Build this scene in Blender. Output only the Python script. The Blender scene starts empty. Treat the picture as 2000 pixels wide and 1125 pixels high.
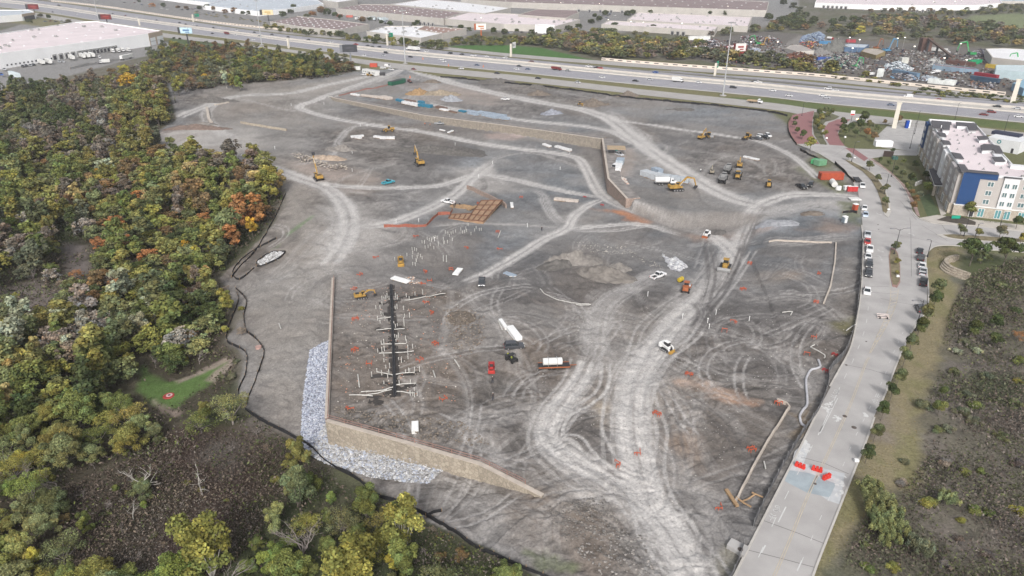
import bpy, bmesh, math, random
import numpy as np
from mathutils import Vector, Matrix
R = math.radians
random.seed(7); rng = np.random.default_rng(7)
SC = bpy.context.scene
COL = SC.collection

# ---------------------------------------------------------------- camera, sky, sun, exposure
FOC = 1381.0; TH = R(25.2); H = 85.0          # photo pixels (2000 wide), pitch, metres above the site
cd = bpy.data.cameras.new("camera"); cam = bpy.data.objects.new("camera", cd); COL.objects.link(cam)
cd.sensor_width = 36.0; cd.lens = FOC / 2000 * 36.0; cd.clip_start = 1.0; cd.clip_end = 30000
cam.location = (0, 0, H); cam.rotation_euler = (R(90) - TH, 0, 0)
SC.camera = cam
SUN_EL = R(38); SUN_AZ = R(180)
w = bpy.data.worlds.new("World"); SC.world = w; w.use_nodes = True
wn = w.node_tree; bg = wn.nodes["Background"]
sky = wn.nodes.new("ShaderNodeTexSky"); sky.sky_type = 'NISHITA'; sky.sun_disc = False
sky.sun_elevation = SUN_EL; sky.sun_rotation = SUN_AZ; sky.air_density = 1.0; sky.dust_density = 4.0
hs = wn.nodes.new("ShaderNodeHueSaturation"); hs.inputs["Saturation"].default_value = 0.30
wn.links.new(sky.outputs[0], hs.inputs["Color"]); wn.links.new(hs.outputs[0], bg.inputs[0])
bg.inputs[1].default_value = 0.15
sd = bpy.data.lights.new("sun", 'SUN'); sd.energy = 1.8; sd.angle = R(8); sd.color = (1.0, 0.96, 0.93)
sun = bpy.data.objects.new("sun", sd); COL.objects.link(sun)
sun.rotation_euler = (R(90) - SUN_EL, 0, R(180) - SUN_AZ)
SC.view_settings.view_transform = 'Standard'; SC.view_settings.look = 'None'
SC.view_settings.exposure = 0.37; SC.view_settings.gamma = 1.0
SC.view_settings.use_curve_mapping = False
SC.cycles.max_bounces = 4; SC.cycles.diffuse_bounces = 2; SC.cycles.glossy_bounces = 2
SC.cycles.transmission_bounces = 2; SC.cycles.volume_bounces = 0; SC.cycles.use_denoising = True

# ---------------------------------------------------------------- where a spot of the photo lies on the land
ct, st = math.cos(TH), math.sin(TH)
def P(x, y, z=0.0):
    u = (x - 1000) / FOC; v = (y - 562.5) / FOC
    t = (z - H) / (-st - v * ct)
    return (u * t, (ct - v * st) * t, z)
def SX(X, Y, Z=0):                              # photo column of a point, only to word labels
    return 1000 + FOC * X / max(1e-3, Y * ct - (Z - H) * st)
def PX(s):                                       # "x,y x,y" -> ground points
    return [P(*map(float, q.split(','))) for q in s.split()]

# ---------------------------------------------------------------- noise
_T = rng.random((256, 256)).astype(np.float32)
def vn(x, y, k=0):
    x = np.asarray(x, dtype=np.float64) + k * 37.17; y = np.asarray(y, dtype=np.float64) + k * 91.3
    xi = np.floor(x).astype(np.int64); yi = np.floor(y).astype(np.int64)
    fx = x - xi; fy = y - yi; fx = fx * fx * (3 - 2 * fx); fy = fy * fy * (3 - 2 * fy)
    a = _T[yi & 255, xi & 255]; b = _T[yi & 255, (xi + 1) & 255]
    c = _T[(yi + 1) & 255, xi & 255]; d = _T[(yi + 1) & 255, (xi + 1) & 255]
    return (a * (1 - fx) + b * fx) * (1 - fy) + (c * (1 - fx) + d * fx) * fy
def fbm(x, y, o=4, k=0):
    s = 0; a = 0.5; t = 0
    for i in range(o):
        s = s + a * vn(x, y, k + i * 3); t += a; a *= .55; x = x * 2.03; y = y * 2.03
    return s / t
def sm(a, b, x):
    t = np.clip((x - a) / (b - a), 0, 1); return t * t * (3 - 2 * t)
def catmull(pts, n=8):
    p = np.array([q[:2] for q in pts], float)
    if len(p) < 3: return p
    p = np.vstack([2 * p[0] - p[1], p, 2 * p[-1] - p[-2]]); out = []
    for i in range(1, len(p) - 2):
        for k in range(n):
            t = k / n
            out.append(.5 * (2 * p[i] + (p[i+1] - p[i-1]) * t + (2*p[i-1] - 5*p[i] + 4*p[i+1] - p[i+2]) * t*t
                             + (3*p[i] - p[i-1] - 3*p[i+1] + p[i+2]) * t**3))
    out.append(p[-2]); return np.array(out)
def pdist(X, Y, pts, att=None):
    """distance, side (+ = right of travel), running length, attribute at the nearest point of a polyline"""
    bd = np.full(X.shape, 1e9); bs = np.zeros(X.shape); bl = np.zeros(X.shape); ba = np.zeros(X.shape); L = 0
    for i in range(len(pts) - 1):
        ax, ay = pts[i][:2]; bx, by = pts[i+1][:2]; dx, dy = bx - ax, by - ay
        l2 = dx*dx + dy*dy; l = math.sqrt(l2) + 1e-9
        t = np.clip(((X - ax) * dx + (Y - ay) * dy) / (l2 + 1e-9), 0, 1)
        d = np.hypot(X - ax - t*dx, Y - ay - t*dy); m = d < bd
        bd = np.where(m, d, bd); bs = np.where(m, np.sign((X - ax) * dy - (Y - ay) * dx), bs)
        bl = np.where(m, L + t*l, bl)
        if att is not None: ba = np.where(m, att[i] * (1 - t) + att[i+1] * t, ba)
        L += l
    return bd, bs, bl, ba
def inpoly(X, Y, pts):
    c = np.zeros(X.shape, bool); n = len(pts)
    for i in range(n):
        ax, ay = pts[i][:2]; bx, by = pts[(i+1) % n][:2]
        if ay == by: continue
        c ^= ((ay > Y) != (by > Y)) & (X < (bx - ax) * (Y - ay) / (by - ay) + ax)
    return c

# ---------------------------------------------------------------- the lie of the land
EDGE = PX("250,120 330,168 345,235 400,275 500,312 590,350 640,425 652,543 640,822 940,905 1068,967 1190,1060 1290,1190")
EDROP = [0, 0, 0, 0, 0, 0, 0, .3, 5.6, 3.4, .25, 0, 0]
DROP = PX("620,186 655,192 830,226 1178,272 1190,352 1228,390 1330,408 1440,412 1500,416")
DH = [0, 1.6, 3.2, 5.0, 5.0, 3.2, 4.2, 3.0, 0]; DW = [4, .5, .5, .5, .5, 1.0, 8, 9, 9]
def hgt(X, Y):
    X = np.asarray(X, float); Y = np.asarray(Y, float)
    d, s, l, a = pdist(X, Y, EDGE, EDROP)
    out = (s > 0)
    h = np.where(out, -(a * sm(0, .5, d) + (6.5 - a) * sm(0, 46, d)) * (1 - sm(420, 640, Y)), 0.0)
    d, s, l, a = pdist(X, Y, DROP, DH); wd = pdist(X, Y, DROP, DW)[3]
    ds = d * s; t = np.where(wd < 1.5, sm(-4.2, -.3, ds), sm(0, 1, ds / wd)); h = h - np.where((ds > -4.3) & ~out, a * t * (1 - sm(25, 120, ds)), 0)
    return h
def G(x, y, dz=0.0):
    zs = np.arange(.2, -7.5, -.1); k = (zs - H) / (P(x, y)[1] and (0 - H)); p0 = P(x, y); X = p0[0] * k; Y = p0[1] * k; h = hgt(X, Y)
    i = int(np.argmax(h >= zs)); return (float(X[i]), float(Y[i]), float(h[i]))

def PG(s):                                       # like PX, but down on the low land of the woods
    return [G(*map(float, q.split(','))) if float(q.split(',')[0]) < 1300 and float(q.split(',')[1]) > 165 else P(*map(float, q.split(','))) for q in s.split()]

# ---------------------------------------------------------------- mesh builder
class MB:
    def __init__(s): s.v = []; s.f = []; s.m = []; s.k = 0; s.X = None
    def mat(s, k): s.k = k; return s
    def add(s, vs, fs):
        n = len(s.v)
        if s.X is not None: vs = [tuple(s.X @ Vector(q)) for q in vs]
        s.v += [tuple(q) for q in vs]; s.f += [tuple(n + i for i in f) for f in fs]; s.m += [s.k] * len(fs); return s
    def box(s, c, d, rz=0, ry=0, tx=1, ty=1):      # tx,ty: taper of the top
        hx, hy, hz = d[0]/2, d[1]/2, d[2]/2; M = Matrix.Translation(c) @ Matrix.Rotation(rz, 4, 'Z') @ Matrix.Rotation(ry, 4, 'Y')
        vs = [(sx*hx*(tx if sz > 0 else 1), sy*hy*(ty if sz > 0 else 1), sz*hz) for sz in (-1, 1) for sx, sy in ((-1,-1),(1,-1),(1,1),(-1,1))]
        return s.add([M @ Vector(q) for q in vs], [(3,2,1,0),(4,5,6,7),(0,1,5,4),(1,2,6,5),(2,3,7,6),(3,0,4,7)])
    def prism(s, prof, y0, y1, k0=1.0):            # (x,z) outline extruded along y
        n = len(prof); vs = [(x, y0, z) for x, z in prof] + [(x, y1, z) for x, z in prof]
        return s.add(vs, [tuple(range(n)), tuple(range(2*n-1, n-1, -1))] + [((i+1) % n, i, n+i, n+(i+1) % n) for i in range(n)])
    def slab(s, pts, z0, z1):                      # (x,y) outline extruded along z
        n = len(pts); vs = [(p[0], p[1], z0) for p in pts] + [(p[0], p[1], z1) for p in pts]
        a = sum(pts[i][0]*pts[(i+1) % n][1] - pts[(i+1) % n][0]*pts[i][1] for i in range(n))
        fs = [tuple(range(n-1, -1, -1)), tuple(range(n, 2*n))] + [(i, (i+1) % n, n+(i+1) % n, n+i) for i in range(n)]
        return s.add(vs, fs if a > 0 else [f[::-1] for f in fs])
    def cyl(s, a, b, r, r2=None, n=10, cap=True):
        a, b = Vector(a), Vector(b); r2 = r if r2 is None else r2; d = (b - a).normalized()
        u = d.orthogonal().normalized(); w_ = d.cross(u)
        c = [(math.cos(2*math.pi*i/n), math.sin(2*math.pi*i/n)) for i in range(n)]
        vs = [a + (u*x + w_*y)*r for x, y in c] + [b + (u*x + w_*y)*r2 for x, y in c]
        fs = [(i, (i+1) % n, n+(i+1) % n, n+i) for i in range(n)]
        if cap: fs += [tuple(range(n-1, -1, -1)), tuple(range(n, 2*n))]
        return s.add(vs, fs)
    def tube(s, pts, r, n=6, r2=None):
        for i in range(len(pts) - 1):
            k0 = r if r2 is None else r + (r2-r)*i/(len(pts)-1); k1 = r if r2 is None else r + (r2-r)*(i+1)/(len(pts)-1)
            s.cyl(pts[i], pts[i+1], k0, k1, n)
        return s
    def mesh(s, name, mats, bevel=0, smooth=False):
        me = bpy.data.meshes.new(name); me.from_pydata(s.v, [], s.f)
        for m in (mats if isinstance(mats, (list, tuple)) else [mats]): me.materials.append(m)
        me.polygons.foreach_set("material_index", s.m)
        if bevel:
            b = bmesh.new(); b.from_mesh(me)
            es = [e for e in b.edges if len(e.link_faces) == 2 and e.calc_face_angle(0) > .5 and e.calc_length() > bevel * 3]
            bmesh.ops.bevel(b, geom=es, offset=bevel, segments=1, affect='EDGES', clamp_overlap=True)
            b.to_mesh(me); b.free()
        if smooth: me.polygons.foreach_set("use_smooth", [True] * len(me.polygons))
        me.update(); return me

REG = []
def tag(o, label, cat, group=None, kind=None):
    if label: o["label"] = label
    if cat: o["category"] = cat
    if group: o["group"] = group
    if kind: o["kind"] = kind
    if kind != "structure": REG.append(o)
    return o
def link(name, me, parent=None, loc=None, rz=0, color=None):
    o = bpy.data.objects.new(name, me); COL.objects.link(o)
    if parent: o.parent = parent
    if loc: o.location = loc
    if rz: o.rotation_euler = (0, 0, rz)
    if color: o.color = (*color, 1)
    return o
def empty(name, loc, rz=0, label=None, cat=None, group=None, sc=None):
    o = bpy.data.objects.new(name, None); COL.objects.link(o); o.location = loc; o.rotation_euler = (0, 0, rz)
    o.empty_display_size = .3
    if sc: o.scale = sc
    return tag(o, label, cat, group)
def struct(name, me): return tag(link(name, me), None, None, None, "structure")
def solo(name, mb, mats, label, cat, group=None, kind=None, bevel=0, loc=None, rz=0, color=None, smooth=False):
    return tag(link(name, mb.mesh(name, mats, bevel, smooth), None, loc, rz, color), label, cat, group, kind)
_C = {}
def cached(key, fn):
    if key not in _C: _C[key] = fn()
    return _C[key]
def place(key, spec, loc, rz, name, label, cat, group=None, color=None, sc=None):
    """spec() -> [(part, mesh, painted, [(subpart, mesh, painted)])]; every copy shares the meshes"""
    parts = cached(key, spec); root = empty(name, loc, rz, label, cat, group, sc)
    for p in parts:
        o = link(p[0], p[1], root, color=color if p[2] else None)
        for q in (p[3] if len(p) > 3 else []): link(q[0], q[1], o, color=color if q[2] else None)
    return root

# ---------------------------------------------------------------- materials
def M(name, col, rough=.8, metal=0, var=.12, scale=1.0, bump=0.0, spec=.3, obj=False, attr=None, em=0, detail=5, coat=0):
    if col and not em and max(col) > .3 and min(col) < .55*max(col): col = tuple(v * .72 for v in col)
    m = bpy.data.materials.new(name); m.use_nodes = True; t = m.node_tree; n = t.nodes; b = n["Principled BSDF"]
    b.inputs["Roughness"].default_value = rough; b.inputs["Metallic"].default_value = metal
    b.inputs["Specular IOR Level"].default_value = spec; b.inputs["Coat Weight"].default_value = coat
    if obj: s = n.new("ShaderNodeObjectInfo").outputs["Color"]
    elif attr: q = n.new("ShaderNodeAttribute"); q.attribute_name = attr; s = q.outputs["Color"]
    else: q = n.new("ShaderNodeRGB"); q.outputs[0].default_value = (*col, 1); s = q.outputs[0]
    if var:
        tc = n.new("ShaderNodeTexCoord"); no = n.new("ShaderNodeTexNoise"); no.inputs["Scale"].default_value = scale
        no.inputs["Detail"].default_value = detail; t.links.new(tc.outputs["Object"], no.inputs["Vector"])
        mr = n.new("ShaderNodeMapRange"); mr.inputs[1].default_value = .3; mr.inputs[2].default_value = .7
        mr.inputs[3].default_value = 1 - var; mr.inputs[4].default_value = 1 + var; t.links.new(no.outputs[0], mr.inputs[0])
        vm = n.new("ShaderNodeVectorMath"); vm.operation = 'SCALE'
        t.links.new(s, vm.inputs[0]); t.links.new(mr.outputs[0], vm.inputs["Scale"]); s = vm.outputs[0]
        if bump:
            bp = n.new("ShaderNodeBump"); bp.inputs["Strength"].default_value = 1; bp.inputs["Distance"].default_value = bump
            t.links.new(no.outputs[0], bp.inputs["Height"]); t.links.new(bp.outputs[0], b.inputs["Normal"])
    t.links.new(s, b.inputs["Base Color"])
    if em: t.links.new(s, b.inputs["Emission Color"]); b.inputs["Emission Strength"].default_value = em
    return m
PAINT = M("vehicle_paint", None, .35, 0, .06, .7, spec=.5, obj=True, coat=.3)
OBJM = M("matt_paint", None, .75, 0, .15, .9, obj=True)
GLASS = M("dark_glass", (.025, .03, .035), .12, 0, 0, spec=.6)
RUBBER = M("tyre_rubber", (.025, .025, .025), .85, 0, .1, 3)
STEEL = M("steel", (.38, .38, .38), .45, .6, .1, 2)
DKST = M("dark_steel", (.045, .045, .048), .6, .2, .2, 2)
YEL = M("machine_yellow", (.46, .28, .07), .7, 0, .3, 1.2)
ORG = M("machine_orange", (.42, .14, .06), .6, 0, .2, 1.2)
CHROME = M("rim_metal", (.45, .45, .45), .35, .7, 0)
LAMP = M("lamp_lens", (.75, .75, .7), .25, 0, 0)
RLAMP = M("tail_lens", (.35, .02, .02), .3, 0, 0)
WHITE = M("white_paint", (.72, .72, .71), .6, 0, .06, .5)
OFFW = M("offwhite_panel", (.6, .6, .58), .8, 0, .1, .3)
CONC = M("concrete", (.36, .35, .34), .9, 0, .12, .35, .01)
WOOD = M("wood_board", (.42, .28, .16), .85, 0, .2, 2)
BARK = M("bark", (.11, .095, .08), .95, 0, .25, 3)
PALEB = M("pale_bark", (.36, .34, .31), .95, 0, .2, 3)
BLKF = M("black_fabric", (.022, .022, .024), .9, 0, .2, 1)
ORF = M("orange_board", (.62, .13, .06), .8, 0, .12, 2)
PVC = M("white_pvc", (.47, .46, .43), .6, 0, .2, 2)
BLKP = M("black_pipe", (.03, .03, .032), .5, 0, .1, 2)
# ================================================================ GROUND (one sheet to the horizon)
ypx = np.concatenate([np.arange(1330, 60, -1.9), np.arange(60, -32, -2.2)])
vv = (ypx - 562.5) / FOC
rowY = (ct - vv * st) * H / (st + vv * ct)
rowY = np.concatenate([[-400, -150, -20, 20, 36], rowY[rowY > 42], [3200, 4500, 7000, 11000]])
colU = np.concatenate([[-5, -2.6, -1.7, -1.3], np.linspace(-1.02, 1.02, 1120), [1.3, 1.7, 2.6, 5]])
D = np.maximum(rowY * ct + H * st, 42 * ct + H * st)
GX = (D[:, None] * colU[None, :]); GY = np.repeat(rowY[:, None], len(colU), 1)
nr, nc = GX.shape
Z = hgt(GX, GY)
n1 = fbm(GX/34, GY/34, 4, 1); n2 = fbm(GX/7.5, GY/7.5, 4, 2); n3 = fbm(GX/1.9, GY/1.9, 3, 3); n4 = fbm(GX/90, GY/90, 3, 5)
n5 = fbm(GX/3.6, GY/3.6, 3, 8)
C = np.zeros((nr, nc, 3))
def lerp(col, m):
    global C
    C += (np.array(col) - C) * np.clip(m, 0, 1)[..., None]
def polym(pts, soft=2.0, amp=3.0, k=0):
    xs = [p[0] for p in pts]; ys = [p[1] for p in pts]; q = soft + amp
    jr = np.where((rowY > min(ys) - q) & (rowY < max(ys) + q))[0]
    m = np.zeros((nr, nc))
    if len(jr) == 0: return m
    j0, j1 = jr[0], jr[-1] + 1; X = GX[j0:j1]; Y = GY[j0:j1]
    d = pdist(X, Y, list(pts) + [pts[0]])[0]; d = np.where(inpoly(X, Y, pts), d, -d)
    m[j0:j1] = sm(-soft, soft, d + amp * 2.4 * (.5 * n2[j0:j1] + .5 * n5[j0:j1] - .5)); return m
def patch(s, col, soft=2.0, amp=3.0, a=1.0, tex=0.5):
    m = polym(PG(s), soft, amp); lerp(col, m * a * (1 - tex + tex * 1.6 * n2))
    return m
# --- far country and everything unlisted
C[:] = (.115, .105, .075)
lerp((.17, .165, .15), sm(.45, .6, n2) * .5); lerp((.085, .095, .05), sm(.42, .62, n1) * .6)
# --- warehouse district asphalt and lots
patch("-400,-18 -300,20 60,8 300,28 420,46 600,76 900,84 930,62 1130,66 1240,62 1480,58 1520,40 1560,-10 1900,-25", (.21, .205, .2), 8, 2, .95, .15)
patch("1500,-10 1560,0 1560,45 1500,45", (.22, .22, .215), 3, 1, .9, .1)
patch("-200,100 0,60 60,42 140,30 200,34 330,62 345,92 330,100 250,118 180,135 60,168 -100,200", (.22, .215, .21), 3, 1, 1, .15)
patch("1860,60 1900,30 2100,20 2100,62", (.17, .2, .1), 10, 4, .9, .3)
patch("1330,80 1500,60 1700,80 2100,105 2100,190 1960,186 1800,168 1600,148 1420,128 1330,110", (.13, .12, .11), 5, 3, 1, .25)
patch("1500,108 1560,70 1650,80 1640,110 1560,120", (.24, .225, .21), 3, 3, .8, .4)
# --- grass along the highway
patch("-200,-10 0,-12 250,20 510,56 750,80 1000,105 1250,124 1500,143 1800,171 2100,200 2100,290 1800,252 1500,216 1250,190 1000,163 750,137 510,104 250,72 -100,30", (.16, .15, .075), 3, 2, 1, .2)
patch("1380,190 1500,190 1650,208 2100,250 2100,262 1800,238 1500,203", (.085, .115, .04), 2, 3, .9, .3)
patch("330,66 510,98 700,128 690,140 560,112 330,92", (.065, .1, .04), 2, 2, .95, .3)
patch("870,90 930,88 1000,88 1060,94 1100,104 1180,122 1100,117 1000,107", (.06, .135, .035), 3, 2, 1, .2)
patch("1140,104 1250,122 1500,141 1500,137 1250,115", (.1, .1, .05), 3, 2, .9, .3)
# --- woodland floor, lower left
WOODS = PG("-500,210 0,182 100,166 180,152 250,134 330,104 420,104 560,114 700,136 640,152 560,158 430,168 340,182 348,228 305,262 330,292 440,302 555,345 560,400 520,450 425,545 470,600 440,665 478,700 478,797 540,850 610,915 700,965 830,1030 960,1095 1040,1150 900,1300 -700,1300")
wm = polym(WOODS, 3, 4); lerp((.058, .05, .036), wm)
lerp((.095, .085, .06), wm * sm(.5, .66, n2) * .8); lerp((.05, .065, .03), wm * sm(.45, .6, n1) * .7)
patch("330,850 430,830 490,850 560,960 500,1000 430,1080 330,1130 300,1060 380,950 320,900", (.062, .042, .036), 4, 4, .95, .3)
patch("400,850 470,845 500,900 440,930 390,900", (.12, .115, .1), 3, 4, .7, .6)
patch("0,560 60,545 140,560 90,600 0,625", (.2, .17, .155), 3, 3, .8, .5)
patch("120,470 160,480 175,540 130,545", (.15, .13, .125), 2, 3, .8, .5)
patch("430,850 500,820 560,850 640,920 600,960 520,900", (.075, .06, .05), 4, 4, .8, .4)
patch("278,712 330,742 380,730 440,697 452,712 420,742 380,770 345,800 300,792 270,760", (.085, .14, .042), 1, 1.6, 1, .35)
patch("298,782 330,795 362,800 350,812 310,808", (.25, .2, .17), 1, 1.5, .9, .3)
patch("325,735 352,738 440,694 455,700 460,712 420,745 400,742 445,706 350,748", (.26, .21, .18), .8, 1.2, .9, .3)
# --- scrub field on the right
SCRUB = PX("1880,560 1850,620 1838,700 1806,800 1806,900 1760,965 1690,1015 1640,1100 1560,1400 2600,1400 2600,700 2200,500 1990,505 1900,540")
wm2 = polym(SCRUB, 4, 5); lerp((.125, .115, .09), wm2); lerp((.06, .075, .04), wm2 * sm(.48, .62, n1) * .75)
lerp((.15, .13, .115), wm2 * sm(.5, .64, n2) * .7); lerp((.05, .045, .04), wm2 * sm(.55, .7, n5) * .5)
# --- construction dirt
SITE = PG("250,120 330,168 345,235 300,262 330,292 440,302 556,345 560,400 525,450 430,543 476,617 441,662 480,697 465,770 480,800 600,870 640,905 700,935 780,985 880,1040 1050,1125 1120,1290 1420,1290 1438,1125 1572,860 1630,742 1672,663 1684,562 1684,431 1675,356 1592,296 1557,283 1540,262 1547,232 1500,217 1250,191 1000,163 860,150 780,133 700,139 620,150 560,158 430,168")
sitem = polym(SITE, .6, .6)
w1 = fbm(GX/11+n1*2, GY/11, 3, 21)*6; rid = 1 - np.abs(2*fbm(GX/5.5 + w1, GY/5.5 - w1*.7, 3, 22) - 1); rid = sm(.62, .98, rid); rid2 = 1 - np.abs(2*fbm(GX/2.2 - w1, GY/2.2 + w1, 2, 23) - 1); rid2 = sm(.6, 1, rid2)
dirt = np.array((.166, .157, .150)) * (.72 + .56 * n1[..., None]) * (.62 + .76 * n2[..., None]) * (.78 + .44 * n3[..., None])
dirt = dirt * (1 + .22 * (n4[..., None] - .5) * np.array((1.6, .2, -1.2))) * (1.14 - .46*rid[..., None]*sm(.35, .6, n4)[..., None] - .16*rid2[..., None])
C = C * (1 - sitem[..., None]) + dirt * sitem[..., None]
DK = (.092, .086, .084); BR = (.15, .115, .088); LT = (.36, .34, .32); PK = (.34, .285, .25)
for s_, col, so, am, a in [
    ("930,560 1000,480 1100,455 1230,500 1300,560 1180,640 1100,640 1000,600", DK, 6, 7, .75),
    ("1010,640 1100,660 1110,740 1060,790 1010,760", BR, 5, 5, .4),
    ("1320,590 1480,560 1640,600 1640,700 1540,760 1400,720 1320,670", DK, 7, 7, .62),
    ("1120,800 1200,790 1230,900 1180,930 1100,860", DK, 4, 5, .6), ("1270,860 1450,790 1520,800 1420,980 1350,1050 1290,950", DK, 5, 7, .5),
    ("1000,960 1090,930 1200,990 1240,1125 1150,1125 1020,1040", BR, 5, 6, .6), ("760,950 900,950 1020,1040 1060,1110 940,1050 800,980", DK, 5, 4, .3),
    ("790,440 960,400 990,440 900,560 800,580 700,560 690,500", DK, 6, 7, .55), ("660,560 900,560 930,700 900,790 660,800", BR, 4, 6, .4),
    ("790,300 870,278 940,290 880,320 810,330", DK, 6, 5, .8), ("1150,430 1300,400 1380,440 1500,480 1440,560 1300,500 1180,480", DK, 8, 8, .45),
    ("1190,225 1240,225 1520,255 1560,290 1500,330 1350,300", DK, 10, 8, .3), ("650,205 780,200 900,240 850,255 720,235", DK, 8, 5, .45),
    ("760,205 880,232 1165,285 1160,300 960,270 780,240", (.15, .145, .145), 8, 3, .5), ("1450,480 1620,475 1610,585 1480,580 1440,520", DK, 6, 7, .4),
    ("1475,455 1680,455 1670,480 1500,476", DK, 3, 3, .5), ("1200,370 1440,405 1440,420 1250,415 1195,385", (.17, .155, .14), 3, 3, .5),
    ("650,600 670,600 665,800 650,800", BR, 3, 2, .5), ("1640,500 1672,500 1660,620 1630,640", (.19, .17, .15), 3, 2, .5),
    ("1530,800 1600,740 1660,690 1600,800 1500,960 1440,1060 1430,985", DK, 3, 4, .5),
    ("440,185 480,180 560,172 700,146 730,150 600,185 470,196", (.25, .23, .2), 8, 5, .7),
    ("410,210 520,196 560,215 440,225", (.2, .165, .135), 8, 5, .5), ("300,262 350,245 410,262 370,275", (.16, .12, .1), 6, 5, .8),
    ("560,345 600,345 640,420 650,543 590,545 545,500 560,400", (.25, .225, .2), 5, 6, .4),
    ("470,600 560,520 648,600 640,680 600,700 590,830 520,850 480,700", (.17, .155, .14), 6, 4, .55)]:
    patch(s_, col, so, am, a, .45)
for s_, col, so, am, a in [
    ("310,262 420,245 510,255 500,290 440,300 330,292", LT, 8, 8, .9), ("560,190 640,162 740,142 700,160 600,190 480,200", LT, 8, 4, .6),
    ("640,380 700,400 740,440 800,440 740,500 660,530 590,520 640,460", LT, 7, 8, .8), ("560,320 640,310 720,350 600,350", PK, 6, 6, .7),
    ("620,345 740,340 720,380 650,372", PK, 6, 5, .5), ("900,335 960,325 1000,370 930,380", LT, 5, 6, .7),
    ("1160,610 1215,600 1270,650 1240,700 1170,720", LT, 4, 6, .6), ("1440,395 1600,385 1690,392 1690,420 1560,410 1480,430", LT, 8, 6, .7),
    ("1240,330 1300,300 1440,390 1400,400", LT, 6, 6, .35), ("1500,425 1540,428 1550,440 1510,445 1470,438", (.3, .31, .33), 3, 3, .8),
    ("780,160 900,165 1000,190 960,205 840,195", PK, 10, 6, .6), ("950,262 990,252 1030,262 1000,274 950,272", (.4, .3, .27), 3, 2, .8),
    ("1330,745 1370,738 1440,760 1474,778 1440,784 1380,772", (.34, .24, .18), 2, 4, .95), ("1345,772 1400,775 1460,788 1470,786", (.38, .2, .11), 1, 2, .5),
    ("1180,408 1230,412 1285,430 1260,438 1230,430", (.38, .16, .075), 2, 4, .9), ("1140,405 1180,408 1230,420 1180,414", (.33, .18, .11), 2, 3, .5),
    ("1330,436 1400,430 1500,440 1450,448 1360,448", (.34, .22, .15), 4, 4, .5), ("1620,430 1680,440 1640,452 1560,448", (.34, .22, .15), 4, 4, .4),
    ("1300,860 1360,830 1380,880 1320,930", (.32, .22, .15), 3, 6, .45), ("1490,520 1560,525 1560,545 1500,545", (.3, .23, .17), 3, 4, .5),
    ("1190,300 1240,290 1230,345 1200,350", PK, 3, 4, .7), ("1160,790 1180,780 1190,830 1170,830", (.3, .25, .19), 2, 3, .7),
    ("840,200 900,235 950,222 900,212", (.27, .27, .28), 4, 5, .4), ("1010,570 1060,590 1110,600 1050,590", (.3, .26, .23), 2, 4, .6),
    ("700,228 800,218 860,232 760,240", (.26, .255, .25), 8, 5, .6), ("640,560 700,530 800,560 660,570", (.25, .22, .2), 4, 4, .4),
    ("1560,330 1640,380 1660,360 1600,300", (.12, .13, .06), 3, 3, .8), ("1640,395 1680,395 1680,440 1650,430", (.1, .115, .05), 2, 3, .7),
    ("1625,630 1672,620 1660,660 1640,650", (.14, .13, .06), 2, 3, .7), ("1570,790 1600,770 1580,830 1540,880", (.2, .13, .05), 1, 3, .7),
    ("1390,1085 1425,1060 1440,1090 1430,1125 1400,1125", (.15, .14, .08), 1, 2, .8), ("1030,1080 1080,1085 1120,1110 1060,1115", (.09, .13, .05), 1, 3, .7),
    ("560,455 612,420 608,428 560,462", (.07, .17, .04), 1, 1, 1), ("530,487 550,474 545,482", (.08, .16, .04), 1, 1.5, .9),
    ("560,300 700,300 760,330 640,318", LT, 8, 7, .45), ("700,440 760,438 780,470 690,470", LT, 5, 6, .5)]:
    patch(s_, col, so, am, a, .45)

lerp((.24, .228, .216), sitem * sm(.5, .68, fbm(GX/28, GY/28, 3, 31)) * .45); lerp((.2, .165, .135), sitem * sm(.52, .66, fbm(GX/22, GY/22, 3, 35)) * .22)
for s_ in ("400,170 700,140 780,150 640,230 560,330 440,290 400,230", "560,345 640,420 650,540 640,670 600,700 590,820 500,790 480,620 520,480"): patch(s_, (.29, .272, .25), 8, 8, .4, .5)
# --- wheel tracks
def stroke(pts, wid, col, a, rut=.5, hz=.05, seed=0, edge=.2, smooth=True):
    wid = wid * .86 if wid > 3 else wid
    p = catmull(pts) if smooth else np.array([q[:2] for q in pts])
    q = wid * .9 + 2; x0, x1, y0, y1 = p[:, 0].min()-q, p[:, 0].max()+q, p[:, 1].min()-q, p[:, 1].max()+q
    jr = np.where((rowY > y0) & (rowY < y1))[0]
    if len(jr) == 0: return
    j0, j1 = jr[0], jr[-1] + 1; cm = ((GX[j0:j1] > x0) & (GX[j0:j1] < x1)).any(0); cr = np.where(cm)[0]
    if len(cr) == 0: return
    i0, i1 = cr[0], cr[-1] + 1; sl = (slice(j0, j1), slice(i0, i1)); X, Y = GX[sl], GY[sl]
    d, s, l, _ = pdist(X, Y, p); ds = d * s
    hw_ = wid / 2 * (1 + .5 * (n2[sl] - .5) * 2 * edge)
    m = 1 - sm(hw_ * (1 - edge), hw_ * (1 + edge), d); Lt = float(np.hypot(*np.diff(p, axis=0).T).sum()); e_ = min(wid * 2.2, Lt * .2); m = m * sm(0, e_, l) * sm(0, e_, Lt - l)
    r = vn(l * .05 + seed, ds * 2.2, seed) * .6 + vn(l * .02, ds * 4.5, seed + 3) * .4
    k = m * a * np.clip(1 - rut + rut * 2 * sm(.25, .75, r), 0, 1.2) * sitem[sl] * (.75 + .5 * n3[sl])
    C[sl] += (np.array(col) * (.9 + .2 * n5[sl][..., None]) - C[sl]) * np.clip(k, 0, 1)[..., None]
    Z[sl] += -m * hz * (1 + 1.2 * (r - .5)) * sitem[sl]
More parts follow.
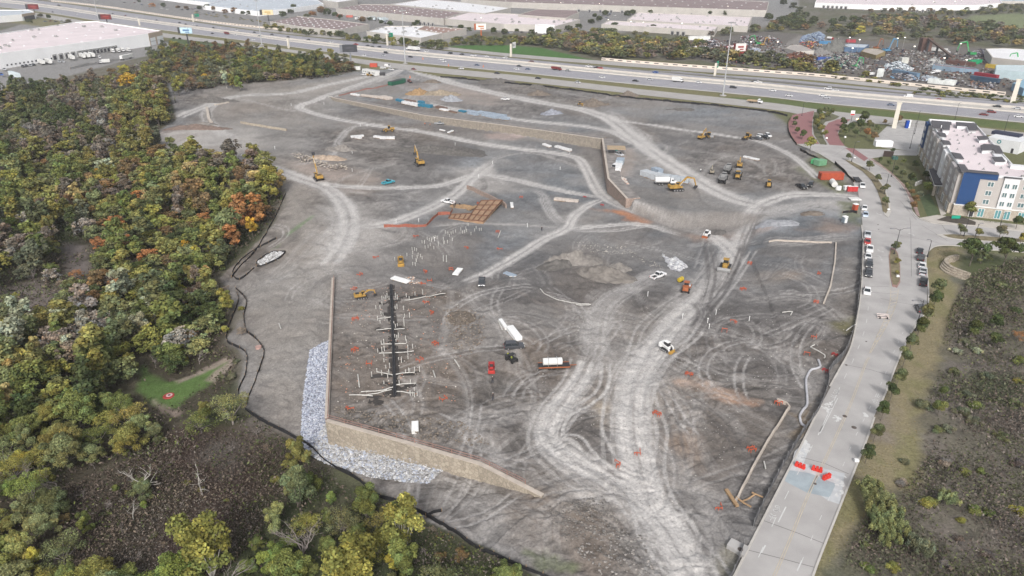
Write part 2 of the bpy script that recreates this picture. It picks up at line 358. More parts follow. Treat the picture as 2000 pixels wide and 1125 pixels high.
LTR = (.40, .385, .372); LT2 = (.35, .335, .32)
# broad, faint sweeps first (random turns of the machines), then the beaten roads
def cen(px, py): return P(px, py)
AREAS = [(1180, 640, 120, 60, 26), (1320, 820, 130, 160, 34), (1050, 900, 120, 90, 22), (850, 830, 150, 60, 16), (1450, 720, 110, 70, 22),
         (1300, 480, 150, 50, 22), (1000, 500, 120, 60, 18), (700, 420, 110, 60, 20), (1350, 300, 180, 40, 18), (600, 560, 60, 110, 14),
         (850, 340, 200, 40, 20), (1530, 530, 90, 60, 14), (1020, 720, 60, 80, 14), (1450, 380, 110, 40, 16), (900, 200, 300, 30, 16),
         (1350, 980, 90, 100, 22), (850, 980, 110, 40, 14), (1540, 690, 70, 50, 12), (780, 650, 110, 90, 16)]
for k, (ax, ay, wx, wy, n) in enumerate(AREAS):
    for i in range(n):
        px = ax + random.uniform(-wx, wx); py = ay + random.uniform(-wy, wy); c = cen(px, py)
        a0 = random.choice([R(55), R(-35), R(100)]) + random.uniform(-.6, .6); L = random.uniform(12, 42); kk = random.uniform(-1, 1) * 2.2 / L; pts = []; x, y, a = c[0], c[1], a0
        for j in range(7): pts.append((x, y)); x += math.cos(a) * L/6; y += math.sin(a) * L/6; a += kk * L/6
        dark = random.random() < .5
        stroke(pts, random.uniform(1.8, 4.2), DK if dark else LT2, random.uniform(.1, .3) if ay > 430 else random.uniform(.2, .5), .95, .07, i, .5)
        if ay > 430 and i % 2 == 0:
            q = np.array(pts) + [random.uniform(-6, 6), random.uniform(-6, 6)]; cc_ = random.choice([DK, LTR, LTR]); aa_ = random.uniform(.15, .45)
            for o_ in (-.95, .95):
                t_ = np.gradient(q, axis=0); t_ /= np.linalg.norm(t_, axis=1)[:, None]; stroke(q + np.stack([t_[:, 1], -t_[:, 0]], -1)*o_, .6, cc_, aa_, .3, .06, i, .3)
for s_, wid, col, a, rut in [
    ("1360,1290 1350,1125 1312,1040 1270,980 1245,900 1233,820 1243,740 1278,680 1330,610 1400,540 1440,470", 9, LTR, .5, .6),
    ("1360,1290 1350,1125 1312,1040 1270,980 1245,900 1233,820 1243,740 1278,680 1330,610 1400,540 1440,470", 7, LTR, .9, .45),
    ("1330,1200 1290,1060 1225,960 1150,915 1095,878 1068,845 1085,800 1130,745 1160,690 1165,640 1180,600 1230,560 1290,532 1355,520", 7.5, LTR, .45, .6),
    ("1225,960 1150,915 1095,878 1068,845 1085,800 1130,745 1150,700", 5, LTR, .85, .5),
    ("1150,700 1160,680 1160,640 1185,590 1250,552 1310,525", 8, LT2, .45, .8), ("1200,740 1180,690 1150,640 1130,610 1090,640", 7, LT2, .35, .9),
    ("1270,690 1310,740 1330,800 1290,860", 8, LT2, .2, .9), ("1440,470 1400,520 1330,590 1270,660", 13, LT2, .35, .8),
    ("1440,480 1460,430 1485,400 1540,380 1620,380 1690,388", 7, LTR, .75, .5), ("1400,560 1440,500 1480,420 1500,395", 3, DK, .5, .6),
    ("905,553 950,533 1010,500 1060,468 1105,446 1122,420 1150,400 1178,388", 5, LTR, .85, .5),
    ("905,553 925,590 975,630 1000,680 1010,740", 4, LT2, .4, .8), ("905,553 870,560 800,545 740,530", 3.5, LT2, .35, .8),
    ("1105,446 1180,440 1260,438 1335,437", 4, LTR, .85, .4), ("1105,448 1200,450 1280,440 1335,437", 3.5, LTR, .6, .6),
    ("1105,446 1000,438 900,436 830,444", 3.5, LT2, .6, .6), ("1105,440 1080,420 1065,395 1060,380 1040,365", 5, LTR, .6, .7),
    ("1450,500 1420,460 1380,435 1320,418 1240,405 1200,396 1168,372 1148,335 1128,308 1070,296 1000,289 920,276 830,258 740,246 660,232 605,218 585,208 610,198 655,180 730,155 790,133", 6.5, LTR, .85, .5),
    ("1178,385 1100,372 1020,354 960,342 930,340 895,350 850,362 760,366 690,364 620,356", 5.5, LTR, .75, .5),
    ("960,318 930,340 880,385 820,415 750,438 700,442", 7, LTR, .7, .55), ("1148,330 1050,300 980,305 930,340", 4, LT2, .5, .7),
    ("440,308 520,325 590,348 640,368 672,400 682,440 668,480 640,520", 9, LTR, .75, .5), ("640,440 560,520 500,570", 9, LT2, .3, .8),
    ("560,500 620,492 700,485 780,470 800,440", 6, LT2, .4, .8), ("500,560 580,530 640,500", 4, LT2, .35, .8),
    ("640,500 690,440 800,440", 12, LTR, .35, .8), ("740,246 690,247 665,270 655,290 640,310 560,325", 5, LTR, .55, .7),
    ("790,131 840,148 900,165 960,180 1050,198 1130,212 1190,232 1230,262 1290,305 1360,350 1430,385 1490,400", 12, LTR, .9, .35),
    ("1190,232 1250,240 1330,252 1400,262 1480,275 1540,300 1580,330 1600,350", 4.5, LTR, .85, .4),
    ("830,200 900,215 980,228 1060,238 1140,246 1200,258 1240,280", 7, LTR, .85, .35), ("640,184 700,170 760,150 790,133", 7, LTR, .5, .6),
    ("1190,215 1220,240 1260,270 1240,300", 8, LTR, .5, .6), ("780,145 850,165 800,190 840,205", 10, LTR, .4, .7),
    ("730,146 640,165 560,182 470,186 420,200 380,215 345,230", 9, LTR, .75, .5), ("440,190 405,215 410,240 440,262 480,268", 8, LTR, .6, .6),
    ("450,190 560,215 600,212", 4, LT2, .5, .6), ("1490,475 1560,470 1640,462 1690,460", 7, LT2, .5, .7), ("1290,430 1400,425 1500,415 1600,392", 9, LTR, .45, .6),
    ("860,205 760,150 900,150 1000,160 1100,180 1180,195", 5, LT2, .35, .8), ("1080,200 1150,200 1190,190 1180,175", 5, LT2, .4, .8),
    ("1440,580 1540,575 1600,590 1660,640", 6, LT2, .35, .8), ("1280,650 1400,640 1520,680 1600,700", 6, LT2, .3, .9), ("1300,740 1380,700 1500,690", 5, LT2, .25, .9),
    ("1375,600 1410,560 1440,500 1456,455", 2.5, DK, .6, .5), ("1378,590 1395,520 1388,470 1380,450", 5, DK, .6, .5), ("1365,570 1380,600 1360,640", 6, DK, .6, .5),
    ("1020,780 1060,800 1075,850 1160,920", 5, LT2, .3, .9), ("870,800 940,820 1040,800 1070,830", 6, LT2, .3, .9), ("1090,1125 1080,1020 1130,960 1230,980", 6, LT2, .25, .9),
    ("700,1000 800,960 900,960 1010,1010 1090,1060", 9, LT2, .25, .9), ("1380,1125 1400,1030 1440,960 1500,860", 6, DK, .35, .6), ("1420,1125 1410,1040 1340,940 1290,860", 7, LT2, .3, .8)]:
    if a >= .69: stroke(PG(s_), wid * 1.8, LT2, .22, .85, .02, len(s_) % 11, .6)
    stroke(PG(s_), wid, col, a, rut, .08, len(s_) % 17, .35)
    if a >= .69:
        q = catmull(PG(s_)); t_ = np.gradient(q, axis=0); t_ /= np.linalg.norm(t_, axis=1)[:, None] + 1e-9
        for o_, w_ in ((-wid*.22, wid*.24), (wid*.22, wid*.24)): stroke(q + np.stack([t_[:, 1], -t_[:, 0]], -1)*o_, w_, (.45, .432, .415), .72, .4, .1, len(s_) % 13, .35, False)
        nn_ = np.stack([t_[:, 1], -t_[:, 0]], -1); ll_ = np.arange(len(q))
        for b_ in range(4 if q[:, 1].mean() < 215 else 0):
            o_ = wid * random.choice([-1, 1]) * (random.uniform(.2, .45) + .8 * vn(ll_ * .09, b_ * 7.3 + len(s_), 3) ** 2)
            for e_ in (-.5, .5): stroke(q + nn_ * (o_ + e_ * 1.9)[:, None], .75, (.42, .405, .39), random.uniform(.3, .6), .2, .05, b_, .3, False)
        stroke(q, wid*.16, (.25, .24, .23), .35, .6, 0, 5, .3, False)
patch("1200,388 1236,392 1330,410 1440,413 1500,418 1440,436 1330,434 1240,420", (.165, .15, .138), 3, 2, .85, .5)
# relief of the loose soil, clods in the rougher places
rough = polym(PX("1010,960 1200,960 1250,1125 1050,1125"), 5, 5) + polym(PX("655,780 780,790 900,800 850,850 660,820"), 3, 3) + \
    polym(PX("860,600 945,600 950,680 870,690"), 3, 3) + polym(PX("780,620 860,620 850,690 650,700 650,650"), 3, 3) + polym(PX("1080,480 1240,480 1230,560 1090,560"), 5, 5) * .6 + polym(PX("1330,600 1640,600 1640,700 1400,700"), 6, 6) * .5
Z += sitem * (-.22*rid - .08*rid2 + (n2 - .5) * .55 + (n3 - .5) * (.16 + .5 * np.clip(rough, 0, 1)) + (n1 - .5) * .8)
C *= (1 - .30 * np.clip(rough, 0, 1)[..., None] * (sm(.45, .25, n3)[..., None]))
wall = np.clip(wm + wm2, 0, 1); Z += wall * ((n1 - .5) * 2.2 + (n2 - .5) * .8)
# keep the land under pavement flat and just below it
HWX = [-300, 0, 250, 510, 750, 1000, 1250, 1500, 1600, 1800, 2000, 2300]
HWL = dict(nf0=[4, 24, 64, 94, 131, 157, 185, 213, 230, 250, 271, 303], nf1=[-2, 17, 55, 89, 121, 146, 174, 200, 214, 236, 259, 291],
    nl0=[-5, 14, 50, 83.5, 116, 141, 166, 190, 201.5, 220, 240, 268], nl1=[-12, 5, 39, 74, 103, 127, 151, 174, 185.5, 203.5, 221.5, 247],
    mb=[-17, 0, 35, 70, 97, 120.5, 145, 167, 178, 195.5, 212.5, 236], fl0=[-18.5, -1, 32.5, 68.5, 95, 119, 143, 165.5, 176, 193, 210, 233.5],
    fl1=[-23, -6, 25, 62, 87, 113.5, 137.5, 160.5, 169.5, 186.5, 203.5, 226.5], ff0=[-26, -9, 22, 60, 84, 111, 131.5, 150, 158, 178, 197, 222], ff1=[-30, -13, 18, 56, 79, 105, 124, 143, 151, 171, 190.5, 214])
def smoothpoly(key):
    return catmull([P(x, y) for x, y in zip(HWX, HWL[key])], 6)
HW = {k: smoothpoly(k) for k in HWL}
hwpoly = list(HW['nf0']) + list(HW['ff1'][::-1])
STREET = PX("1300,1400 1437,1125 1500,1001 1572,860 1610,778 1641,722 1662,682 1674,633 1684,562 1687,481 1684,431 1676,375 1660,343 1635,322 1600,300 1557,281 1541,258 1540,240 1548,225 1590,215 1670,228 1665,238 1640,252 1636,264 1645,283 1700,311 1737,338 1762,363 1777,391 1782,411 1795,426 1822,436 1860,439 1900,441 2000,452 2200,472 2200,520 2000,493 1925,487 1870,480 1832,480 1815,488 1807,506 1812,562 1810,600 1797,624 1780,646 1763,680 1749,712 1732,757 1717,791 1707,814 1690,860 1585,1125 1500,1400")
flat = np.maximum(sm(-1.5, .8, np.where(inpoly(GX, GY, STREET), 1, -1) * pdist(GX, GY, STREET + [STREET[0]])[0]),
                  sm(-4, 2, np.where(inpoly(GX, GY, hwpoly), 1, -1) * pdist(GX, GY, hwpoly + [hwpoly[0]])[0]))
Z = Z * (1 - flat) - .12 * flat
GC = PX("1500,216 1800,252 2100,290 2100,520 1832,480 1782,411")
lerp((.12, .125, .06), polym(GC, 2, 1) * .9)
lerp((.235, .20, .12), polym(PX("1812,488 1832,482 1870,482 1880,500 1850,540 1870,600 1830,700 1790,800 1790,940 1740,960 1690,990 1620,1100 1585,1125 1690,860 1717,791 1763,680 1810,600 1808,506"), 2, 3) * (.6 + .5 * n1))
lerp((.17, .16, .08), polym(PX("1812,488 1832,482 1870,482 1880,500 1850,540 1870,600 1830,700 1790,800 1790,940 1740,960 1690,990 1620,1100 1585,1125 1690,860 1717,791 1763,680 1810,600 1808,506"), 2, 3) * sm(.45, .6, n2) * .8)
lerp((.075, .09, .04), polym(PX("1875,500 2100,505 2100,560 1950,580 1900,560 1880,530"), 3, 3) * .9)
lerp((.2, .17, .155), polym(PX("1690,812 1760,770 1750,860 1700,870"), 2, 4) * .6)
C *= (.86 + .28 * fbm(GX/.8, GY/.8, 2, 9))[..., None]

def grid_mesh(name, X, Y, Zz, Cc, mat):
    n = X.size; me = bpy.data.meshes.new(name); me.vertices.add(n)
    me.vertices.foreach_set("co", np.stack([X, Y, Zz], -1).astype(np.float32).ravel())
    r, c = X.shape; i = (np.arange(r - 1)[:, None] * c + np.arange(c - 1)[None, :]).ravel()
    q = np.stack([i, i + 1, i + c + 1, i + c], -1).astype(np.int32)
    me.loops.add(q.size); me.loops.foreach_set("vertex_index", q.ravel()); me.polygons.add(len(q))
    me.polygons.foreach_set("loop_start", np.arange(0, q.size, 4, dtype=np.int32)); me.polygons.foreach_set("loop_total", np.full(len(q), 4, np.int32))
    me.polygons.foreach_set("use_smooth", np.ones(len(q), bool)); me.materials.append(mat); me.update(calc_edges=True)
    a = me.color_attributes.new("Col", 'FLOAT_COLOR', 'POINT')
    a.data.foreach_set("color", np.concatenate([np.clip(Cc, 0, 1), np.ones(Cc.shape[:2] + (1,))], -1).astype(np.float32).ravel())
    return me
GROUND = M("soil_and_grass", None, .95, 0, .2, 2.4, .16, .15, attr="Col", detail=8)
struct("ground", grid_mesh("ground", GX, GY, Z, C, GROUND))
from mathutils.bvhtree import BVHTree
def gz(X, Y):
    """height of the finished sheet under a point"""
    j = int(np.clip(np.searchsorted(rowY, Y) - 1, 0, nr - 2)); t = min(1, max(0, (Y - rowY[j]) / (rowY[j+1] - rowY[j])))
    def rowz(jj):
        u = X / D[jj]; i = int(np.clip(np.searchsorted(colU, u) - 1, 0, nc - 2)); s = (u - colU[i]) / (colU[i+1] - colU[i])
        return Z[jj, i] * (1 - s) + Z[jj, i+1] * s
    return float(rowz(j) * (1 - t) + rowz(j+1) * t)
def G2(x, y):
    p = G(x, y); return (p[0], p[1], gz(p[0], p[1]))
# ================================================================ ROADS
STREETM = M("street_concrete", (.355, .342, .332), .85, 0, .14, .16, .004, detail=8)
HWYM = M("highway_concrete", (.27, .265, .285), .85, 0, .07, .1, detail=6)
FRONTM = M("frontage_concrete", (.33, .315, .30), .85, 0, .08, .1)
SHOUM = M("shoulder_concrete", (.42, .40, .37), .85, 0, .08, .15)
PAVER = M("brick_pavers", (.25, .125, .125), .85, 0, .15, 1.2)
WALKM = M("sidewalk_concrete", (.42, .39, .35), .9, 0, .08, .5)
MARKW = M("white_marking", (.52, .52, .51), .7, 0, .1, 1); MARKY = M("yellow_marking", (.44, .385, .30), .7, 0, .15, 1)
JOINT = M("joint_sealant", (.17, .165, .16), .9, 0, 0); CURBM = M("curb_concrete", (.43, .41, .38), .9, 0, .1, .6)
def drape(name, pts, z, mat, follow=False):
    """flat sheet from an outline"""
    b = bmesh.new(); vs = [b.verts.new((p[0], p[1], z)) for p in pts]; b.faces.new(vs); bmesh.ops.triangulate(b, faces=b.faces[:])
    bmesh.ops.recalc_face_normals(b, faces=b.faces[:])
    if b.faces[0].normal.z < 0 and sum(f.normal.z for f in b.faces) < 0: bmesh.ops.reverse_faces(b, faces=b.faces[:])
    me = bpy.data.meshes.new(name); b.to_mesh(me); b.free(); me.materials.append(mat); return struct(name, me)
def ribbon(mb, A, B, z):
    A = [(*p[:2], z) for p in A]; B = [(*p[:2], z) for p in B]; n = len(A)
    return mb.add(A + B, [(i, i + 1, n + i + 1, n + i) for i in range(n - 1)])
def rmesh(name, A, B, z, mat): mb = MB(); ribbon(mb, A, B, z); return struct(name, mb.mesh(name, mat))
def lerpl(a, b, t): return [(p[0]*(1-t)+q[0]*t, p[1]*(1-t)+q[1]*t) for p, q in zip(a, b)]
def offs(pts, d):
    p = np.array([q[:2] for q in pts], float); t = np.gradient(p, axis=0); t /= np.linalg.norm(t, axis=1)[:, None] + 1e-9
    return p + np.stack([t[:, 1], -t[:, 0]], -1) * d          # + = right of travel
def resamp(pts, step):
    p = np.array([q[:2] for q in pts], float); l = np.r_[0, np.cumsum(np.hypot(*np.diff(p, axis=0).T))]
    s = np.arange(0, l[-1], step); return np.stack([np.interp(s, l, p[:, 0]), np.interp(s, l, p[:, 1])], -1)
def line(mb, pts, w, z, dash=None, ph=0):
    if dash:
        q = resamp(pts, dash[0]); 
        for i in range(0, len(q) - 1, dash[1]):
            a, b = q[i], q[i+1]; line(mb, [a, b], w, z)
    else: ribbon(mb, offs(pts, -w/2), offs(pts, w/2), z)
rmesh("near_frontage_road", HW['nf0'], HW['nf1'], .02, FRONTM)
rmesh("near_main_lanes", HW['nl0'], HW['nl1'], .02, HWYM)
rmesh("median_shoulder", HW['nl1'], HW['fl0'], .024, SHOUM)
rmesh("far_main_lanes", HW['fl0'], HW['fl1'], .02, HWYM)
rmesh("far_frontage_road", HW['ff0'], HW['ff1'], .02, FRONTM)
ra = catmull(PX("1270,138 1400,149 1500,157 1600,166 1800,185 2000,205 2300,230")); rb = catmull(PX("1270,137 1400,146 1500,152.5 1600,161.5 1800,180.5 2000,200 2300,225"))
rmesh("exit_ramp", ra, rb, .028, HWYM)
mk = MB()
for f_ in (.2, .4, .6, .8): line(mk, lerpl(HW['nl0'], HW['nl1'], f_), .34, .034, (3.6, 4))
line(mk, lerpl(HW['nl0'], HW['nl1'], .06), .3, .034)
for f_ in (.25, .5, .75): line(mk, lerpl(HW['fl0'], HW['fl1'], f_), .34, .034, (3.6, 4))
for f_ in (.36, .66): line(mk, lerpl(HW['nf0'], HW['nf1'], f_), .3, .034, (3.6, 4)); line(mk, lerpl(HW['ff0'], HW['ff1'], f_), .3, .034, (3.6, 4))
line(mk, lerpl(HW['fl0'], HW['fl1'], .95), .3, .034); struct("highway_lane_markings", mk.mesh("highway_lane_markings", MARKW))
sh = MB(); ribbon(sh, HW['nl0'], lerpl(HW['nl0'], HW['nl1'], .1), .028); struct("outer_shoulder", sh.mesh("outer_shoulder", SHOUM))
dj = MB(); ribbon(dj, lerpl(HW['fl1'], HW['ff0'], .1), lerpl(HW['fl1'], HW['ff0'], .3), .03); struct("drainage_strip", dj.mesh("drainage_strip", JOINT))
# the street and its arms
drape("street", STREET, .012, STREETM)
drape("entrance_brick_lane", PX("1557,281 1541,258 1540,240 1548,225 1590,216 1586,240 1586,262 1600,281"), .03, PAVER)
drape("exit_brick_lane", PX("1620,283 1612,270 1609,252 1618,240 1636,233 1662,233 1646,245 1636,258 1640,272 1650,285"), .03, PAVER)
drape("entrance_island", PX("1590,219 1625,222 1640,228 1630,234 1612,238 1604,250 1608,270 1616,283 1602,282 1590,264 1587,245"), .11, M("island_soil", (.12, .12, .07), .95, 0, .3, .5))
drape("crossing_pavers", PX("1650,289 1668,290 1696,309 1688,315"), .022, PAVER)
drape("hotel_driveway", PX("1665,290 1690,291 1735,292 1775,294 1800,297 1790,304 1740,303 1704,309 1697,313"), .02, STREETM)
drape("hotel_parking_lot", PX("1708,270 1732,247 1760,243 1830,250 1840,285 1800,297 1775,294 1740,290 1722,288"), .016, CONC)
drape("hotel_sidewalk", PX("1795,426 1830,420 1862,424 2000,440 2000,452 1900,441 1822,436"), .06, WALKM)
drape("corner_bed", PX("1829,430 1850,422 1880,424 1906,434 1905,440 1870,437"), .1, M("bed_mulch", (.07, .06, .05), .95, 0, .3, 1))
drape("hotel_walkway", PX("1822,368 1832,366 1848,418 1838,422"), .06, WALKM)
drape("walkway_along_street", PX("1696,311 1704,309 1740,336 1768,362 1790,400 1797,424 1790,420 1777,391 1762,363 1737,338"), .05, M("pink_pavers", (.3, .22, .2), .9, 0, .3, .4))
drape("hotel_lawn", PX("1796,385 1815,378 1836,418 1812,424"), .05, M("lawn_green", (.07, .095, .045), .95, 0, .25, .6))
# medians with raised kerbs
MEDS = ["1645,308 1660,312 1680,322 1700,335 1713,345 1730,370 1739,398 1740,415 1734,425 1727,420 1723,398 1715,375 1702,352 1682,332 1660,319",
        "1740,484 1748,486 1754,496 1758,520 1758,552 1752,562 1743,560 1739,540 1736,500", "1828,458 1850,457 1900,460 2000,467 2200,485 2200,494 2000,474 1900,470 1862,467 1840,463"]
MSOIL = M("dry_median_grass", (.17, .145, .09), .95, 0, .3, .7)
for i, s_ in enumerate(MEDS):
    p = [q[:2] for q in PX(s_)]; mb = MB(); mb.slab(p, 0, .14); struct("median_kerb", mb.mesh("median_kerb", M("brick_kerb", (.27, .17, .15), .9, 0, .15, 1) if i == 1 else CURBM))
    c = np.mean(p, 0); q = [c + (np.array(k) - c) * np.array(.9) for k in p]; drape("median_soil", [tuple(k) for k in q], .148, MSOIL)
# kerbs
def kerb(s, w=.35, h=.15, side=1):
    p = catmull(PX(s), 6); mb = MB(); A = p; B = offs(p, w * side); n = len(A)
    for z0 in (h,): ribbon(mb, A, B, z0)
    for Q in (A, B):
        mb.add([(*q, -.05) for q in Q] + [(*q, h) for q in Q], [(i, i+1, n+i+1, n+i) for i in range(n-1)])
    struct("kerb", mb.mesh("kerb", CURBM))
kerb("1300,1400 1370,1262 1437,1125 1500,1001 1572,860 1605,790", side=-1); kerb("1622,756 1641,722 1662,682 1674,633 1684,562 1687,481 1684,440", side=-1)
kerb("1500,1400 1540,1270 1585,1125 1640,985 1690,860 1706,815"); kerb("1717,791 1732,757 1749,712 1763,680 1780,646 1797,624 1810,600 1812,562 1807,506 1815,488 1832,480 1870,480 1925,487 2000,493 2150,510")
kerb("1672,366 1660,343 1635,322 1600,300 1557,281", side=-1); kerb("1700,311 1737,338 1762,363 1777,391 1782,411 1795,426 1822,436 1860,439 1900,441 2000,452 2150,468")
# markings, joints, covers, the wet patch
mw = MB(); my = MB(); mj = MB()
cl = catmull(PX("1415,1310 1512,1125 1579,966 1620,880 1661,790 1690,712 1698,698")); 
for o_ in (-.16, .16): line(my, offs(cl, o_), .12, .03)
ga = catmull(PX("1698,690 1716,650 1730,618 1738,590 1740,565")); gb = catmull(PX("1700,690 1724,650 1741,618 1751,590 1755,565"))
line(my, ga, .14, .03); line(my, gb, .14, .03)
for t in np.linspace(.15, .95, 16):
    i = int(t * (len(ga) - 1)); line(my, [ga[i], gb[min(len(gb)-1, i+1)]], .2, .03)
line(my, PX("1739,560 1736,500 1738,484"), .12, .03)
lb = catmull(PX("1375,1310 1465,1125 1530,980 1601,843 1626,790 1650,737 1668,700 1690,640 1697,590")); line(mw, lb, .11, .03, (2.6, 3))
line(mw, catmull(PX("1598,850 1632,776 1640,757")), .14, .03); line(mw, catmull(PX("1602,846 1636,778")), .14, .03)
rbk = catmull(PX("1470,1310 1559,1112 1640,925 1672,850 1700,795 1725,740 1745,690 1768,640")); line(mw, rbk, .09, .03, (1.4, 4))
line(mw, PX("1557,1115 1566,1095"), .2, .032); line(mw, PX("1495,1065 1487,1080"), .22, .032); line(mw, PX("1535,990 1520,1020"), .2, .032)
def bikes(x, y, a):
    c = P(x, y); X = Matrix.Translation((c[0], c[1], .032)) @ Matrix.Rotation(a, 4, 'Z'); mb = mw; mb.X = X
    def ring(cx, cy, r):
        o = [(cx + r*math.cos(k*math.pi/5), cy + r*math.sin(k*math.pi/5)) for k in range(11)]
        line(mb, o, .1, 0)
    ring(0, 0, .34); ring(1.1, 0, .34)
    for s_ in ([(0, 0), (.35, .55), (.85, .5), (1.1, 0)], [(.35, .55), (.5, .05), (.85, .5)], [(1.1, 0), (.8, .72), (1.0, .8)]): line(mb, s_, .1, 0)
    for o_ in (2.2, 2.9): line(mb, [(o_, -.45), (o_ + .35, 0), (o_, .45)], .16, 0)
    line(mb, [(2.3, 0), (3.9, 0)], .12, 0); mb.X = None
bikes(1633, 763, R(-125)); bikes(1709, 786, R(55)); bikes(1716, 500, R(-100)); bikes(1518, 990, R(-125))
def arrow(x, y, a, turn=1):
    c = P(x, y); mw.X = Matrix.Translation((c[0], c[1], .032)) @ Matrix.Rotation(a, 4, 'Z'); line(mw, [(-1.4, 0), (.3, 0)], .2, 0); line(mw, [(.2, 0), (.7, turn*.7)], .2, 0)
    mw.add([(.4, turn*1.1, 0), (1.2, turn*1.2, 0), (.9, turn*.4, 0)], [(0, 1, 2)]); mw.X = None
arrow(1717, 490, R(-98)); arrow(1934, 456, R(150), -1); arrow(1714, 418, R(-100)); arrow(1783, 458, R(80))
# worn lime splashes and the tinted new pour near the barriers
rs = np.random.default_rng(3)
for (px, py, n, sx, sy) in ((1616, 795, 26, 10, 8), (1637, 818, 14, 8, 8), (1570, 870, 40, 10, 16), (1560, 890, 30, 10, 12), (1640, 950, 24, 12, 20), (1690, 812, 8, 4, 4)):
    for i in range(n):
        c = P(px + rs.normal() * sx * .5, py + rs.normal() * sy * .5); r = rs.uniform(.08, .5)
        if not inpoly(np.array([c[0]]), np.array([c[1]]), STREET)[0]: continue
        k = [(c[0] + r * rs.uniform(.4, 1.2) * math.cos(a), c[1] + r * rs.uniform(.4, 1.3) * math.sin(a)) for a in np.linspace(0, 2*math.pi, 8)[:-1]]
        mw.add([(*q, .030 + i * .00015) for q in k], [tuple(range(7))])
drape("lime_film", PX("1552,882 1572,862 1583,868 1570,905 1650,925 1640,985 1618,978 1540,925"), .016, M("lime_dust", (.44, .45, .46), .9, 0, .12, .8))
drape("new_concrete_pour", PX("1539,918 1580,924 1633,945 1620,972 1575,962 1533,940"), .022, M("damp_new_concrete", (.30, .345, .37), .7, 0, .12, .5))
line(mj, PX("1580,960 1592,935 1597,929"), .22, .027)
for s_ in ("1649,712 1700,722 1736,733", "1565,893 1610,905 1658,926", "1478,1012 1560,1042 1610,1062", "1459,1074 1530,1092 1590,1108", "1720,583 1750,590 1812,600", "1687,570 1760,575", "1700,560 1735,560", "1800,440 1850,470", "1838,437 1850,455",
           "1777,425 1779,448 1780,540", "1758,392 1790,430", "1687,448 1737,455 1835,475", "1686,500 1735,502", "1760,500 1806,506", "1730,360 1760,363", "1600,302 1640,307", "1650,290 1630,303"):
    line(mj, PX(s_), .13, .026)
c_ = np.array([q[:2] for q in cl])
struct("white_road_markings", mw.mesh("white_road_markings", MARKW)); struct("yellow_road_markings", my.mesh("yellow_road_markings", MARKY)); struct("pavement_joints", mj.mesh("pavement_joints", JOINT))
MHL = ["iron manhole cover on the yellow centre line", "larger iron manhole cover right of the yellow line", "manhole cover in the bluish new concrete pour", "small cover beside the striped gore, right lane", "small cover near the left kerb below the gore", "cover in the left lane above the side street", "cover in the middle of the junction", "cover by the tip of the long median",
    "cover in the side street below its median", "cover far along the side street, right edge"]
for i, (x, y, r) in enumerate([(1650, 813, .8), (1668, 835, .9), (1592, 945, .5), (1692, 667, .4), (1653, 713, .5), (1715, 439, .5), (1716, 448, .4), (1728, 391, .4), (1869, 478, .5), (1971, 464, .5)]):
    c = P(x, y); mb = MB(); r *= .55; mb.cyl((0, 0, 0), (0, 0, .05), r, n=20).cyl((0, 0, .05), (0, 0, .07), r*.8, n=20)
    solo("manhole_cover", mb, M("cast_iron", (.12, .10, .09), .8, .3, .2, 4) if i == 0 else bpy.data.materials["cast_iron"], MHL[i], "manhole cover", "manhole covers in the street", loc=(c[0], c[1], .0))
# barriers of the highway
BARR = M("barrier_concrete", (.5, .47, .43), .85, 0, .08, .3)
def wallrun(name, pts, w, z0, z1, mat, label, cat, group=None, slots=None, base=0):
    p = np.array([q[:2] for q in pts]); n = len(p); A = offs(p, -w/2); B = offs(p, w/2); a0 = z0; mb = MB()
    vs = [(*q, z0) for q in A] + [(*q, z1) for q in A] + [(*q, z1) for q in B] + [(*q, z0) for q in B]
    fs = [(k*n + i, k*n + i + 1, (k+1)*n + i + 1, (k+1)*n + i) for k in range(3) for i in range(n-1)] + [(0, n, 2*n, 3*n), (n-1, 4*n-1, 3*n-1, 2*n-1)]
    mb.add(vs, fs); o = solo(name, mb, mat, label, cat, group)
    if slots:
        q = resamp(p, slots[0]); sb = MB(); sb.box((0, 0, 0), (slots[0], w + .06, slots[2])); sm_ = sb.mesh("rail_opening", DKST)
        for i in range(0, len(q) - 1, 2):
            c = (q[i] + q[i+1]) / 2; d = q[i+1] - q[i]
            if i < 200: link("rail_opening", sm_, o, (c[0], c[1], slots[1]), math.atan2(d[1], d[0]))
    return o
wallrun("median_barrier", HW['mb'], .9, 0, 1.3, BARR, "pale concrete barrier down the middle of the wide highway", "barrier")
wallrun("shoulder_barrier", lerpl(HW['nl1'], HW['mb'], .12), .35, 0, .7, BARR, "low concrete barrier between near lanes and the median shoulder", "barrier")
PAR = M("parapet_paint", (.68, .6, .52), .8, 0, .06, .3)
wallrun("slotted_parapet", catmull(PX("1175,117.5 1250,124 1500,142.5 1600,150 1800,170 1900,180 1963,186")), .8, 0, 2.2, PAR, "long cream slotted parapet between frontage road and scrap yard", "parapet", None, (4.2, 1.2, .7))
wallrun("slotted_parapet", catmull(PX("100,3 200,13 320,31 420,45 520,56 600,64")), .8, 0, 2.2, PAR, "cream slotted parapet beyond the far lanes, top left", "parapet", None, (4.2, 1.2, .7))
wallrun("guard_rail", catmull(PX("1310,140 1400,148.5 1500,157.5 1600,167 1700,177")), .3, .4, .9, STEEL, "steel guard rail between far lanes and exit ramp", "guard rail")
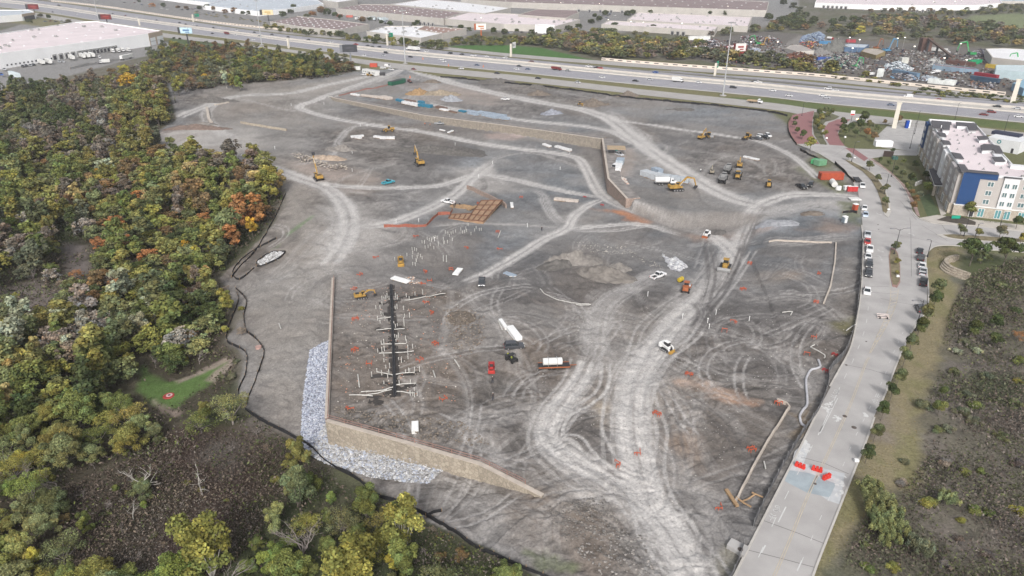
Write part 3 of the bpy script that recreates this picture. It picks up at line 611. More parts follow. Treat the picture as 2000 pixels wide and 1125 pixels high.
# ================================================================ RETAINING WALLS, PILES, RIPRAP, FENCES
def stone_mat(name, c1, c2, sc=1.0, mortar=.5):
    m = M(name, c1, .95, 0, .2, .7, 0); t = m.node_tree; n = t.nodes; b = n["Principled BSDF"]
    tc = n.new("ShaderNodeTexCoord"); vo = n.new("ShaderNodeTexVoronoi"); vo.inputs["Scale"].default_value = sc; t.links.new(tc.outputs["Object"], vo.inputs["Vector"])
    mx = n.new("ShaderNodeMix"); mx.data_type = 'RGBA'; mx.inputs[6].default_value = (*c1, 1); mx.inputs[7].default_value = (*c2, 1)
    sp = n.new("ShaderNodeSeparateColor"); t.links.new(vo.outputs["Color"], sp.inputs[0]); t.links.new(sp.outputs[0], mx.inputs[0])
    vd = n.new("ShaderNodeTexVoronoi"); vd.feature = 'DISTANCE_TO_EDGE'; vd.inputs["Scale"].default_value = sc; t.links.new(tc.outputs["Object"], vd.inputs["Vector"])
    mr = n.new("ShaderNodeMapRange"); mr.inputs[2].default_value = .12; mr.inputs[3].default_value = mortar; t.links.new(vd.outputs[0], mr.inputs[0])
    sc_ = n.new("ShaderNodeVectorMath"); sc_.operation = 'SCALE'; t.links.new(mx.outputs[2], sc_.inputs[0]); t.links.new(mr.outputs[0], sc_.inputs["Scale"])
    t.links.new(sc_.outputs[0], b.inputs["Base Color"]); bp = n.new("ShaderNodeBump"); bp.inputs["Distance"].default_value = .06
    t.links.new(mr.outputs[0], bp.inputs["Height"]); t.links.new(bp.outputs[0], b.inputs["Normal"]); return m
LIME = stone_mat("limestone_block", (.40, .35, .28), (.29, .25, .20), 1.3, .7)
PINKW = stone_mat("pink_block", (.33, .25, .21), (.25, .2, .17), 1.3, .75)
LIMEG = stone_mat('grey_limestone_block', (.30, .265, .22), (.22, .195, .165), 1.3, .7)
def retwall(name, pts, att_top, att_bot, w, mat, label, cap=True, side=1, inner=.3):
    """wall standing on the low side of a step"""
    A = [p[:2] for p in pts]; A = resamp(A, 2.0); n = len(A); l = np.linspace(0, 1, n)
    base = np.array([p[:2] for p in pts]); bl = np.r_[0, np.cumsum(np.hypot(*np.diff(base, axis=0).T))]; s = np.arange(n) * 2.0
    top = np.interp(s, bl, att_top) ; bot = np.interp(s, bl, att_bot)
    I = offs(A, -inner * side); O = offs(A, (w - .3) * side); mb = MB()
    vs = [(*q, z) for q, z in zip(I, bot)] + [(*q, z) for q, z in zip(I, top)] + [(*q, z) for q, z in zip(O, top)] + [(*q, z) for q, z in zip(O, bot)]
    fs = [(k*n+i, k*n+i+1, (k+1)*n+i+1, (k+1)*n+i) for k in range(3) for i in range(n-1)] + [(0, n, 2*n, 3*n), (n-1, 4*n-1, 3*n-1, 2*n-1)]
    mb.add(vs, fs)
    if inner > 1: mb.m = [1 if n-1 <= k < 2*(n-1) else 0 for k in range(len(fs))]
    o = solo(name, mb, [mat, SOILM], label, "retaining wall")
    if cap:
        cb = MB(); I2 = offs(A, (w - 1.1) * side); O2 = offs(A, (w - .22) * side); m_ = n
        vs = [(*q, z + .005) for q, z in zip(I2, top)] + [(*q, z + .16) for q, z in zip(I2, top)] + [(*q, z + .16) for q, z in zip(O2, top)] + [(*q, z + .005) for q, z in zip(O2, top)]
        cb.add(vs, [(k*n+i, k*n+i+1, (k+1)*n+i+1, (k+1)*n+i) for k in range(3) for i in range(n-1)] + [(0, n, 2*n, 3*n), (n-1, 4*n-1, 3*n-1, 2*n-1)])
        link("coping", cb.mesh("coping", CAPM), o)
    return o, A, top
SOILM = M('backfill_soil', (.2, .185, .175), .95, 0, .3, .4, .1)
CAPM = M("coping_stone", (.42, .37, .32), .9, 0, .12, .8)
def px3(s): return PX(s)
LW = px3("652,545 648,640 640,822"); o1, a1, t1 = retwall("retaining_wall", LW, [.3, .3, .3], [-1, -5, -8], .8, PINKW, "long straight block wall on the left edge of the near pad")
LW2 = px3("640,822 790,863 940,905 1068,967"); o2, a2, t2 = retwall("retaining_wall", LW2, [.3, .25, .1, -.2], [-8, -7.6, -5.4, -1.5], 1.0, LIME, "tan limestone wall tapering down above the white riprap")
UP = px3("645,189 655,192 830,226 1000,247 1178,272"); o3, a3, t3 = retwall("retaining_wall", UP, [.1, .2, .2, .2, .2], [-3, -3.5, -5, -6.4, -7], 1.0, LIMEG, "long tan limestone wall below the upper storage pad", inner=5)
UP2 = px3("1178,272 1190,352 1228,390"); o4, a4, t4 = retwall("retaining_wall", UP2, [.5, .6, .1], [-7, -7, -5], 1.0, PINKW, "pinkish block wall turning toward the camera beside the upper pad", inner=5)
def lowwall(s, h, w, mat, label, dz=-.6):
    A = resamp(PX(s), 2.0); n = len(A); zz = np.array([gz(*q) for q in A]); I = offs(A, -w/2); O = offs(A, w/2); mb = MB()
    vs = [(*q, z + dz) for q, z in zip(I, zz)] + [(*q, z + h) for q, z in zip(I, zz)] + [(*q, z + h) for q, z in zip(O, zz)] + [(*q, z + dz) for q, z in zip(O, zz)]
    mb.add(vs, [(k*n+i, k*n+i+1, (k+1)*n+i+1, (k+1)*n+i) for k in range(3) for i in range(n-1)] + [(0, n, 2*n, 3*n), (n-1, 4*n-1, 3*n-1, 2*n-1)])
    return solo("low_wall", mb, mat, label, "wall")
lowwall("1502,468 1570,470 1633,473", .5, .35, CAPM, "low stone wall along the back of the right hand pad")
lowwall("1633,473 1631,510 1622,560 1608,594", .5, .4, CAPM, "low stone wall down the right side of the right pad")
lowwall("1518,781 1545,791 1495,868 1432,988", .7, .32, CAPM, "low concrete wall bent at a corner beside the street fence")
lowwall("912,350 950,366 985,384 990,392", 1.6, .6, PINKW, "short block wall behind the wooden footing forms")
lowwall("470,238 520,245 560,250", 1.2, .6, LIME, "short tan wall stub at the far left of the site")
lowwall("404,210 408,232 414,240", 1.0, 1.5, CAPM, "pale curved wall by the dirt mound, top left of site")
lowwall("420,205 446,200", .6, 2.0, CAPM, "pale strip of wall beside the far left mound")
# guard railing on the limestone wall
RAIL = M("railing_rust", (.36, .22, .18), .7, 0, .1, 1)
def railing(A, top, label, off=-.1, h=1.1, step=3):
    mb = MB(); Q = offs(A, off)
    for z_ in (.55, h): mb.tube([(*q, t + z_) for q, t in zip(Q, top)], .07, 5)
    o = solo("guard_railing", mb, RAIL, label, "railing")
    for i in range(0, len(Q), 2): pm = MB(); pm.cyl((*Q[i], top[i]), (*Q[i], top[i] + h), .07, n=6); link("post", pm.mesh("post", RAIL), o)
railing(a2[:int(len(a2) * .94)], t2, "rusty pink guard railing along the tan limestone wall")
railing(a1, t1, "rusty guard railing on the straight left wall", h=.9)
# riprap
RIP = PX("640,668 606,684 592,780 588,858 600,885 640,908 720,932 835,947 866,912 780,885 637,880 645,800"); 
ROCKW = M("riprap_stone", None, .9, 0, .12, 2, obj=False, attr="Col")
def rocks(name, poly, n, r0, r1, label, cat, cols, zof=.05, seed=1, kind="stuff", pile=None):
    g = np.random.default_rng(seed); xs = [p[0] for p in poly]; ys = [p[1] for p in poly]; X = g.uniform(min(xs), max(xs), n * 4); Y = g.uniform(min(ys), max(ys), n * 4)
    m = inpoly(X, Y, poly); X = X[m][:n]; Y = Y[m][:n]; n = len(X); V = []; F = []; CC = []
    ico = np.array([(0,0,1),(.9,0,.3),(.25,.85,.3),(-.75,.5,.3),(-.75,-.5,.3),(.25,-.85,.3),(0,0,-.6)]); fs = [(0,1,2),(0,2,3),(0,3,4),(0,4,5),(0,5,1),(6,2,1),(6,3,2),(6,4,3),(6,5,4),(6,1,5)]
    d_ = pdist(X, Y, list(poly) + [poly[0]])[0] if pile else None
    for i in range(n):
        if name == 'riprap' and gz(X[i], Y[i]) > -1.2: continue
        r = g.uniform(r0, r1); a = g.uniform(0, 6.28); c_, s_ = math.cos(a), math.sin(a); q = ico * g.uniform(.65, 1.25, (7, 3)) * r
        x = q[:, 0]*c_ - q[:, 1]*s_; y = q[:, 0]*s_ + q[:, 1]*c_; z0 = gz(X[i], Y[i]) + zof + (min(pile[0], d_[i] * pile[1]) * g.uniform(.3, 1) if pile else g.uniform(0, r0))
        k = len(V); V += list(zip(x + X[i], y + Y[i], q[:, 2]*.7 + z0)); F += [tuple(k + j for j in f) for f in fs]
        col = np.array(cols[g.integers(len(cols))]) * g.uniform(.7, 1.15); CC += [(*col, 1)] * 7
    me = bpy.data.meshes.new(name); me.from_pydata(V, [], F); me.materials.append(ROCKW)
    a = me.color_attributes.new("Col", 'FLOAT_COLOR', 'POINT'); a.data.foreach_set("color", np.clip(np.array(CC, np.float32), 0, 1).ravel())
    return tag(link(name, me), label, cat, None, kind)
LB = [(.38, .41, .48), (.31, .34, .41), (.48, .5, .55), (.2, .21, .26)]; LB2 = [(.38, .38, .38), (.52, .52, .52), (.24, .235, .23)]
for q in ("riprap",):
    rocks(q, [p[:2] for p in [G(x, y) for x, y in ((645, 664), (606, 684), (592, 780), (588, 858), (600, 885), (640, 908), (640, 822))]], 9500, .15, .36, "narrow strip of bluish white rock below the straight wall", "riprap", LB, 0, 2)
    rocks(q, [p[:2] for p in [G(x, y) for x, y in ((636, 830), (600, 885), (640, 908), (720, 932), (765, 938), (835, 944), (866, 910), (850, 880), (640, 840))]], 9500, .18, .5, "bed of white rock at the foot of the limestone wall", "riprap", LB2 + LB[:1], 0, 3)
for s_, n_, r0, r1, lab, cols, pl in [
    ("502,511 525,496 550,491 555,494 540,507 510,517", 900, .2, .5, "oval of pale rocks ringed by a black silt fence", LB2, None),
    ("1289,484 1300,481 1312,486 1322,482 1340,494 1345,501 1328,511 1312,505 1296,500", 380, .25, .85, "heap of broken grey concrete slabs and rubble", [(.42, .43, .45), (.33, .33, .35), (.52, .52, .52)], (1.1, .4)),
    ("565,300 590,300 650,322 676,318 678,330 650,334 590,318", 260, .25, .7, "scatter of pale broken rubble by the left excavator", [(.36, .31, .26), (.3, .27, .25), (.42, .38, .32)], (1.2, .4)),
    ("1208,345 1222,348 1228,360 1214,356", 160, .25, .6, "small heap of pink white rubble beside the block wall", [(.5, .36, .3), (.5, .48, .45)], (1, .5)),
    ("470,300 500,308 490,318 470,312", 60, .2, .5, "few white stones near the woods at the far track", LB2, None),
    ("788,540 810,540 820,552 800,556", 60, .12, .35, "litter of broken boards and offcuts by the white sheet", [(.5, .3, .2), (.6, .55, .5)], None),
    ("1180,1020 1260,1040 1280,1120 1180,1125 1120,1080", 300, .1, .32, "loose stones scattered on the slope at the bottom", [(.2, .19, .18), (.28, .26, .24), (.14, .13, .12)], None),
    ("1120,470 1220,480 1300,500 1280,530 1240,500 1130,490", 240, .1, .3, "small stones strewn by the two big dirt mounds", [(.3, .28, .26), (.4, .37, .33)], None),
    ("660,560 900,560 900,780 660,790", 700, .08, .26, "loose clods and scraps strewn about the plumbing trenches", [(.3, .26, .22), (.22, .19, .17), (.45, .42, .38), (.5, .25, .16)], None),
    ("650,790 780,810 900,820 960,870 820,860 660,820", 500, .12, .35, "brown clods of soil piled along the wall top", [(.17, .14, .11), (.22, .19, .16)], (.6, .3)),
    ("865,605 900,598 945,615 950,660 920,690 880,680", 450, .1, .34, "patch of rough brown clods right of the plumbing", [(.2, .16, .12), (.15, .12, .1), (.26, .22, .18)], (.8, .25)),
    ("1060,990 1180,960 1220,1040 1100,1060", 500, .1, .3, "dark clods on the bank right of the silt fence", [(.15, .14, .13), (.22, .2, .18)], None),
    ("1180,560 1260,580 1700,640 1560,760 1300,1000 1150,960 1000,780", 1200, .06, .2, "stones strewn over the middle of the site", [(.3, .28, .27), (.2, .19, .18), (.45, .43, .4)], None)]:
    rocks("loose_rock", [p[:2] for p in PG(s_)], n_, r0, r1, lab, "rocks", cols, 0, n_ % 97, "stuff", pl)
# heaps
def heap(px, py, rx, ry, h, col, label, rz=0, seed=0, flatt=1.0, name="dirt_pile", cat="dirt pile"):
    c = G2(px, py); nR, nA = 22, 44; V = [(0, 0, 0)]; F = []
    for i in range(1, nR + 1):
        for j in range(nA):
            r = i / nR; a = 2*math.pi*j/nA; x = rx*r*math.cos(a); y = ry*r*math.sin(a); e = 1 + .35*(float(vn(math.cos(a)*1.3+5+seed, math.sin(a)*1.3+5)) - .5)*2
            V.append((x*e, y*e, 0))
    def hh(x, y, r):
        f = max(0, 1 - r) ** flatt if flatt > 1 else min(1, (1 - r) * (2 - flatt))
        return h * f * (.8 + .4*float(fbm(x/3+seed, y/3, 3, seed % 7))) + (.55*h*(float(fbm(x/1.5, y/1.5+seed, 3, 3)) - .5)) * (1 if r < .95 else 0) - .15 * (r >= .99)
    V2 = []
    for k, (x, y, _) in enumerate(V):
        i = 0 if k == 0 else (k-1)//nA + 1; X = c[0] + x*math.cos(rz) - y*math.sin(rz); Y = c[1] + x*math.sin(rz) + y*math.cos(rz)
        V2.append((X - c[0], Y - c[1], gz(X, Y) - c[2] + hh(x, y, i/nR)))
    F += [(0, 1 + j, 1 + (j+1) % nA) for j in range(nA)]
    F += [(1 + i*nA + j, 1 + (i+1)*nA + j, 1 + (i+1)*nA + (j+1) % nA, 1 + i*nA + (j+1) % nA) for i in range(nR - 1) for j in range(nA)]
    mb = MB(); mb.add(V2, F)
    m = cached(("hm", col), lambda: M("heap_material", col, .95, 0, .28, .8, .25, detail=8))
    return solo(name, mb, m, label, cat, loc=c, smooth=True)
GR = (.19, .175, .16); DG = (.11, .103, .096); BRN = (.14, .118, .098)
for a in [(1122, 508, 8.5, 4.5, 3.6, GR, "smooth grey brown dirt mound left of the rough one", R(15), 1), (1178, 534, 9, 5.5, 3.6, (.165, .15, .135), "rough brown dirt mound right of the smooth one", R(-20), 2),
          (1210, 524, 4.5, 3.5, 3.0, GR, "small pointed dirt mound beside the rough brown one", 0, 3), (1098, 515, 8, 4, 1.8, DG, "low dark dirt spill left of the two big mounds", R(30), 4),
          (848, 296, 26, 9, 3.4, DG, "wide dark soil bank behind the excavator with bent boom", 0, 5), (1158, 205, 10, 6, 4.5, BRN, "brown dirt pile beside the small yellow dozer", 0, 6),
          (1052, 184, 8, 5, 3.0, BRN, "low brown dirt pile on the left of the upper yard", 0, 7), (1046, 171, 8, 4, 3.0, DG, "grey dirt pile right below the highway fence gap", 0, 8),
          (1226, 188, 7, 4, 3.6, BRN, "small brown dirt pile against the highway fence", 0, 9), (967, 160, 14, 6, 3.2, DG, "broad grey dirt ramp at the break in the fence", 0, 10),
          (418, 198, 15, 6, 3.2, DG, "dark dirt mound at the far left corner of the site", 0, 12), (385, 250, 17, 6, 2.2, (.16, .12, .1), "brown dirt heap next to the woods, far left", 0, 13),
          (1330, 214, 9, 4, 1.4, DG, "flat dirt heap in the upper right yard", 0, 14), (395, 243, 8, 4, 1.6, GR, "small rough dirt heap by the orange tree edge", 0, 15),
          (668, 293, 9, 4, 2.6, GR, "small grey dirt cone behind the left rubble", 0, 16), (640, 309, 9, 4, 2.0, (.33, .26, .2), "pale sandy heap beside the left rubble", 0, 17),
          (1085, 190, 6, 4, 1.6, DG, "little dirt heap left of the small dozer", 0, 18),
          (1404, 452, 3.5, 2.6, 1.0, DG, "fresh soil heap at the end of the trench", 0, 20), (1583, 417, 4.5, 2.6, 1.2, BRN, "small brown dirt heap near the street entrance", 0, 21),
          (895, 622, 4, 4, .5, BRN, "rough brown soil heap right of the plumbing", 0, 22), (845, 160, 7, 3.5, 2.4, BRN, "brown dirt heap beside the red telehandler", 0, 24)]:
    heap(a[0], a[1], a[2], a[3], a[4], a[5], a[6], a[7], a[8])
heap(818, 183, 9, 5, 3.8, (.36, .24, .13), "orange sand pile in the upper storage yard", 0, 31, 1, "sand_pile", "sand pile")
heap(860, 184, 13, 5, 3.0, (.24, .2, .15), "brown soil pile touching the orange sand", 0, 32)
heap(881, 195, 8, 4.5, 3.4, (.25, .26, .28), "pale bluish gravel pile in the upper yard", 0, 33, 1, "gravel_pile", "gravel pile")
heap(1078, 221, 6.5, 4.5, 2.8, (.22, .23, .26), "blue grey gravel pile beside the upper haul road", 0, 34, 1, "gravel_pile", "gravel pile")
heap(1520, 434, 9, 4, .7, (.28, .285, .3), "flat grey gravel spread near the street entrance", 0, 35, 1, "gravel_pile", "gravel pile")
heap(885, 352 + 45, 2, 2, .1, GR, "tiny soil lump near the white pickup", 0, 36)
# silt fences
def fence(s, h, mat, label, cat="silt fence", name="silt_fence", post=3.0, th=.05, pm=None, lean=0, smooth=True):
    raw = [G(*map(float, q.split(','))) for q in s.split()]; A = resamp(catmull(raw, 5) if smooth else raw, 1.5); n = len(A); z0 = [gz(*q) for q in A]; mb = MB()
    I = offs(A, -th/2); O = offs(A, th/2 + lean)
    hs_ = [h * (.6 + .6*float(vn(i*.35, len(s)))) for i in range(n)]; vs = [(*q, z - .25) for q, z in zip(I, z0)] + [(*q, z + k) for q, z, k in zip(I, z0, hs_)] + [(*q, z + k) for q, z, k in zip(O, z0, hs_)] + [(*q, z - .25) for q, z in zip(O, z0)]
    mb.add(vs, [(k*n+i, k*n+i+1, (k+1)*n+i+1, (k+1)*n+i) for k in range(3) for i in range(n-1)] + [(0, n, 2*n, 3*n), (n-1, 4*n-1, 3*n-1, 2*n-1)])
    o = solo(name, mb, mat, label, cat)
    st_ = max(1, int(post / 1.5)); st_ = max(st_, -(-n // 95))
    for i in range(0, n, st_):
        q = MB(); q.cyl((*A[i], z0[i] - .2), (*A[i], z0[i] + h + .25), .05, n=5); link("post", q.mesh("post", pm or WOOD), o)
fence("558,378 548,400 540,420 525,448 500,488 468,522 450,545", .7, BLKF, "black silt fence at the edge of the woods, upper stretch")
fence("540,466 505,483 478,500 458,525 455,538 470,545 500,520", .6, BLKF, "black silt fence looping above the oval of rocks")
fence("460,562 481,587 476,617 481,647 500,662 515,684 512,705 500,742 490,765 480,797", .7, BLKF, "black silt fence winding down the dirt slope")
fence("462,570 465,592 441,660 470,680 482,694 479,737 465,770 480,798", .7, BLKF, "black silt fence tight against the woods, lower left")
fence("480,800 520,828 600,868 640,905 700,938 740,970 780,984 835,1010 880,1038 950,1078 1050,1122 1150,1165", .8, BLKF, "long black silt fence along the creek at the bottom", lean=.12)
fence("500,518 503,508 525,495 555,491 556,495 540,507 515,517 500,520", .6, BLKF, "black silt fence ring round the oval of rocks")
fence("832,1012 848,1003 870,998", .7, BLKF, "short black silt fence spur on the slope")
fence("985,162 1100,174 1250,194 1400,207 1500,219 1540,228", 1.3, BLKF, "black mesh fence along the highway side of the site", post=6)
fence("860,151 900,154 956,160", 1.3, BLKF, "short black mesh fence near the site office", post=6)
fence("1544,230 1539,245 1541,262 1556,284", 1.4, BLKF, "black mesh fence curving round the brick entrance", post=4)
fence("1562,294 1585,306 1617,323", 1.0, BLKF, "black mesh fence piece behind the green dumpsters")
fence("1630,320 1645,333 1662,350 1668,358", 1.2, BLKF, "mesh fence along the street behind the orange container")
fence("1645,417 1662,415 1676,418", .8, BLKF, "black silt fence scrap by the porta johns")
MESHF = M("mesh_fabric", (.1, .1, .105), .8, 0, .2, 1)
fence("1684,470 1680,530 1674,600 1668,640 1650,690 1630,712 1618,728 1617,752 1600,800 1570,842 1540,890 1518,930 1490,985 1470,1032", 1.7, MESHF, "dark mesh construction fence beside the street", "fence", "mesh_fence", 3, .05, STEEL)
fence("1452,1068 1445,1090 1430,1125 1400,1190", 1.7, MESHF, "dark mesh fence at the bottom near the storm inlet", "fence", "mesh_fence", 3, .05, STEEL)
fence("750,443 832,443 856,419 880,419 884,410", 1.1, M("orange_netting", (.38, .13, .09), .8, 0, .15, 2), "orange safety netting left of the wooden footings", "fence", "safety_netting", 4, .04, None, 0, False)
fence("662,187 700,178 740,170 765,164", .9, M("pink_netting", (.42, .22, .19), .85, 0, .1, 2), "faded orange netting above the upper wall", "fence", "safety_netting", 6)
fence("138,136 180,127 235,118", 2, STEEL, "steel fence in front of the warehouse truck yard", "fence", "yard_fence", 3, .04)
# curved seat terrace
for k in range(4):
    p = catmull([P(x - k*2.2 + 0, y + k*1.2) for x, y in ((1872, 508), (1855, 512), (1849, 520), (1860, 530), (1880, 538), (1894, 543))], 6)
    mb = MB(); A = offs(p, 0); B = offs(p, 1.0); n = len(p); z = 1.6 - .4*k
    vs = [(*q, -.1) for q in A] + [(*q, z) for q in A] + [(*q, z) for q in B] + [(*q, -.1) for q in B]
    mb.add(vs, [(j*n+i, j*n+i+1, (j+1)*n+i+1, (j+1)*n+i) for j in range(3) for i in range(n-1)] + [(0, n, 2*n, 3*n), (n-1, 4*n-1, 3*n-1, 2*n-1)])
    if k == 0: seat = empty("stone_terrace", (0, 0, 0), 0, "curved tiers of tan stone seating beside the two oaks", "terrace")
    link("tier", mb.mesh("tier", LIME), seat)
# ================================================================ BUILDINGS
TPO = M("pink_white_membrane", (.62, .55, .56), .85, 0, .08, .06, spec=.2); ROOFB = M("brown_gravel_roof", (.22, .17, .165), .95, 0, .15, .08)
ROOFW = M("white_membrane", (.66, .66, .67), .85, 0, .07, .08, spec=.2); ROOFG = M("grey_blue_roof", (.42, .46, .5), .85, 0, .08, .05)
TILT = M("tilt_wall_panel", (.45, .425, .39), .9, 0, .08, .12); WHT = M("white_tilt_wall", (.86, .86, .86), .85, 0, .04, .1); TAN = M("tan_panel", (.5, .4, .31), .85, 0, .06, .2)
DARKO = M("dark_opening", (.05, .05, .055), .7, 0, .1, 1); SKYL = M("skylight_dome", (.72, .72, .74), .4, 0, 0); HVACM = M("rooftop_unit_paint", (.35, .35, .34), .7, .1, .2, .6)
def skmesh(): return MB().box((0, 0, .25), (2.6, 1.3, .5), tx=.8, ty=.7).mesh("skylight", SKYL)
def hvmesh():
    b = MB().box((0, 0, .9), (2.6, 1.8, 1.3)); b.mat(1).cyl((.5, 0, 1.55), (.5, 0, 1.75), .5, n=10).box((-.8, 0, 1.65), (.8, 1.2, .2)); b.mat(0).box((-1.9, 0, .6), (1.2, 1.1, .5)); return b.mesh("rooftop_unit", [HVACM, DARKO])
def building(s, h, wallm, roofm, label, sky_n=0, hv=0, par=.9, name="warehouse", cat="warehouse", docks=None, seed=0, stripe=None):
    h *= .8; p = [P(*map(float, q.split(',')), h) for q in s.split()]; c = np.mean([q[:2] for q in p], 0); L = [(q[0] - c[0], q[1] - c[1]) for q in p]
    ar = sum(L[i][0]*L[(i+1) % len(L)][1] - L[(i+1) % len(L)][0]*L[i][1] for i in range(len(L)))
    if ar < 0: L = L[::-1]
    root = empty(name, (c[0], c[1], 0), 0, label, cat); n = len(L)
    w_ = MB(); w_.add([(*q, -1) for q in L] + [(*q, h) for q in L], [(i, (i+1) % n, n+(i+1) % n, n+i) for i in range(n)])
    In = []
    for i in range(n):                              # parapet inner face
        a, b, d = np.array(L[i-1]), np.array(L[i]), np.array(L[(i+1) % n]); e1 = (b-a)/np.linalg.norm(b-a); e2 = (d-b)/np.linalg.norm(d-b)
        nn = np.array([-e1[1]-e2[1], e1[0]+e2[0]]); In.append(tuple(b + nn/np.linalg.norm(nn)*.9))
    w_.add([(*q, h) for q in L] + [(*q, h) for q in In] + [(*q, h-par) for q in In], [(i, (i+1) % n, n+(i+1) % n, n+i) for i in range(n)] + [(n+i, n+(i+1) % n, 2*n+(i+1) % n, 2*n+i) for i in range(n)])
    link("wall", w_.mesh("wall", wallm), root); r = MB(); r.add([(*q, h-par) for q in In], [tuple(range(n))]); ro = link("roof", r.mesh("roof", roofm), root)
    xs = [q[0] for q in In]; ys = [q[1] for q in In]; g = np.random.default_rng(seed + 5)
    e = max(range(n), key=lambda i: math.dist(L[i], L[(i+1) % n])); ang = math.atan2(L[(e+1) % n][1]-L[e][1], L[(e+1) % n][0]-L[e][0])
    if sky_n:
        sp = math.sqrt(abs(ar) / 2 / sky_n); sk = cached("sky", skmesh); k = 0; ca, sa = math.cos(ang), math.sin(ang)
        for i in range(-60, 60):
            for j in range(-60, 60):
                x = (i + .5*(j % 2))*sp*1.3*ca - j*sp*.8*sa; y = (i + .5*(j % 2))*sp*1.3*sa + j*sp*.8*ca
                if k < 98 and inpoly(np.array([x]), np.array([y]), In)[0] and pdist(np.array([x]), np.array([y]), In + [In[0]])[0][0] > 3: link("skylight", sk, ro, (x, y, h-par), ang); k += 1
    hm = cached("hv", hvmesh); k = 0
    while k < hv:
        x, y = g.uniform(min(xs), max(xs)), g.uniform(min(ys), max(ys))
        if inpoly(np.array([x]), np.array([y]), In)[0]: link("rooftop_unit", hm, ro, (x, y, h-par), ang + R(90)*g.integers(2)); k += 1
    if docks:
        dm = cached("dock", lambda: MB().box((0, -.1, 2.6), (3.0, .5, 3.4)).mesh("dock_door", DARKO)); fm = cached("dockf", lambda: MB().box((-1.9, -.2, 2.5), (.7, .7, 4.4)).box((1.9, -.2, 2.5), (.7, .7, 4.4)).box((0, -.2, 4.9), (4.5, .7, .6)).mesh("dock_frame", HVACM))
        for (i, t0, t1, m) in docks:
            a, b = P(*i[0], 0), P(*i[1], 0); an = math.atan2(b[1]-a[1], b[0]-a[0])
            for t in np.linspace(t0, t1, m): o = link("dock_door", dm, root, (a[0]*(1-t)+b[0]*t - c[0], a[1]*(1-t)+b[1]*t - c[1], 0), an); link("dock_frame", fm, o)
    if stripe:                                      # wall strip of another colour butted on the outside
        for (i, t0, t1, z0, z1, m_) in stripe:
            a, b = np.array(L[i]), np.array(L[(i+1) % n]); q0 = a*(1-t0)+b*t0; q1 = a*(1-t1)+b*t1; d = (b-a)/np.linalg.norm(b-a); o_ = np.array([d[1], -d[0]])*.12
            mb = MB(); mb.slab([tuple(q0), tuple(q1), tuple(q1+o_), tuple(q0+o_)][::-1], z0, z1); link("wall_panel", mb.mesh("wall_panel", m_), root)
    return root, c, L
r1, c1, L1 = building("-120,119 0,104 289,66 316,60 187,41 146,43 0,65 -120,80", 15, WHT, TPO, "huge white warehouse with pinkish roof, upper left", 40, 16, docks=None)
# truck docks on its long side
A_, B_ = P(60, 127), P(275, 101)
dm = MB().box((0, -.3, 2.4), (3.1, .4, 3.2)).mesh("dock_door", DARKO); fm = MB().box((-1.9, -.4, 2.6), (.7, .7, 4.6)).box((1.9, -.4, 2.6), (.7, .7, 4.6)).box((0, -.4, 5.1), (4.5, .7, .5)).mesh("dock_frame", HVACM)
wa = np.array(P(0, 104, 12)[:2]); wb = np.array(P(289, 66, 12)[:2]); an1 = math.atan2(*(wb - wa)[::-1])
for t in list(np.linspace(.30, .38, 3)) + list(np.linspace(.46, .72, 11)) + [.42]:
    q = wa * (1 - t) + wb * t; link("dock_door", dm, r1, (q[0]-c1[0], q[1]-c1[1], 0), an1); link("dock_frame", fm, r1, (q[0]-c1[0], q[1]-c1[1], 0), an1)
for t in np.linspace(.02, .28, 12): q = wa*(1-t)+wb*t; link("window", MB().box((0, -.05, 2.2), (1.4, .2, 1.2)).mesh("window", DARKO) if t < .03 else bpy.data.meshes["window"], r1, (q[0]-c1[0], q[1]-c1[1], 0), an1)
def span(a, b, t0, t1, z0, z1, m, root, c, th=.16):
    a, b = np.array(a), np.array(b); d = (b-a)/np.linalg.norm(b-a); o = np.array([d[1], -d[0]]); q0 = a*(1-t0)+b*t0-c; q1 = a*(1-t1)+b*t1-c
    mb = MB(); mb.slab([tuple(q0 - o*.05), tuple(q0 + o*th), tuple(q1 + o*th), tuple(q1 - o*.05)], z0, z1); return link("wall_panel", mb.mesh("wall_panel", m), root)
wc = np.array(P(316, 60, 12)[:2])
span(wb, wc, 0, 1, 7.6, 12.3, TAN, r1, c1); span(wb, wc, .44, .54, 0, 7.5, TAN, r1, c1); span(wb, wc, 0, .06, 0, 7.5, TAN, r1, c1); span(wb, wc, .0, 1, 3.8, 4.2, HVACM, r1, c1, .12)
r2, c2, L2 = building("-160,38 -40,34 42,28 68,24 56,19 -40,20 -160,24", 11, WHT, ROOFG, "smaller white warehouse with tan corner at the top left edge", 0, 10)
span(P(42, 28, 8.8)[:2], P(68, 24, 8.8)[:2], 0, 1, 5.6, 9.1, TAN, r2, c2); span(P(42, 28, 8.8)[:2], P(68, 24, 8.8)[:2], .12, .9, 0, 5.5, DARKO, r2, c2, .1)
building("527,42 590,52 662,58 721,47 650,38 580,31", 9, TILT, ROOFB, "low brown roofed warehouse just beyond the highway", 60, 4)
building("656,16 760,26 866,36 905,24 800,13 762,9 704,8", 11, TILT, ROOFB, "long brown roofed warehouse with trailers parked in front", 70, 3, docks=[(((663, 33), (862, 54)), .35, .4, 3), (((663, 33), (862, 54)), .82, .93, 4)])
building("762,8 855,17 947,26 998,15 905,4 830,-2", 11, TILT, ROOFW, "big white roofed warehouse behind the brown roofed one", 0, 10)
building("866,36 985,47 1045,48 1085,51 1133,38 1012,27 914,24", 10, TILT, TPO, "pale roofed warehouse with blue dock doors, top centre", 0, 16)
building("1012,28 1060,32 1105,35 1131,24 1126,19 1050,17", 13, TILT, ROOFB, "small brown roofed block behind the pale warehouse", 0, 0)
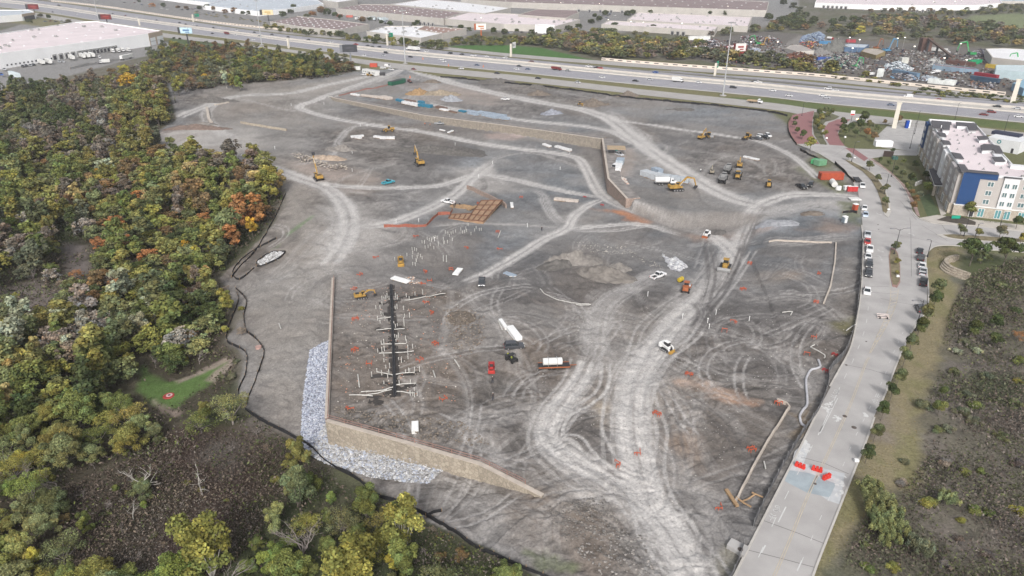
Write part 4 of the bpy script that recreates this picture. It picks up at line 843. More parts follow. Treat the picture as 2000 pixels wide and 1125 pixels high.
building("1045,50 1083,52 1083,49 1046,47", 10.6, WHT, ROOFW, "white entrance block of the pale warehouse", 0, 0, name="office_block", cat="office block")
building("900,-2 1000,4 1240,12 1497,20 1502,3 1260,-8 960,-14", 12, TILT, ROOFB, "very long brown roofed warehouse along the top", 90, 0, docks=[(((1000, 21), (1240, 27)), .3, .9, 8)])
building("1225,38 1340,45 1461,51 1469,33 1360,28 1245,24", 9, TILT, TPO, "pinkish roofed warehouse with white edge, top right of centre", 0, 24)
building("1175,47 1290,54 1396,60 1402,51 1300,45 1188,40", 8, TILT, TPO, "lower pinkish wing with three dock doors by the trees", 0, 8, docks=[(((1190, 60), (1396, 75)), .62, .72, 3)])
building("1592,5 1690,9 1790,11 1905,10 1958,6 1950,-10 1700,-14 1600,-10", 10, WHT, TPO, "long white warehouse with dark dock doors, top right", 0, 14, docks=[(((1600, 16), (1780, 24)), .05, .3, 6), (((1790, 25), (1900, 24)), 0, .4, 5)])
building("716,61 770,68 822,74 864,65 911,56 830,50 750,51", 8.5, TILT, ROOFW, "white roofed warehouse against the highway, brown roof patch", 10, 14)
building("864,65 911,56 868,53.5 830,50 815,57", 8.62, TILT, M("rust_brown_roof", (.27, .18, .15), .95, 0, .12, .1), "brown roofed rear half of the highway warehouse", 14, 0, .5)
building("395,10 440,15 505,22 560,17 632,7 620,0 560,-6 440,-2", 9, WHT, ROOFG, "blue grey roofed white building at the top", 40, 2)
building("630,0 660,4 698,-1 698,-8 640,-10", 14, TILT, ROOFW, "tall beige block at the top edge", 0, 2)
building("300,-8 380,2 440,8 470,0 400,-8", 8, WHT, ROOFG, "white office building behind the car park, top left", 0, 4)
building("1000,-14 1200,-12 1400,-8 1400,-20 1000,-24", 10, TILT, ROOFW, "pale roofed warehouse at the top edge, centre", 0, 3)
building("1830,0 1900,2 2100,3 2100,-12 1840,-12", 6, TILT, ROOFG, "low grey building far off in the top right corner", 0, 2)
# ---- scrap yard sheds
building("1925,95 1938,112 2010,120 2060,118 2040,98 1960,94", 9, TILT, ROOFW, "white curved roofed shed at the right of the scrap yard", 0, 1, .3, "shed", "shed")
building("1945,127 1945,136 2020,142 2080,140 2070,128", 8, M("pale_blue_metal", (.42, .52, .55), .6, .1, .08, .3), M("pale_blue_roof", (.5, .58, .6), .6, .1, .08, .3), "pale blue metal shed with open bays, right edge", 0, 0, .2, "shed", "shed")
building("1822,127 1875,133 1912,136 1905,133 1850,127 1826,124", 4.5, M("blue_white_wall", (.22, .3, .38), .7, 0, .2, .1), ROOFB, "low blue walled scrap office with flat brown roof", 0, 0, .3, "shed", "shed")
building("1640,88 1650,92 1690,93 1698,87 1660,85", 6, M("yard_blue_wall", (.07, .12, .2), .7, 0, .2, .2), ROOFG, "grey roofed shed with blue walls in the scrap yard", 0, 0, .2, "shed", "shed")
building("1682,100 1712,108 1730,100 1715,95 1690,94", 5, M("yard_yellow_wall", (.33, .26, .12), .7, 0, .2, .2), M("tan_tin_roof", (.36, .32, .28), .8, 0, .15, .2), "tan roofed shed with yellow supports in the scrap yard", 0, 0, .2, "shed", "shed")
building("1418,90 1424,98 1452,97 1460,88 1446,86", 6, M("red_wall", (.4, .05, .04), .7, 0, .1, .3), ROOFW, "white arched roofed shed with a red wall", 0, 0, .2, "shed", "shed")
building("1978,162 2000,173 2060,176 2060,160 2000,155", 6, M("sky_blue_canopy", (.25, .42, .55), .6, 0, .06, .3), M("sky_blue_roof", (.3, .5, .62), .6, 0, .06, .3), "sky blue flat canopy by the parapet, right edge", 0, 0, .2, "canopy", "canopy")
building("1535,94 1556,100 1590,99 1565,88 1545,88", 5, TILT, M("dusty_roof", (.33, .3, .28), .9, 0, .1, .2), "dusty roofed shed in the middle of the scrap yard", 0, 0, .2, "shed", "shed")
# ---- hotel
BEI = M("beige_stucco", (.40, .375, .355), .9, 0, .05, .3); BEI2 = M("grey_stucco", (.36, .345, .345), .9, 0, .05, .3); WST = M("white_stucco", (.62, .63, .64), .85, 0, .04, .3); BLU = M("blue_panel", (.015, .052, .15), .6, 0, .04, .3)
STONE = stone_mat("ashlar_stone", (.46, .41, .34), (.34, .30, .25), 1.6, .8); DROOF = M("charcoal_shingle", (.085, .083, .09), .9, 0, .12, 1.2); WFR = M("white_trim", (.66, .66, .65), .6, 0, .03, 1)
WGL = M("window_glass", (.10, .16, .17), .15, 0, .2, .5, spec=.6); TEAL = M("teal_glass", (.10, .26, .28), .2, 0, .15, .5, spec=.5)
hb = P(1860, 419); HA = R(-21.55); hotel = empty("hotel", (hb[0], hb[1], 0), HA, "four storey beige hotel with a blue corner panel and pink roof", "hotel")
def HL(px, py, z):
    q = P(px, py, z); x, y = q[0]-hb[0], q[1]-hb[1]; c_, s_ = math.cos(-HA), math.sin(-HA); return (x*c_ - y*s_, x*s_ + y*c_)
def hp(name, mb, mats, par=None, bevel=0): return link(name, mb.mesh(name, mats, bevel), par or hotel)
LEN, DEP, TOP = 97, 18.5, 14.8
b = MB(); b.slab([(0, 0), (62, 0), (62, DEP), (DEP, DEP), (DEP, LEN), (0, LEN)], 3.9, TOP); hw_ = hp("wall", b, BEI)
b = MB(); b.slab([(-.35, -.35), (62, -.35), (62, DEP+.3), (DEP+.3, DEP+.3), (DEP+.3, LEN+.3), (-.35, LEN+.3)], -.6, 3.85); hp("stone_base", b, STONE)
b = MB(); b.slab([(-.5, -.5), (62, -.5), (62, DEP+.4), (DEP+.4, DEP+.4), (DEP+.4, LEN+.4), (-.5, LEN+.4)], 3.86, 4.15); hp("trim_band", b, WFR)
b = MB(); b.slab([(.3, .3), (62, .3), (62, DEP-.3), (DEP-.3, DEP-.3), (DEP-.3, LEN-.3), (.3, LEN-.3)], TOP, TOP+.1); hr = hp("roof", b, TPO)
b = MB()
for (x0, y0, x1, y1) in ((0, 0, 62, .35), (0, .35, .35, LEN), (DEP-.35, DEP, DEP, LEN), (0, LEN-.35, DEP, LEN), (DEP, DEP-.35, 62, DEP)): b.box(((x0+x1)/2, (y0+y1)/2, TOP+.45), (x1-x0, y1-y0, .95))
hp("parapet", b, WST)
# south face panels: blue L, white bays
b = MB(); b.box((2.7, -.1, 9.9), (5.4, .3, 11.5)).box((5.6, -.1, 14.9), (5.0-.002+5, .302, 2.0)); hp("blue_panel", b, BLU)
b = MB(); b.box((4.6, .6, 16.2), (11.6, 2.6, .35)).box((0.2, 5.6, 16.21), (2.4, 7, .352)); hp("corner_roof", b, DROOF)
for x0 in (12.6, 27.4, 42): b = MB(); b.box((x0+2.3, -.25, 9.6), (4.6, .6, 11.0)); hp("white_bay", b, WST); b = MB(); b.box((x0+2.3, -.2, 15.35), (5.4, 1.2, .35)); hp("bay_cap", b, DROOF)
def window(x, y, z, face, w=1.75, h=1.55, glass=WGL, tr=.14):
    """framed pair of panes; face 0 = toward the street, 1 = west"""
    key = ("win", w, h, face, glass.name)
    def mk():
        f = MB(); g = MB()
        def bx(B, cx, cz, dx, dz, dep, off):
            if face == 0: B.box((cx, -off, cz), (dx, dep, dz))
            else: B.box((-off, cx, cz), (dep, dx, dz))
        bx(f, 0, h/2+.06, w+.3, tr, .14, .07); bx(f, 0, -h/2-.06, w+.3, tr, .14, .07)
        for s_ in (-1, 0, 1): bx(f, s_*(w/2+.06), 0, tr, h, .138, .069)
        bx(g, 0, 0, w, h, .06, .03); return f.mesh("window_frame", WFR), g.mesh("pane", glass)
    f, g = cached(key, mk); o = link("window", f, hotel, (x, y, z)); link("pane", g, o)
for zf in (5.9, 9.1, 12.3):
    for x in (7.8, 9.9+.0): 
        if x < 9: window(x + 1.2, 0, zf, 0)
    for x in (13.8, 16.1, 28.6, 30.9, 43.2, 45.5): window(x, -.55, zf, 0, 1.3)
    for x in (19.6, 24.5, 34.5, 39, 50, 56): window(x, 0, zf, 0)
for x in (8.4, 13.6, 16.4, 20.6, 25.5, 29.8, 34.5, 39): window(x, -.35, 1.9, 0, 1.7, 2.9, TEAL)
b = MB(); b.box((5.6, -.4, 1.5), (1.6, .2, 3.0)); d_ = hp("door", b, WFR); b = MB(); b.box((5.6, -.55, 1.4), (1.2, .1, 2.5)); hp("pane", b, DARKO, d_)
# west face: projecting bays with windows between grey recesses
ys = [3, 13, 24, 34, 46, 57, 68, 79, 90]
for i, y in enumerate(ys):
    m_ = [BEI, BEI2, BEI, WST, BEI2, BEI, BEI2, BEI, BLU][i]
    b = MB(); b.box((-.65, y+1.6, 9.4), (1.3, 6.8, 11.2)); hp("projecting_bay", b, m_); b = MB(); b.box((-.8, y+1.6, 1.7), (1.9, 7.4, 4.25)); hp("stone_pier", b, STONE)
    for zf in (5.9, 9.1, 12.3):
        window(-1.3, y+.6, zf, 1, .9); window(-1.3, y+2.6, zf, 1, .9)
    window(-1.75, y+1.6, 1.9, 1, 3.0, 2.8)
# roof towers and caps, from their outlines
def tower(s, z0=14.9, z1=16.4, inner=WST):
    p = [HL(*map(float, q.split(',')), z1) for q in s.split()]; c = np.mean(p, 0); b = MB(); b.slab([tuple(c + (np.array(q)-c)*.88) for q in p], z0, z1-.25); o = hp("roof_tower", b, inner); b = MB(); b.slab(p, z1-.25, z1+.05); hp("tower_cap", b, DROOF, o)
for s_ in ("1819,235 1858,238 1859,243 1839,243 1837,250 1821,248", "1867,238 1907,241 1910,254 1893,254 1889,246 1868,245", "1830,258 1846,260 1849,267 1836,265", "1838,273 1854,275 1858,282 1843,281", "1858,297 1876,300 1883,310 1866,308",
           "1908,266 1928,265 1932,271 1913,273", "1915,284 1922,281 1938,282 1952,285 1960,299 1945,298 1940,292 1917,293", "1938,307 1957,306 1964,315 1944,315"): tower(s_)
tower("1840,242 1856,243 1855,253 1842,252", 14.9, 17.2, WST); 
b = MB(); b.box((DEP-3, 26, 15.6), (3, 9, 1.6)); hp("stair_penthouse", b, WST); b = MB(); b.box((22, DEP-2.2, 15.4), (10, 3, 1.2)); hp("stair_penthouse", b, WST)
for i in range(26): link("roof_vent", cached("rv", lambda: MB().cyl((0, 0, 0), (0, 0, .7), .22, n=8).box((0, 0, .1), (.8, .8, .2)).mesh("roof_vent", STEEL)), hr, (random.uniform(2, 16), random.uniform(3, 92), TOP+.1))
for i in range(8): link("rooftop_unit", cached("hv", hvmesh), hr, (random.uniform(18, 55), random.uniform(3, 14), TOP+.1))
# entrance canopy
ca = [HL(x, y, 4.6) for x, y in ((1815, 330), (1826, 329), (1835, 343), (1842, 346), (1849, 361), (1826, 360))]
b = MB(); b.slab(ca, 4.3, 4.75); cano = hp("entrance_canopy", b, DROOF); b = MB(); b.slab([tuple(np.mean(ca, 0) + (np.array(q)-np.mean(ca, 0))*1.03) for q in ca], 4.0, 4.29); hp("fascia", b, WFR, cano)
for q in (ca[0], ca[5], ca[4]): b = MB(); b.box((q[0]+.3, q[1]+.5, 2), (.9, .9, 4.0)); hp("pillar", b, STONE, cano)
# coffee shop behind
q0, q1 = P(1932, 292), P(1972, 299); an = math.atan2(q1[1]-q0[1], q1[0]-q0[0]); cs = empty("coffee_shop", (*q0[:2], 0), an, "small white shop with a dark parapet behind the hotel", "shop")
b = MB(); b.box((5, 7, 2.9), (14, 14, 5.8)); link("wall", b.mesh("wall", WST), cs); b = MB(); b.box((2, 12, 6.2), (12, 5, 1.4)); link("dark_parapet", b.mesh("dark_parapet", M("night_blue_panel", (.03, .035, .06), .7)), cs)
b = MB(); b.cyl((3.2, -.08, 4.4), (3.2, .0, 4.4), .9, n=24); sg = link("round_sign", b.mesh("round_sign", M("teal_sign", (.05, .3, .32), .5)), cs); b = MB(); b.cyl((3.2, -.14, 4.4), (3.2, -.09, 4.4), .45, n=20); link("emblem", b.mesh("emblem", WFR), sg)
b = MB(); b.box((9.5, -.05, 1.2), (1, .1, 2.2)); link("door", b.mesh("door", DARKO), cs)
# low freestanding walls and signs by the hotel
def lowbox(px, py, dx, dy, dz, rz, mat, name, label, cat, z=0):
    c = P(px, py); b = MB(); b.box((0, 0, dz/2), (dx, dy, dz)); return solo(name, b, mat, label, cat, loc=(c[0], c[1], z), rz=rz, bevel=.04)
lowbox(1724, 285, 8, 3.4, 2.6, R(-5), WHT, "dumpster_enclosure", "white walled dumpster enclosure by the hotel car park", "enclosure")
lowbox(1793, 361, 5.5, .5, 1.6, R(40), M("stucco_wall_paint", (.5, .49, .47), .8), "garden_wall", "slanting white garden wall left of the hotel entrance", "wall")
lowbox(1734, 306, 4.2, .6, 2.6, R(-15), M("sign_dark_brown", (.05, .035, .03), .6), "monument_sign", "dark hotel monument sign on the lawn", "sign")
lowbox(1747, 311, 2.2, 1.8, 1.4, R(0), M("utility_green", (.06, .14, .12), .6), "transformer_box", "green utility box on the hotel lawn", "utility box")
# ================================================================ TREES AND SHRUBS
def leafmat(name, obj):
    m = bpy.data.materials.new(name); m.use_nodes = True; t = m.node_tree; n = t.nodes; b = n["Principled BSDF"]; b.inputs["Roughness"].default_value = .85; b.inputs["Specular IOR Level"].default_value = .15
    a = n.new("ShaderNodeAttribute"); a.attribute_name = "Col"
    if obj:
        o = n.new("ShaderNodeObjectInfo"); mx = n.new("ShaderNodeMix"); mx.data_type = 'RGBA'; mx.blend_type = 'MULTIPLY'; mx.inputs[0].default_value = 1
        t.links.new(o.outputs["Color"], mx.inputs[6]); t.links.new(a.outputs["Color"], mx.inputs[7]); s = mx.outputs[2]
    else: s = a.outputs["Color"]
    t.links.new(s, b.inputs["Base Color"]); return m
LEAF = leafmat("leaf", True); LEAFC = leafmat("leaf_mixed", False)
def quads(P0, N, S, g, asp=.8):
    """leaf clumps: one bent quad per point"""
    n = len(P0); r = g.normal(size=(n, 3)); N = N + r * .55; N /= np.linalg.norm(N, axis=1)[:, None] + 1e-9
    t = np.cross(N, g.normal(size=(n, 3))); t /= np.linalg.norm(t, axis=1)[:, None] + 1e-9; b = np.cross(N, t); S = S[:, None]
    k = N * S * .25
    return np.stack([P0 - t*S + k*0, P0 - b*S*asp - k, P0 + t*S, P0 + b*S*asp + k], 1)        # n,4,3
def crown_pts(g, lobes, n, shell=.35):
    w = np.array([l[3]*l[4]*l[5] for l in lobes]) ** .66; w /= w.sum(); idx = g.choice(len(lobes), n, p=w); L = np.array(lobes)[idx]
    d = g.normal(size=(n, 3)); d /= np.linalg.norm(d, axis=1)[:, None]; d[:, 2] = np.where(d[:, 2] < -.35, -d[:, 2], d[:, 2])
    r = 1 - shell * g.random(n) ** 1.6; r *= 1 + .10 * np.sin(d[:, 0]*7 + idx) * np.cos(d[:, 1]*6 + idx*2)
    p = L[:, :3] + d * L[:, 3:6] * r[:, None]; return p, d, idx
def quadmesh(name, Q, colr, mat):
    n = len(Q); me = bpy.data.meshes.new(name); me.vertices.add(n*4); me.vertices.foreach_set("co", Q.reshape(-1).astype(np.float32)); me.loops.add(n*4)
    me.loops.foreach_set("vertex_index", np.arange(n*4, dtype=np.int32)); me.polygons.add(n); me.polygons.foreach_set("loop_start", np.arange(0, n*4, 4, dtype=np.int32))
    me.polygons.foreach_set("loop_total", np.full(n, 4, np.int32)); me.materials.append(mat); me.update(calc_edges=True)
    a = me.color_attributes.new("Col", 'FLOAT_COLOR', 'POINT'); c = np.concatenate([np.repeat(colr, 4, 0), np.ones((n*4, 1))], 1); a.data.foreach_set("color", c.astype(np.float32).ravel()); return me
def crown(kind, seed, n, ls):
    g = np.random.default_rng(seed); lobes = []
    if kind == 'round':
        for i in range(30): a = g.uniform(0, 6.28); r = g.uniform(.2, 1)**.6*3.5; z = 5.4 + g.uniform(-2.6, 2.8) - r*.35; s = g.uniform(.65, 1.35); lobes.append((r*math.cos(a), r*math.sin(a), z, s, s, s*.82))
        lobes.append((0, 0, 6.0, 2.2, 2.2, 2.2))
    elif kind == 'tall':
        for i in range(20): a = g.uniform(0, 6.28); r = g.uniform(.1, 1.8); z = g.uniform(2.0, 9.4); s = g.uniform(.55, 1.05) * (1.15 - .05*abs(z-6)); lobes.append((r*math.cos(a), r*math.sin(a), z, s, s, s*1.25))
    elif kind == 'spread':
        for i in range(34): a = g.uniform(0, 6.28); r = g.uniform(.3, 4.4); z = 5.6 - r*.4 + g.uniform(-1, .9); s = g.uniform(.7, 1.3); lobes.append((r*math.cos(a), r*math.sin(a), z, s, s, s*.6))
    elif kind == 'shrub':
        for i in range(8): a = g.uniform(0, 6.28); r = g.uniform(.2, 2.2); s = g.uniform(.8, 1.5); lobes.append((r*math.cos(a), r*math.sin(a), s*.6+g.uniform(0, 1.2)*(1-r/3), s, s, s*.8))
    elif kind == 'small':
        for i in range(8): a = g.uniform(0, 6.28); r = g.uniform(.1, 1.1); s = g.uniform(.7, 1.15); lobes.append((r*math.cos(a), r*math.sin(a), 3.3+g.uniform(-.8, .9), s, s, s*.9))
    elif kind == 'plume':
        for i in range(26): a = g.uniform(0, 6.28); r = g.uniform(.1, 2.3); s = g.uniform(.35, .6); lobes.append((r*math.cos(a), r*math.sin(a), 2.2+g.uniform(0, 1.6)*(1-r/3.5), s, s, s*2.6))
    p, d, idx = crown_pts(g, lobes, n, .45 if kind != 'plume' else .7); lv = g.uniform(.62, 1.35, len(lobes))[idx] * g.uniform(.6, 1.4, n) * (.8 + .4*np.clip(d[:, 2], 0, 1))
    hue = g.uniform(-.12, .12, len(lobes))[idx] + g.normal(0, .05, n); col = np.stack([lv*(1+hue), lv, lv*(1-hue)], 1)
    nn = d.copy(); nn[:, 2] += .5
    return p, quads(p, nn, g.uniform(.6, 1.3, n)*ls, g), col, lobes
def trunk_mesh(key, lobes, h0, r, mat, g, extra=0):
    b = MB(); top = max(l[2] for l in lobes); b.tube([(0, 0, -.5), (.05, 0, h0*.5), (.1, .05, h0)], r, 7, r*.75)
    for l in lobes[:7 + extra]: m = ((l[0])*.45, l[1]*.45, h0 + (l[2]-h0)*.45); b.tube([(.1, .05, h0*.9), m, (l[0]*.9, l[1]*.9, l[2]+.2)], r*.5, 5, r*.12)
    return b.mesh("trunk", mat, smooth=True)
def bare_mesh(seed, mat, sc=1.0, fine=True):
    g = np.random.default_rng(seed); b = MB()
    def grow(p, d, L, r, k):
        q = p + d*L*.5 + g.normal(0, .04*L, 3); e = p + d*L; b.cyl(tuple(p), tuple(q), r, r*.8, 5 if k < 2 else 3, False); b.cyl(tuple(q), tuple(e), r*.8, r*.6, 5 if k < 2 else 3, False)
        if k >= (4 if fine else 3): return
        for i in range(g.integers(2, 4) + (k == 0) * 2 + (k > 1 and fine)*1):
            nd = d + g.normal(0, .5 + .05*k, 3) * np.array([1, 1, .6]); nd[2] = abs(nd[2])*.8 + .15; nd /= np.linalg.norm(nd); grow(e if i < 2 else q, nd, L*g.uniform(.55, .8), r*.52, k+1)
    grow(np.array([0, 0, -.3]), np.array([.03, .02, 1.0]), 3.2*sc, .2, 0); return b.mesh("branches", mat)
TW = M("twig_grey", (.20, .175, .165), .95, 0, .2, 3)
KINDS = {}
def kind(k, seed, lod):
    key = (k, seed, lod)
    if key in KINDS: return KINDS[key]
    base = {'round': 'round', 'tall': 'tall', 'spread': 'spread', 'shrub': 'shrub', 'small': 'small', 'plume': 'plume', 'pale': 'round', 'ptall': 'tall', 'haze': 'round'}[k]
    n, ls = {0: (7500, .15), 1: (4200, .21), 2: (2000, .31)}[lod]
    if k in ('small', 'shrub'): n = int(n*.45); ls *= .8
    if k == 'plume': n = int(n*.7); ls *= .7
    if k in ('pale', 'ptall'): n = int(n*.6)
    if k == 'haze': n = int(n*.45); ls *= .75
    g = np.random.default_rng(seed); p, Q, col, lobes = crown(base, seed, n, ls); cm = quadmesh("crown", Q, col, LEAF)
    h0 = {'round': 2.2, 'tall': 1.4, 'spread': 2.6, 'small': 2.1, 'plume': .8, 'shrub': .3}[base]
    tm = trunk_mesh(key, lobes, h0, .22 if base in ('round', 'tall', 'spread') else .09, PALEB if k in ('pale', 'ptall') else (TW if k == 'haze' else BARK), g, 6 if k in ('pale', 'ptall', 'haze') else 0)
    KINDS[key] = (cm, tm); return KINDS[key]
COLS = dict(v=(.12, .095, .08), z=(.15, .165, .07), g=(.115, .135, .042), b=(.125, .16, .042), y=(.28, .255, .05), o=(.165, .155, .05), c=(.38, .235, .035), r=(.27, .125, .05), n=(.15, .10, .05), p=(.25, .26, .17), d=(.055, .07, .026),
            t=(.26, .20, .085), m=(.155, .125, .095), k=(.2, .18, .15), q=(.10, .11, .05), e=(.11, .115, .07), x=(.17, .165, .045))
CN = dict(v="brown", z="olive green", g="green", b="bright green", y="yellow", o="olive", c="golden orange", r="rust orange", n="brown", p="pale grey green", d="dark green", t="tan", m="mauve brown", k="bare grey", q="dull green", e="grey green", x="yellow green")
def jit(c, g, a=.12):
    k = g.uniform(1-a, 1+a) * 1.12; return tuple(float(max(.01, v * k * g.uniform(.96, 1.04))) for v in c)
tg = np.random.default_rng(21); TREES = []
def tree(X, Y, r, c, k, label, group, hs=1.0, z=None):
    z = gz(X, Y) if z is None else z; dist = math.hypot(X, Y); lod = 0 if dist < 165 else (1 if dist < 300 else 2)
    R0 = {'round': 4.2, 'tall': 2.4, 'spread': 4.9, 'small': 1.9, 'shrub': 2.9, 'plume': 2.6, 'pale': 4.2, 'ptall': 2.4, 'haze': 4.2}.get(k, 4.0)
    if k == 'bare' or k == 'snag':
        me = cached(("bare", k, int(tg.integers(3))), lambda: bare_mesh(int(tg.integers(99)), PALEB if k == 'snag' else TW, 1.0, k == 'bare')); s = r / 3.2
        o = empty("bare_tree", (X, Y, z), tg.uniform(0, 6.28), label, "tree", group, (s, s, s*hs)); link("branches", me, o); return o
    cm, tm = kind(k, int(tg.integers(3 if lod else 4)), lod); s = r / R0; hs *= tg.uniform(.72, 1.0) if k in ('round', 'haze', 'pale') else .9
    nm = "shrub" if k in ('shrub', 'plume') else "tree"
    o = empty(nm, (X, Y, z), tg.uniform(0, 6.28), label, nm, group, (s, s, s*hs)); link("crown", cm, o, color=jit(COLS[c], tg)); link("trunk", tm, o); return o
def where(px, py, X, Y):
    if py > 940: return "at the bottom left edge" if px < 220 else ("above the bottom edge, left" if px < 450 else "in the bottom clump by the creek")
    if py > 780: return "left of the dark scrub clearing" if px < 250 else ("beside the dark scrub clearing" if px < 420 else "by the silt fence corner")
    if py > 640: return "left of the green lawn clearing" if px < 230 else "around the green lawn clearing"
    if py > 500: return "in the middle woods, left side" if px < 230 else "in the woods above the lawn clearing"
    if py > 380: return "in the woods, far left" if px < 180 else ("deep in the coloured woods" if px < 380 else "at the woods edge by the dirt")
    if py > 270: return "in the upper woods, left side" if px < 200 else ("on the upper woods ridge" if px < 380 else "at the woods tip by the tracks")
    if py > 180: return "in the grey upper left woods" if px < 200 else "by the golden tree, upper woods"
    return "in the far belt near the billboard" if px > 330 else "behind the truck yard fence"
def low(px, py, zc):                               # base of a crown whose middle shows at a pixel
    z = -5.0
    for i in range(6): p = P(px, py, z + zc); z = float(hgt(p[0], p[1]))
    return p
HERO = """250 155 20 c round;262 174 16 y round;238 203 14 y round;305 215 20 o round;240 218 20 o round;170 245 20 g round;120 275 20 x round;190 272 14 g round;275 265 17 p pale;110 300 22 g pale;255 262 15 p pale;165 325 16 g round;200 308 20 p pale
250 298 16 b round;284 305 16 g round;330 328 17 g round;370 305 14 b round;400 308 16 g round;412 340 15 g tall;520 352 20 x tall;495 372 15 o tall;545 345 12 t tall;268 375 18 r spread;252 396 14 r haze;345 352 13 t tall;225 345 16 x round;184 350 16 o round;190 333 7 c small
100 380 16 x round;60 392 15 x round;22 322 18 p pale;62 350 16 p pale;130 410 14 o tall;155 398 12 o tall;92 440 14 o tall;215 388 14 o round;310 372 14 t haze;350 368 12 n haze;380 390 15 t round;400 398 14 y round;392 430 16 o round;365 412 11 b round;275 415 11 y small;232 428 10 n round
200 432 11 n round;240 440 10 o round;248 463 24 r spread;208 455 17 m haze;325 447 24 n spread;408 443 20 x round;452 447 14 y round;490 438 12 c tall;470 418 12 k bare;422 488 18 g round;360 478 10 c small;385 495 12 y tall;330 500 20 n haze;332 540 18 b round;350 556 13 y round;375 530 15 o tall
400 535 13 t tall;290 575 24 p pale;270 630 20 p ptall;300 612 14 p pale;178 572 34 n spread;370 590 15 c round;338 592 13 o tall;352 562 12 b round;145 527 15 r haze;62 530 16 k bare;118 548 18 m haze;440 582 16 x tall;372 645 19 n haze;318 648 13 b round;128 668 16 p ptall;65 668 13 t tall;176 690 15 g tall
220 638 9 b small;212 610 12 g tall;256 705 14 o tall;256 792 15 x round;398 800 15 o tall;42 820 24 y round;90 848 20 x round;150 850 18 g round;185 800 18 g round;130 806 18 g round;8 768 18 t tall;22 720 16 t tall;240 852 18 p shrub;45 895 24 y round;85 925 20 x round;14 1010 24 x round;62 1088 18 y tall
120 1005 15 t haze;162 1018 17 g tall;98 965 14 g round;225 952 9 g small;246 960 8 x shrub;278 985 9 b small;575 880 22 o tall;560 905 13 o round;600 893 12 o tall;535 940 14 x shrub;647 972 12 b tall;640 1010 13 g tall;530 1000 19 e pale;500 1055 20 g round;604 1012 16 y round;560 1060 26 b round;640 1060 24 g round;695 1030 22 g round
745 1045 20 x round;482 1100 22 g round;600 1105 26 g round;680 1100 24 g round;772 1098 20 y tall;830 1075 14 k bare;902 1085 17 n haze;410 1092 20 k bare;460 1060 14 k bare;440 640 9 x small;362 940 10 x shrub;395 955 10 o shrub;355 1040 12 q shrub;300 1045 10 q shrub;205 1000 10 q shrub;30 575 10 x plume;350 705 10 y shrub
356 700 12 x shrub;404 668 10 q shrub;395 640 12 q shrub;462 705 10 e shrub;455 735 14 e shrub;430 735 10 e shrub;438 800 10 q shrub;505 860 10 q shrub;90 555 10 m shrub;106 640 14 g tall;80 700 12 t haze;20 655 12 m haze;150 720 13 o haze;60 640 12 k bare;160 610 12 g tall;135 600 10 g shrub;40 615 11 q round;470 600 8 x shrub
425 130 11 p pale;440 150 9 p ptall;400 150 7 c small;288 158 9 g small;345 162 10 x tall;452 155 8 x tall;465 158 8 b tall;480 142 9 o tall;420 120 12 e round;500 128 10 n round;560 128 11 q round;605 130 11 d round;640 130 10 d small;330 100 10 g round;365 95 9 c round;415 98 10 x round;300 112 10 n haze;350 115 9 r round;240 128 10 y round;290 128 8 y round;385 108 9 n round;500 115 10 y round""".replace("\n", ";")
HERO += ";" + "205 985 12 k bare;235 1030 14 k bare;160 960 12 k bare;300 905 10 m haze;330 900 9 k bare;450 870 12 k bare;500 840 12 k bare;520 870 10 m haze;270 1080 14 k bare;330 1085 12 k bare;420 1045 16 k bare;180 900 12 k bare;860 1090 14 n haze;800 1040 12 k bare;845 1035 10 m haze;385 690 14 k bare;300 700 12 k bare;410 615 12 m haze;470 640 12 m haze;440 560 9 m haze;120 1060 12 m haze;200 1085 12 k bare;150 640 12 k bare;50 590 10 k bare;40 520 12 m haze;20 480 14 m haze;100 600 12 k bare;200 250 12 m haze;150 220 12 m haze;100 230 12 k bare;60 250 12 m haze;130 190 11 m haze;180 200 12 m haze;215 165 10 m haze;30 290 12 m haze;70 210 10 q haze;45 450 12 d haze;20 420 12 m haze;180 490 10 k bare;215 500 12 q shrub;260 520 12 d shrub;300 530 12 q shrub;330 680 10 m haze;340 900 9 v shrub;420 905 8 e shrub;470 920 9 v shrub;400 1000 9 v shrub;440 980 8 o shrub;350 985 9 k bare;300 940 9 v shrub;250 930 10 v shrub;160 1000 9 v shrub;210 1050 9 e shrub;280 1050 8 v shrub;480 960 9 k bare;240 975 10 k bare;180 955 9 m haze;320 1060 9 m haze"
spots = []
def hero(px, py, r, c, k, lab=None, grp="trees in the woods left of the site"):
    m = P(px, py, -5); s = ct * (py - (562.5 - FOC * st / ct)) / (H + 3); R_ = r / s * (1.0 if k in ('shrub', 'plume', 'small') else .92)
    zc = R_ * {'round': 1.5, 'tall': 2.3, 'spread': 1.05, 'small': 1.7, 'shrub': .4, 'plume': .9, 'pale': 1.5, 'ptall': 2.3, 'haze': 1.5, 'bare': 1.6}[k]; zc = min(zc, 9)
    p = low(px, py, zc); spots.append((p[0], p[1], R_)); lab = lab or f"{CN[c]} {'leafless tree' if k == 'bare' else ('bush' if k in ('shrub','plume') else 'tree')} {where(px, py, 0, 0)}"
    return tree(p[0], p[1], R_, c, k, lab, grp)
for q in HERO.split(";"):
    a = q.split(); hero(float(a[0]), float(a[1]), float(a[2]), a[3], a[4])
for px, py, hh in ((282, 962, 5.2), (395, 962, 4.6), (403, 592, 3.0), (84, 722, 5), (28, 640, 5), (262, 1012, 3)):
    p = G2(px, py + 5); tree(p[0], p[1], hh * .62, 'k', 'snag', "dead white leafless snag " + where(px, py, 0, 0), "dead trees in the woods")
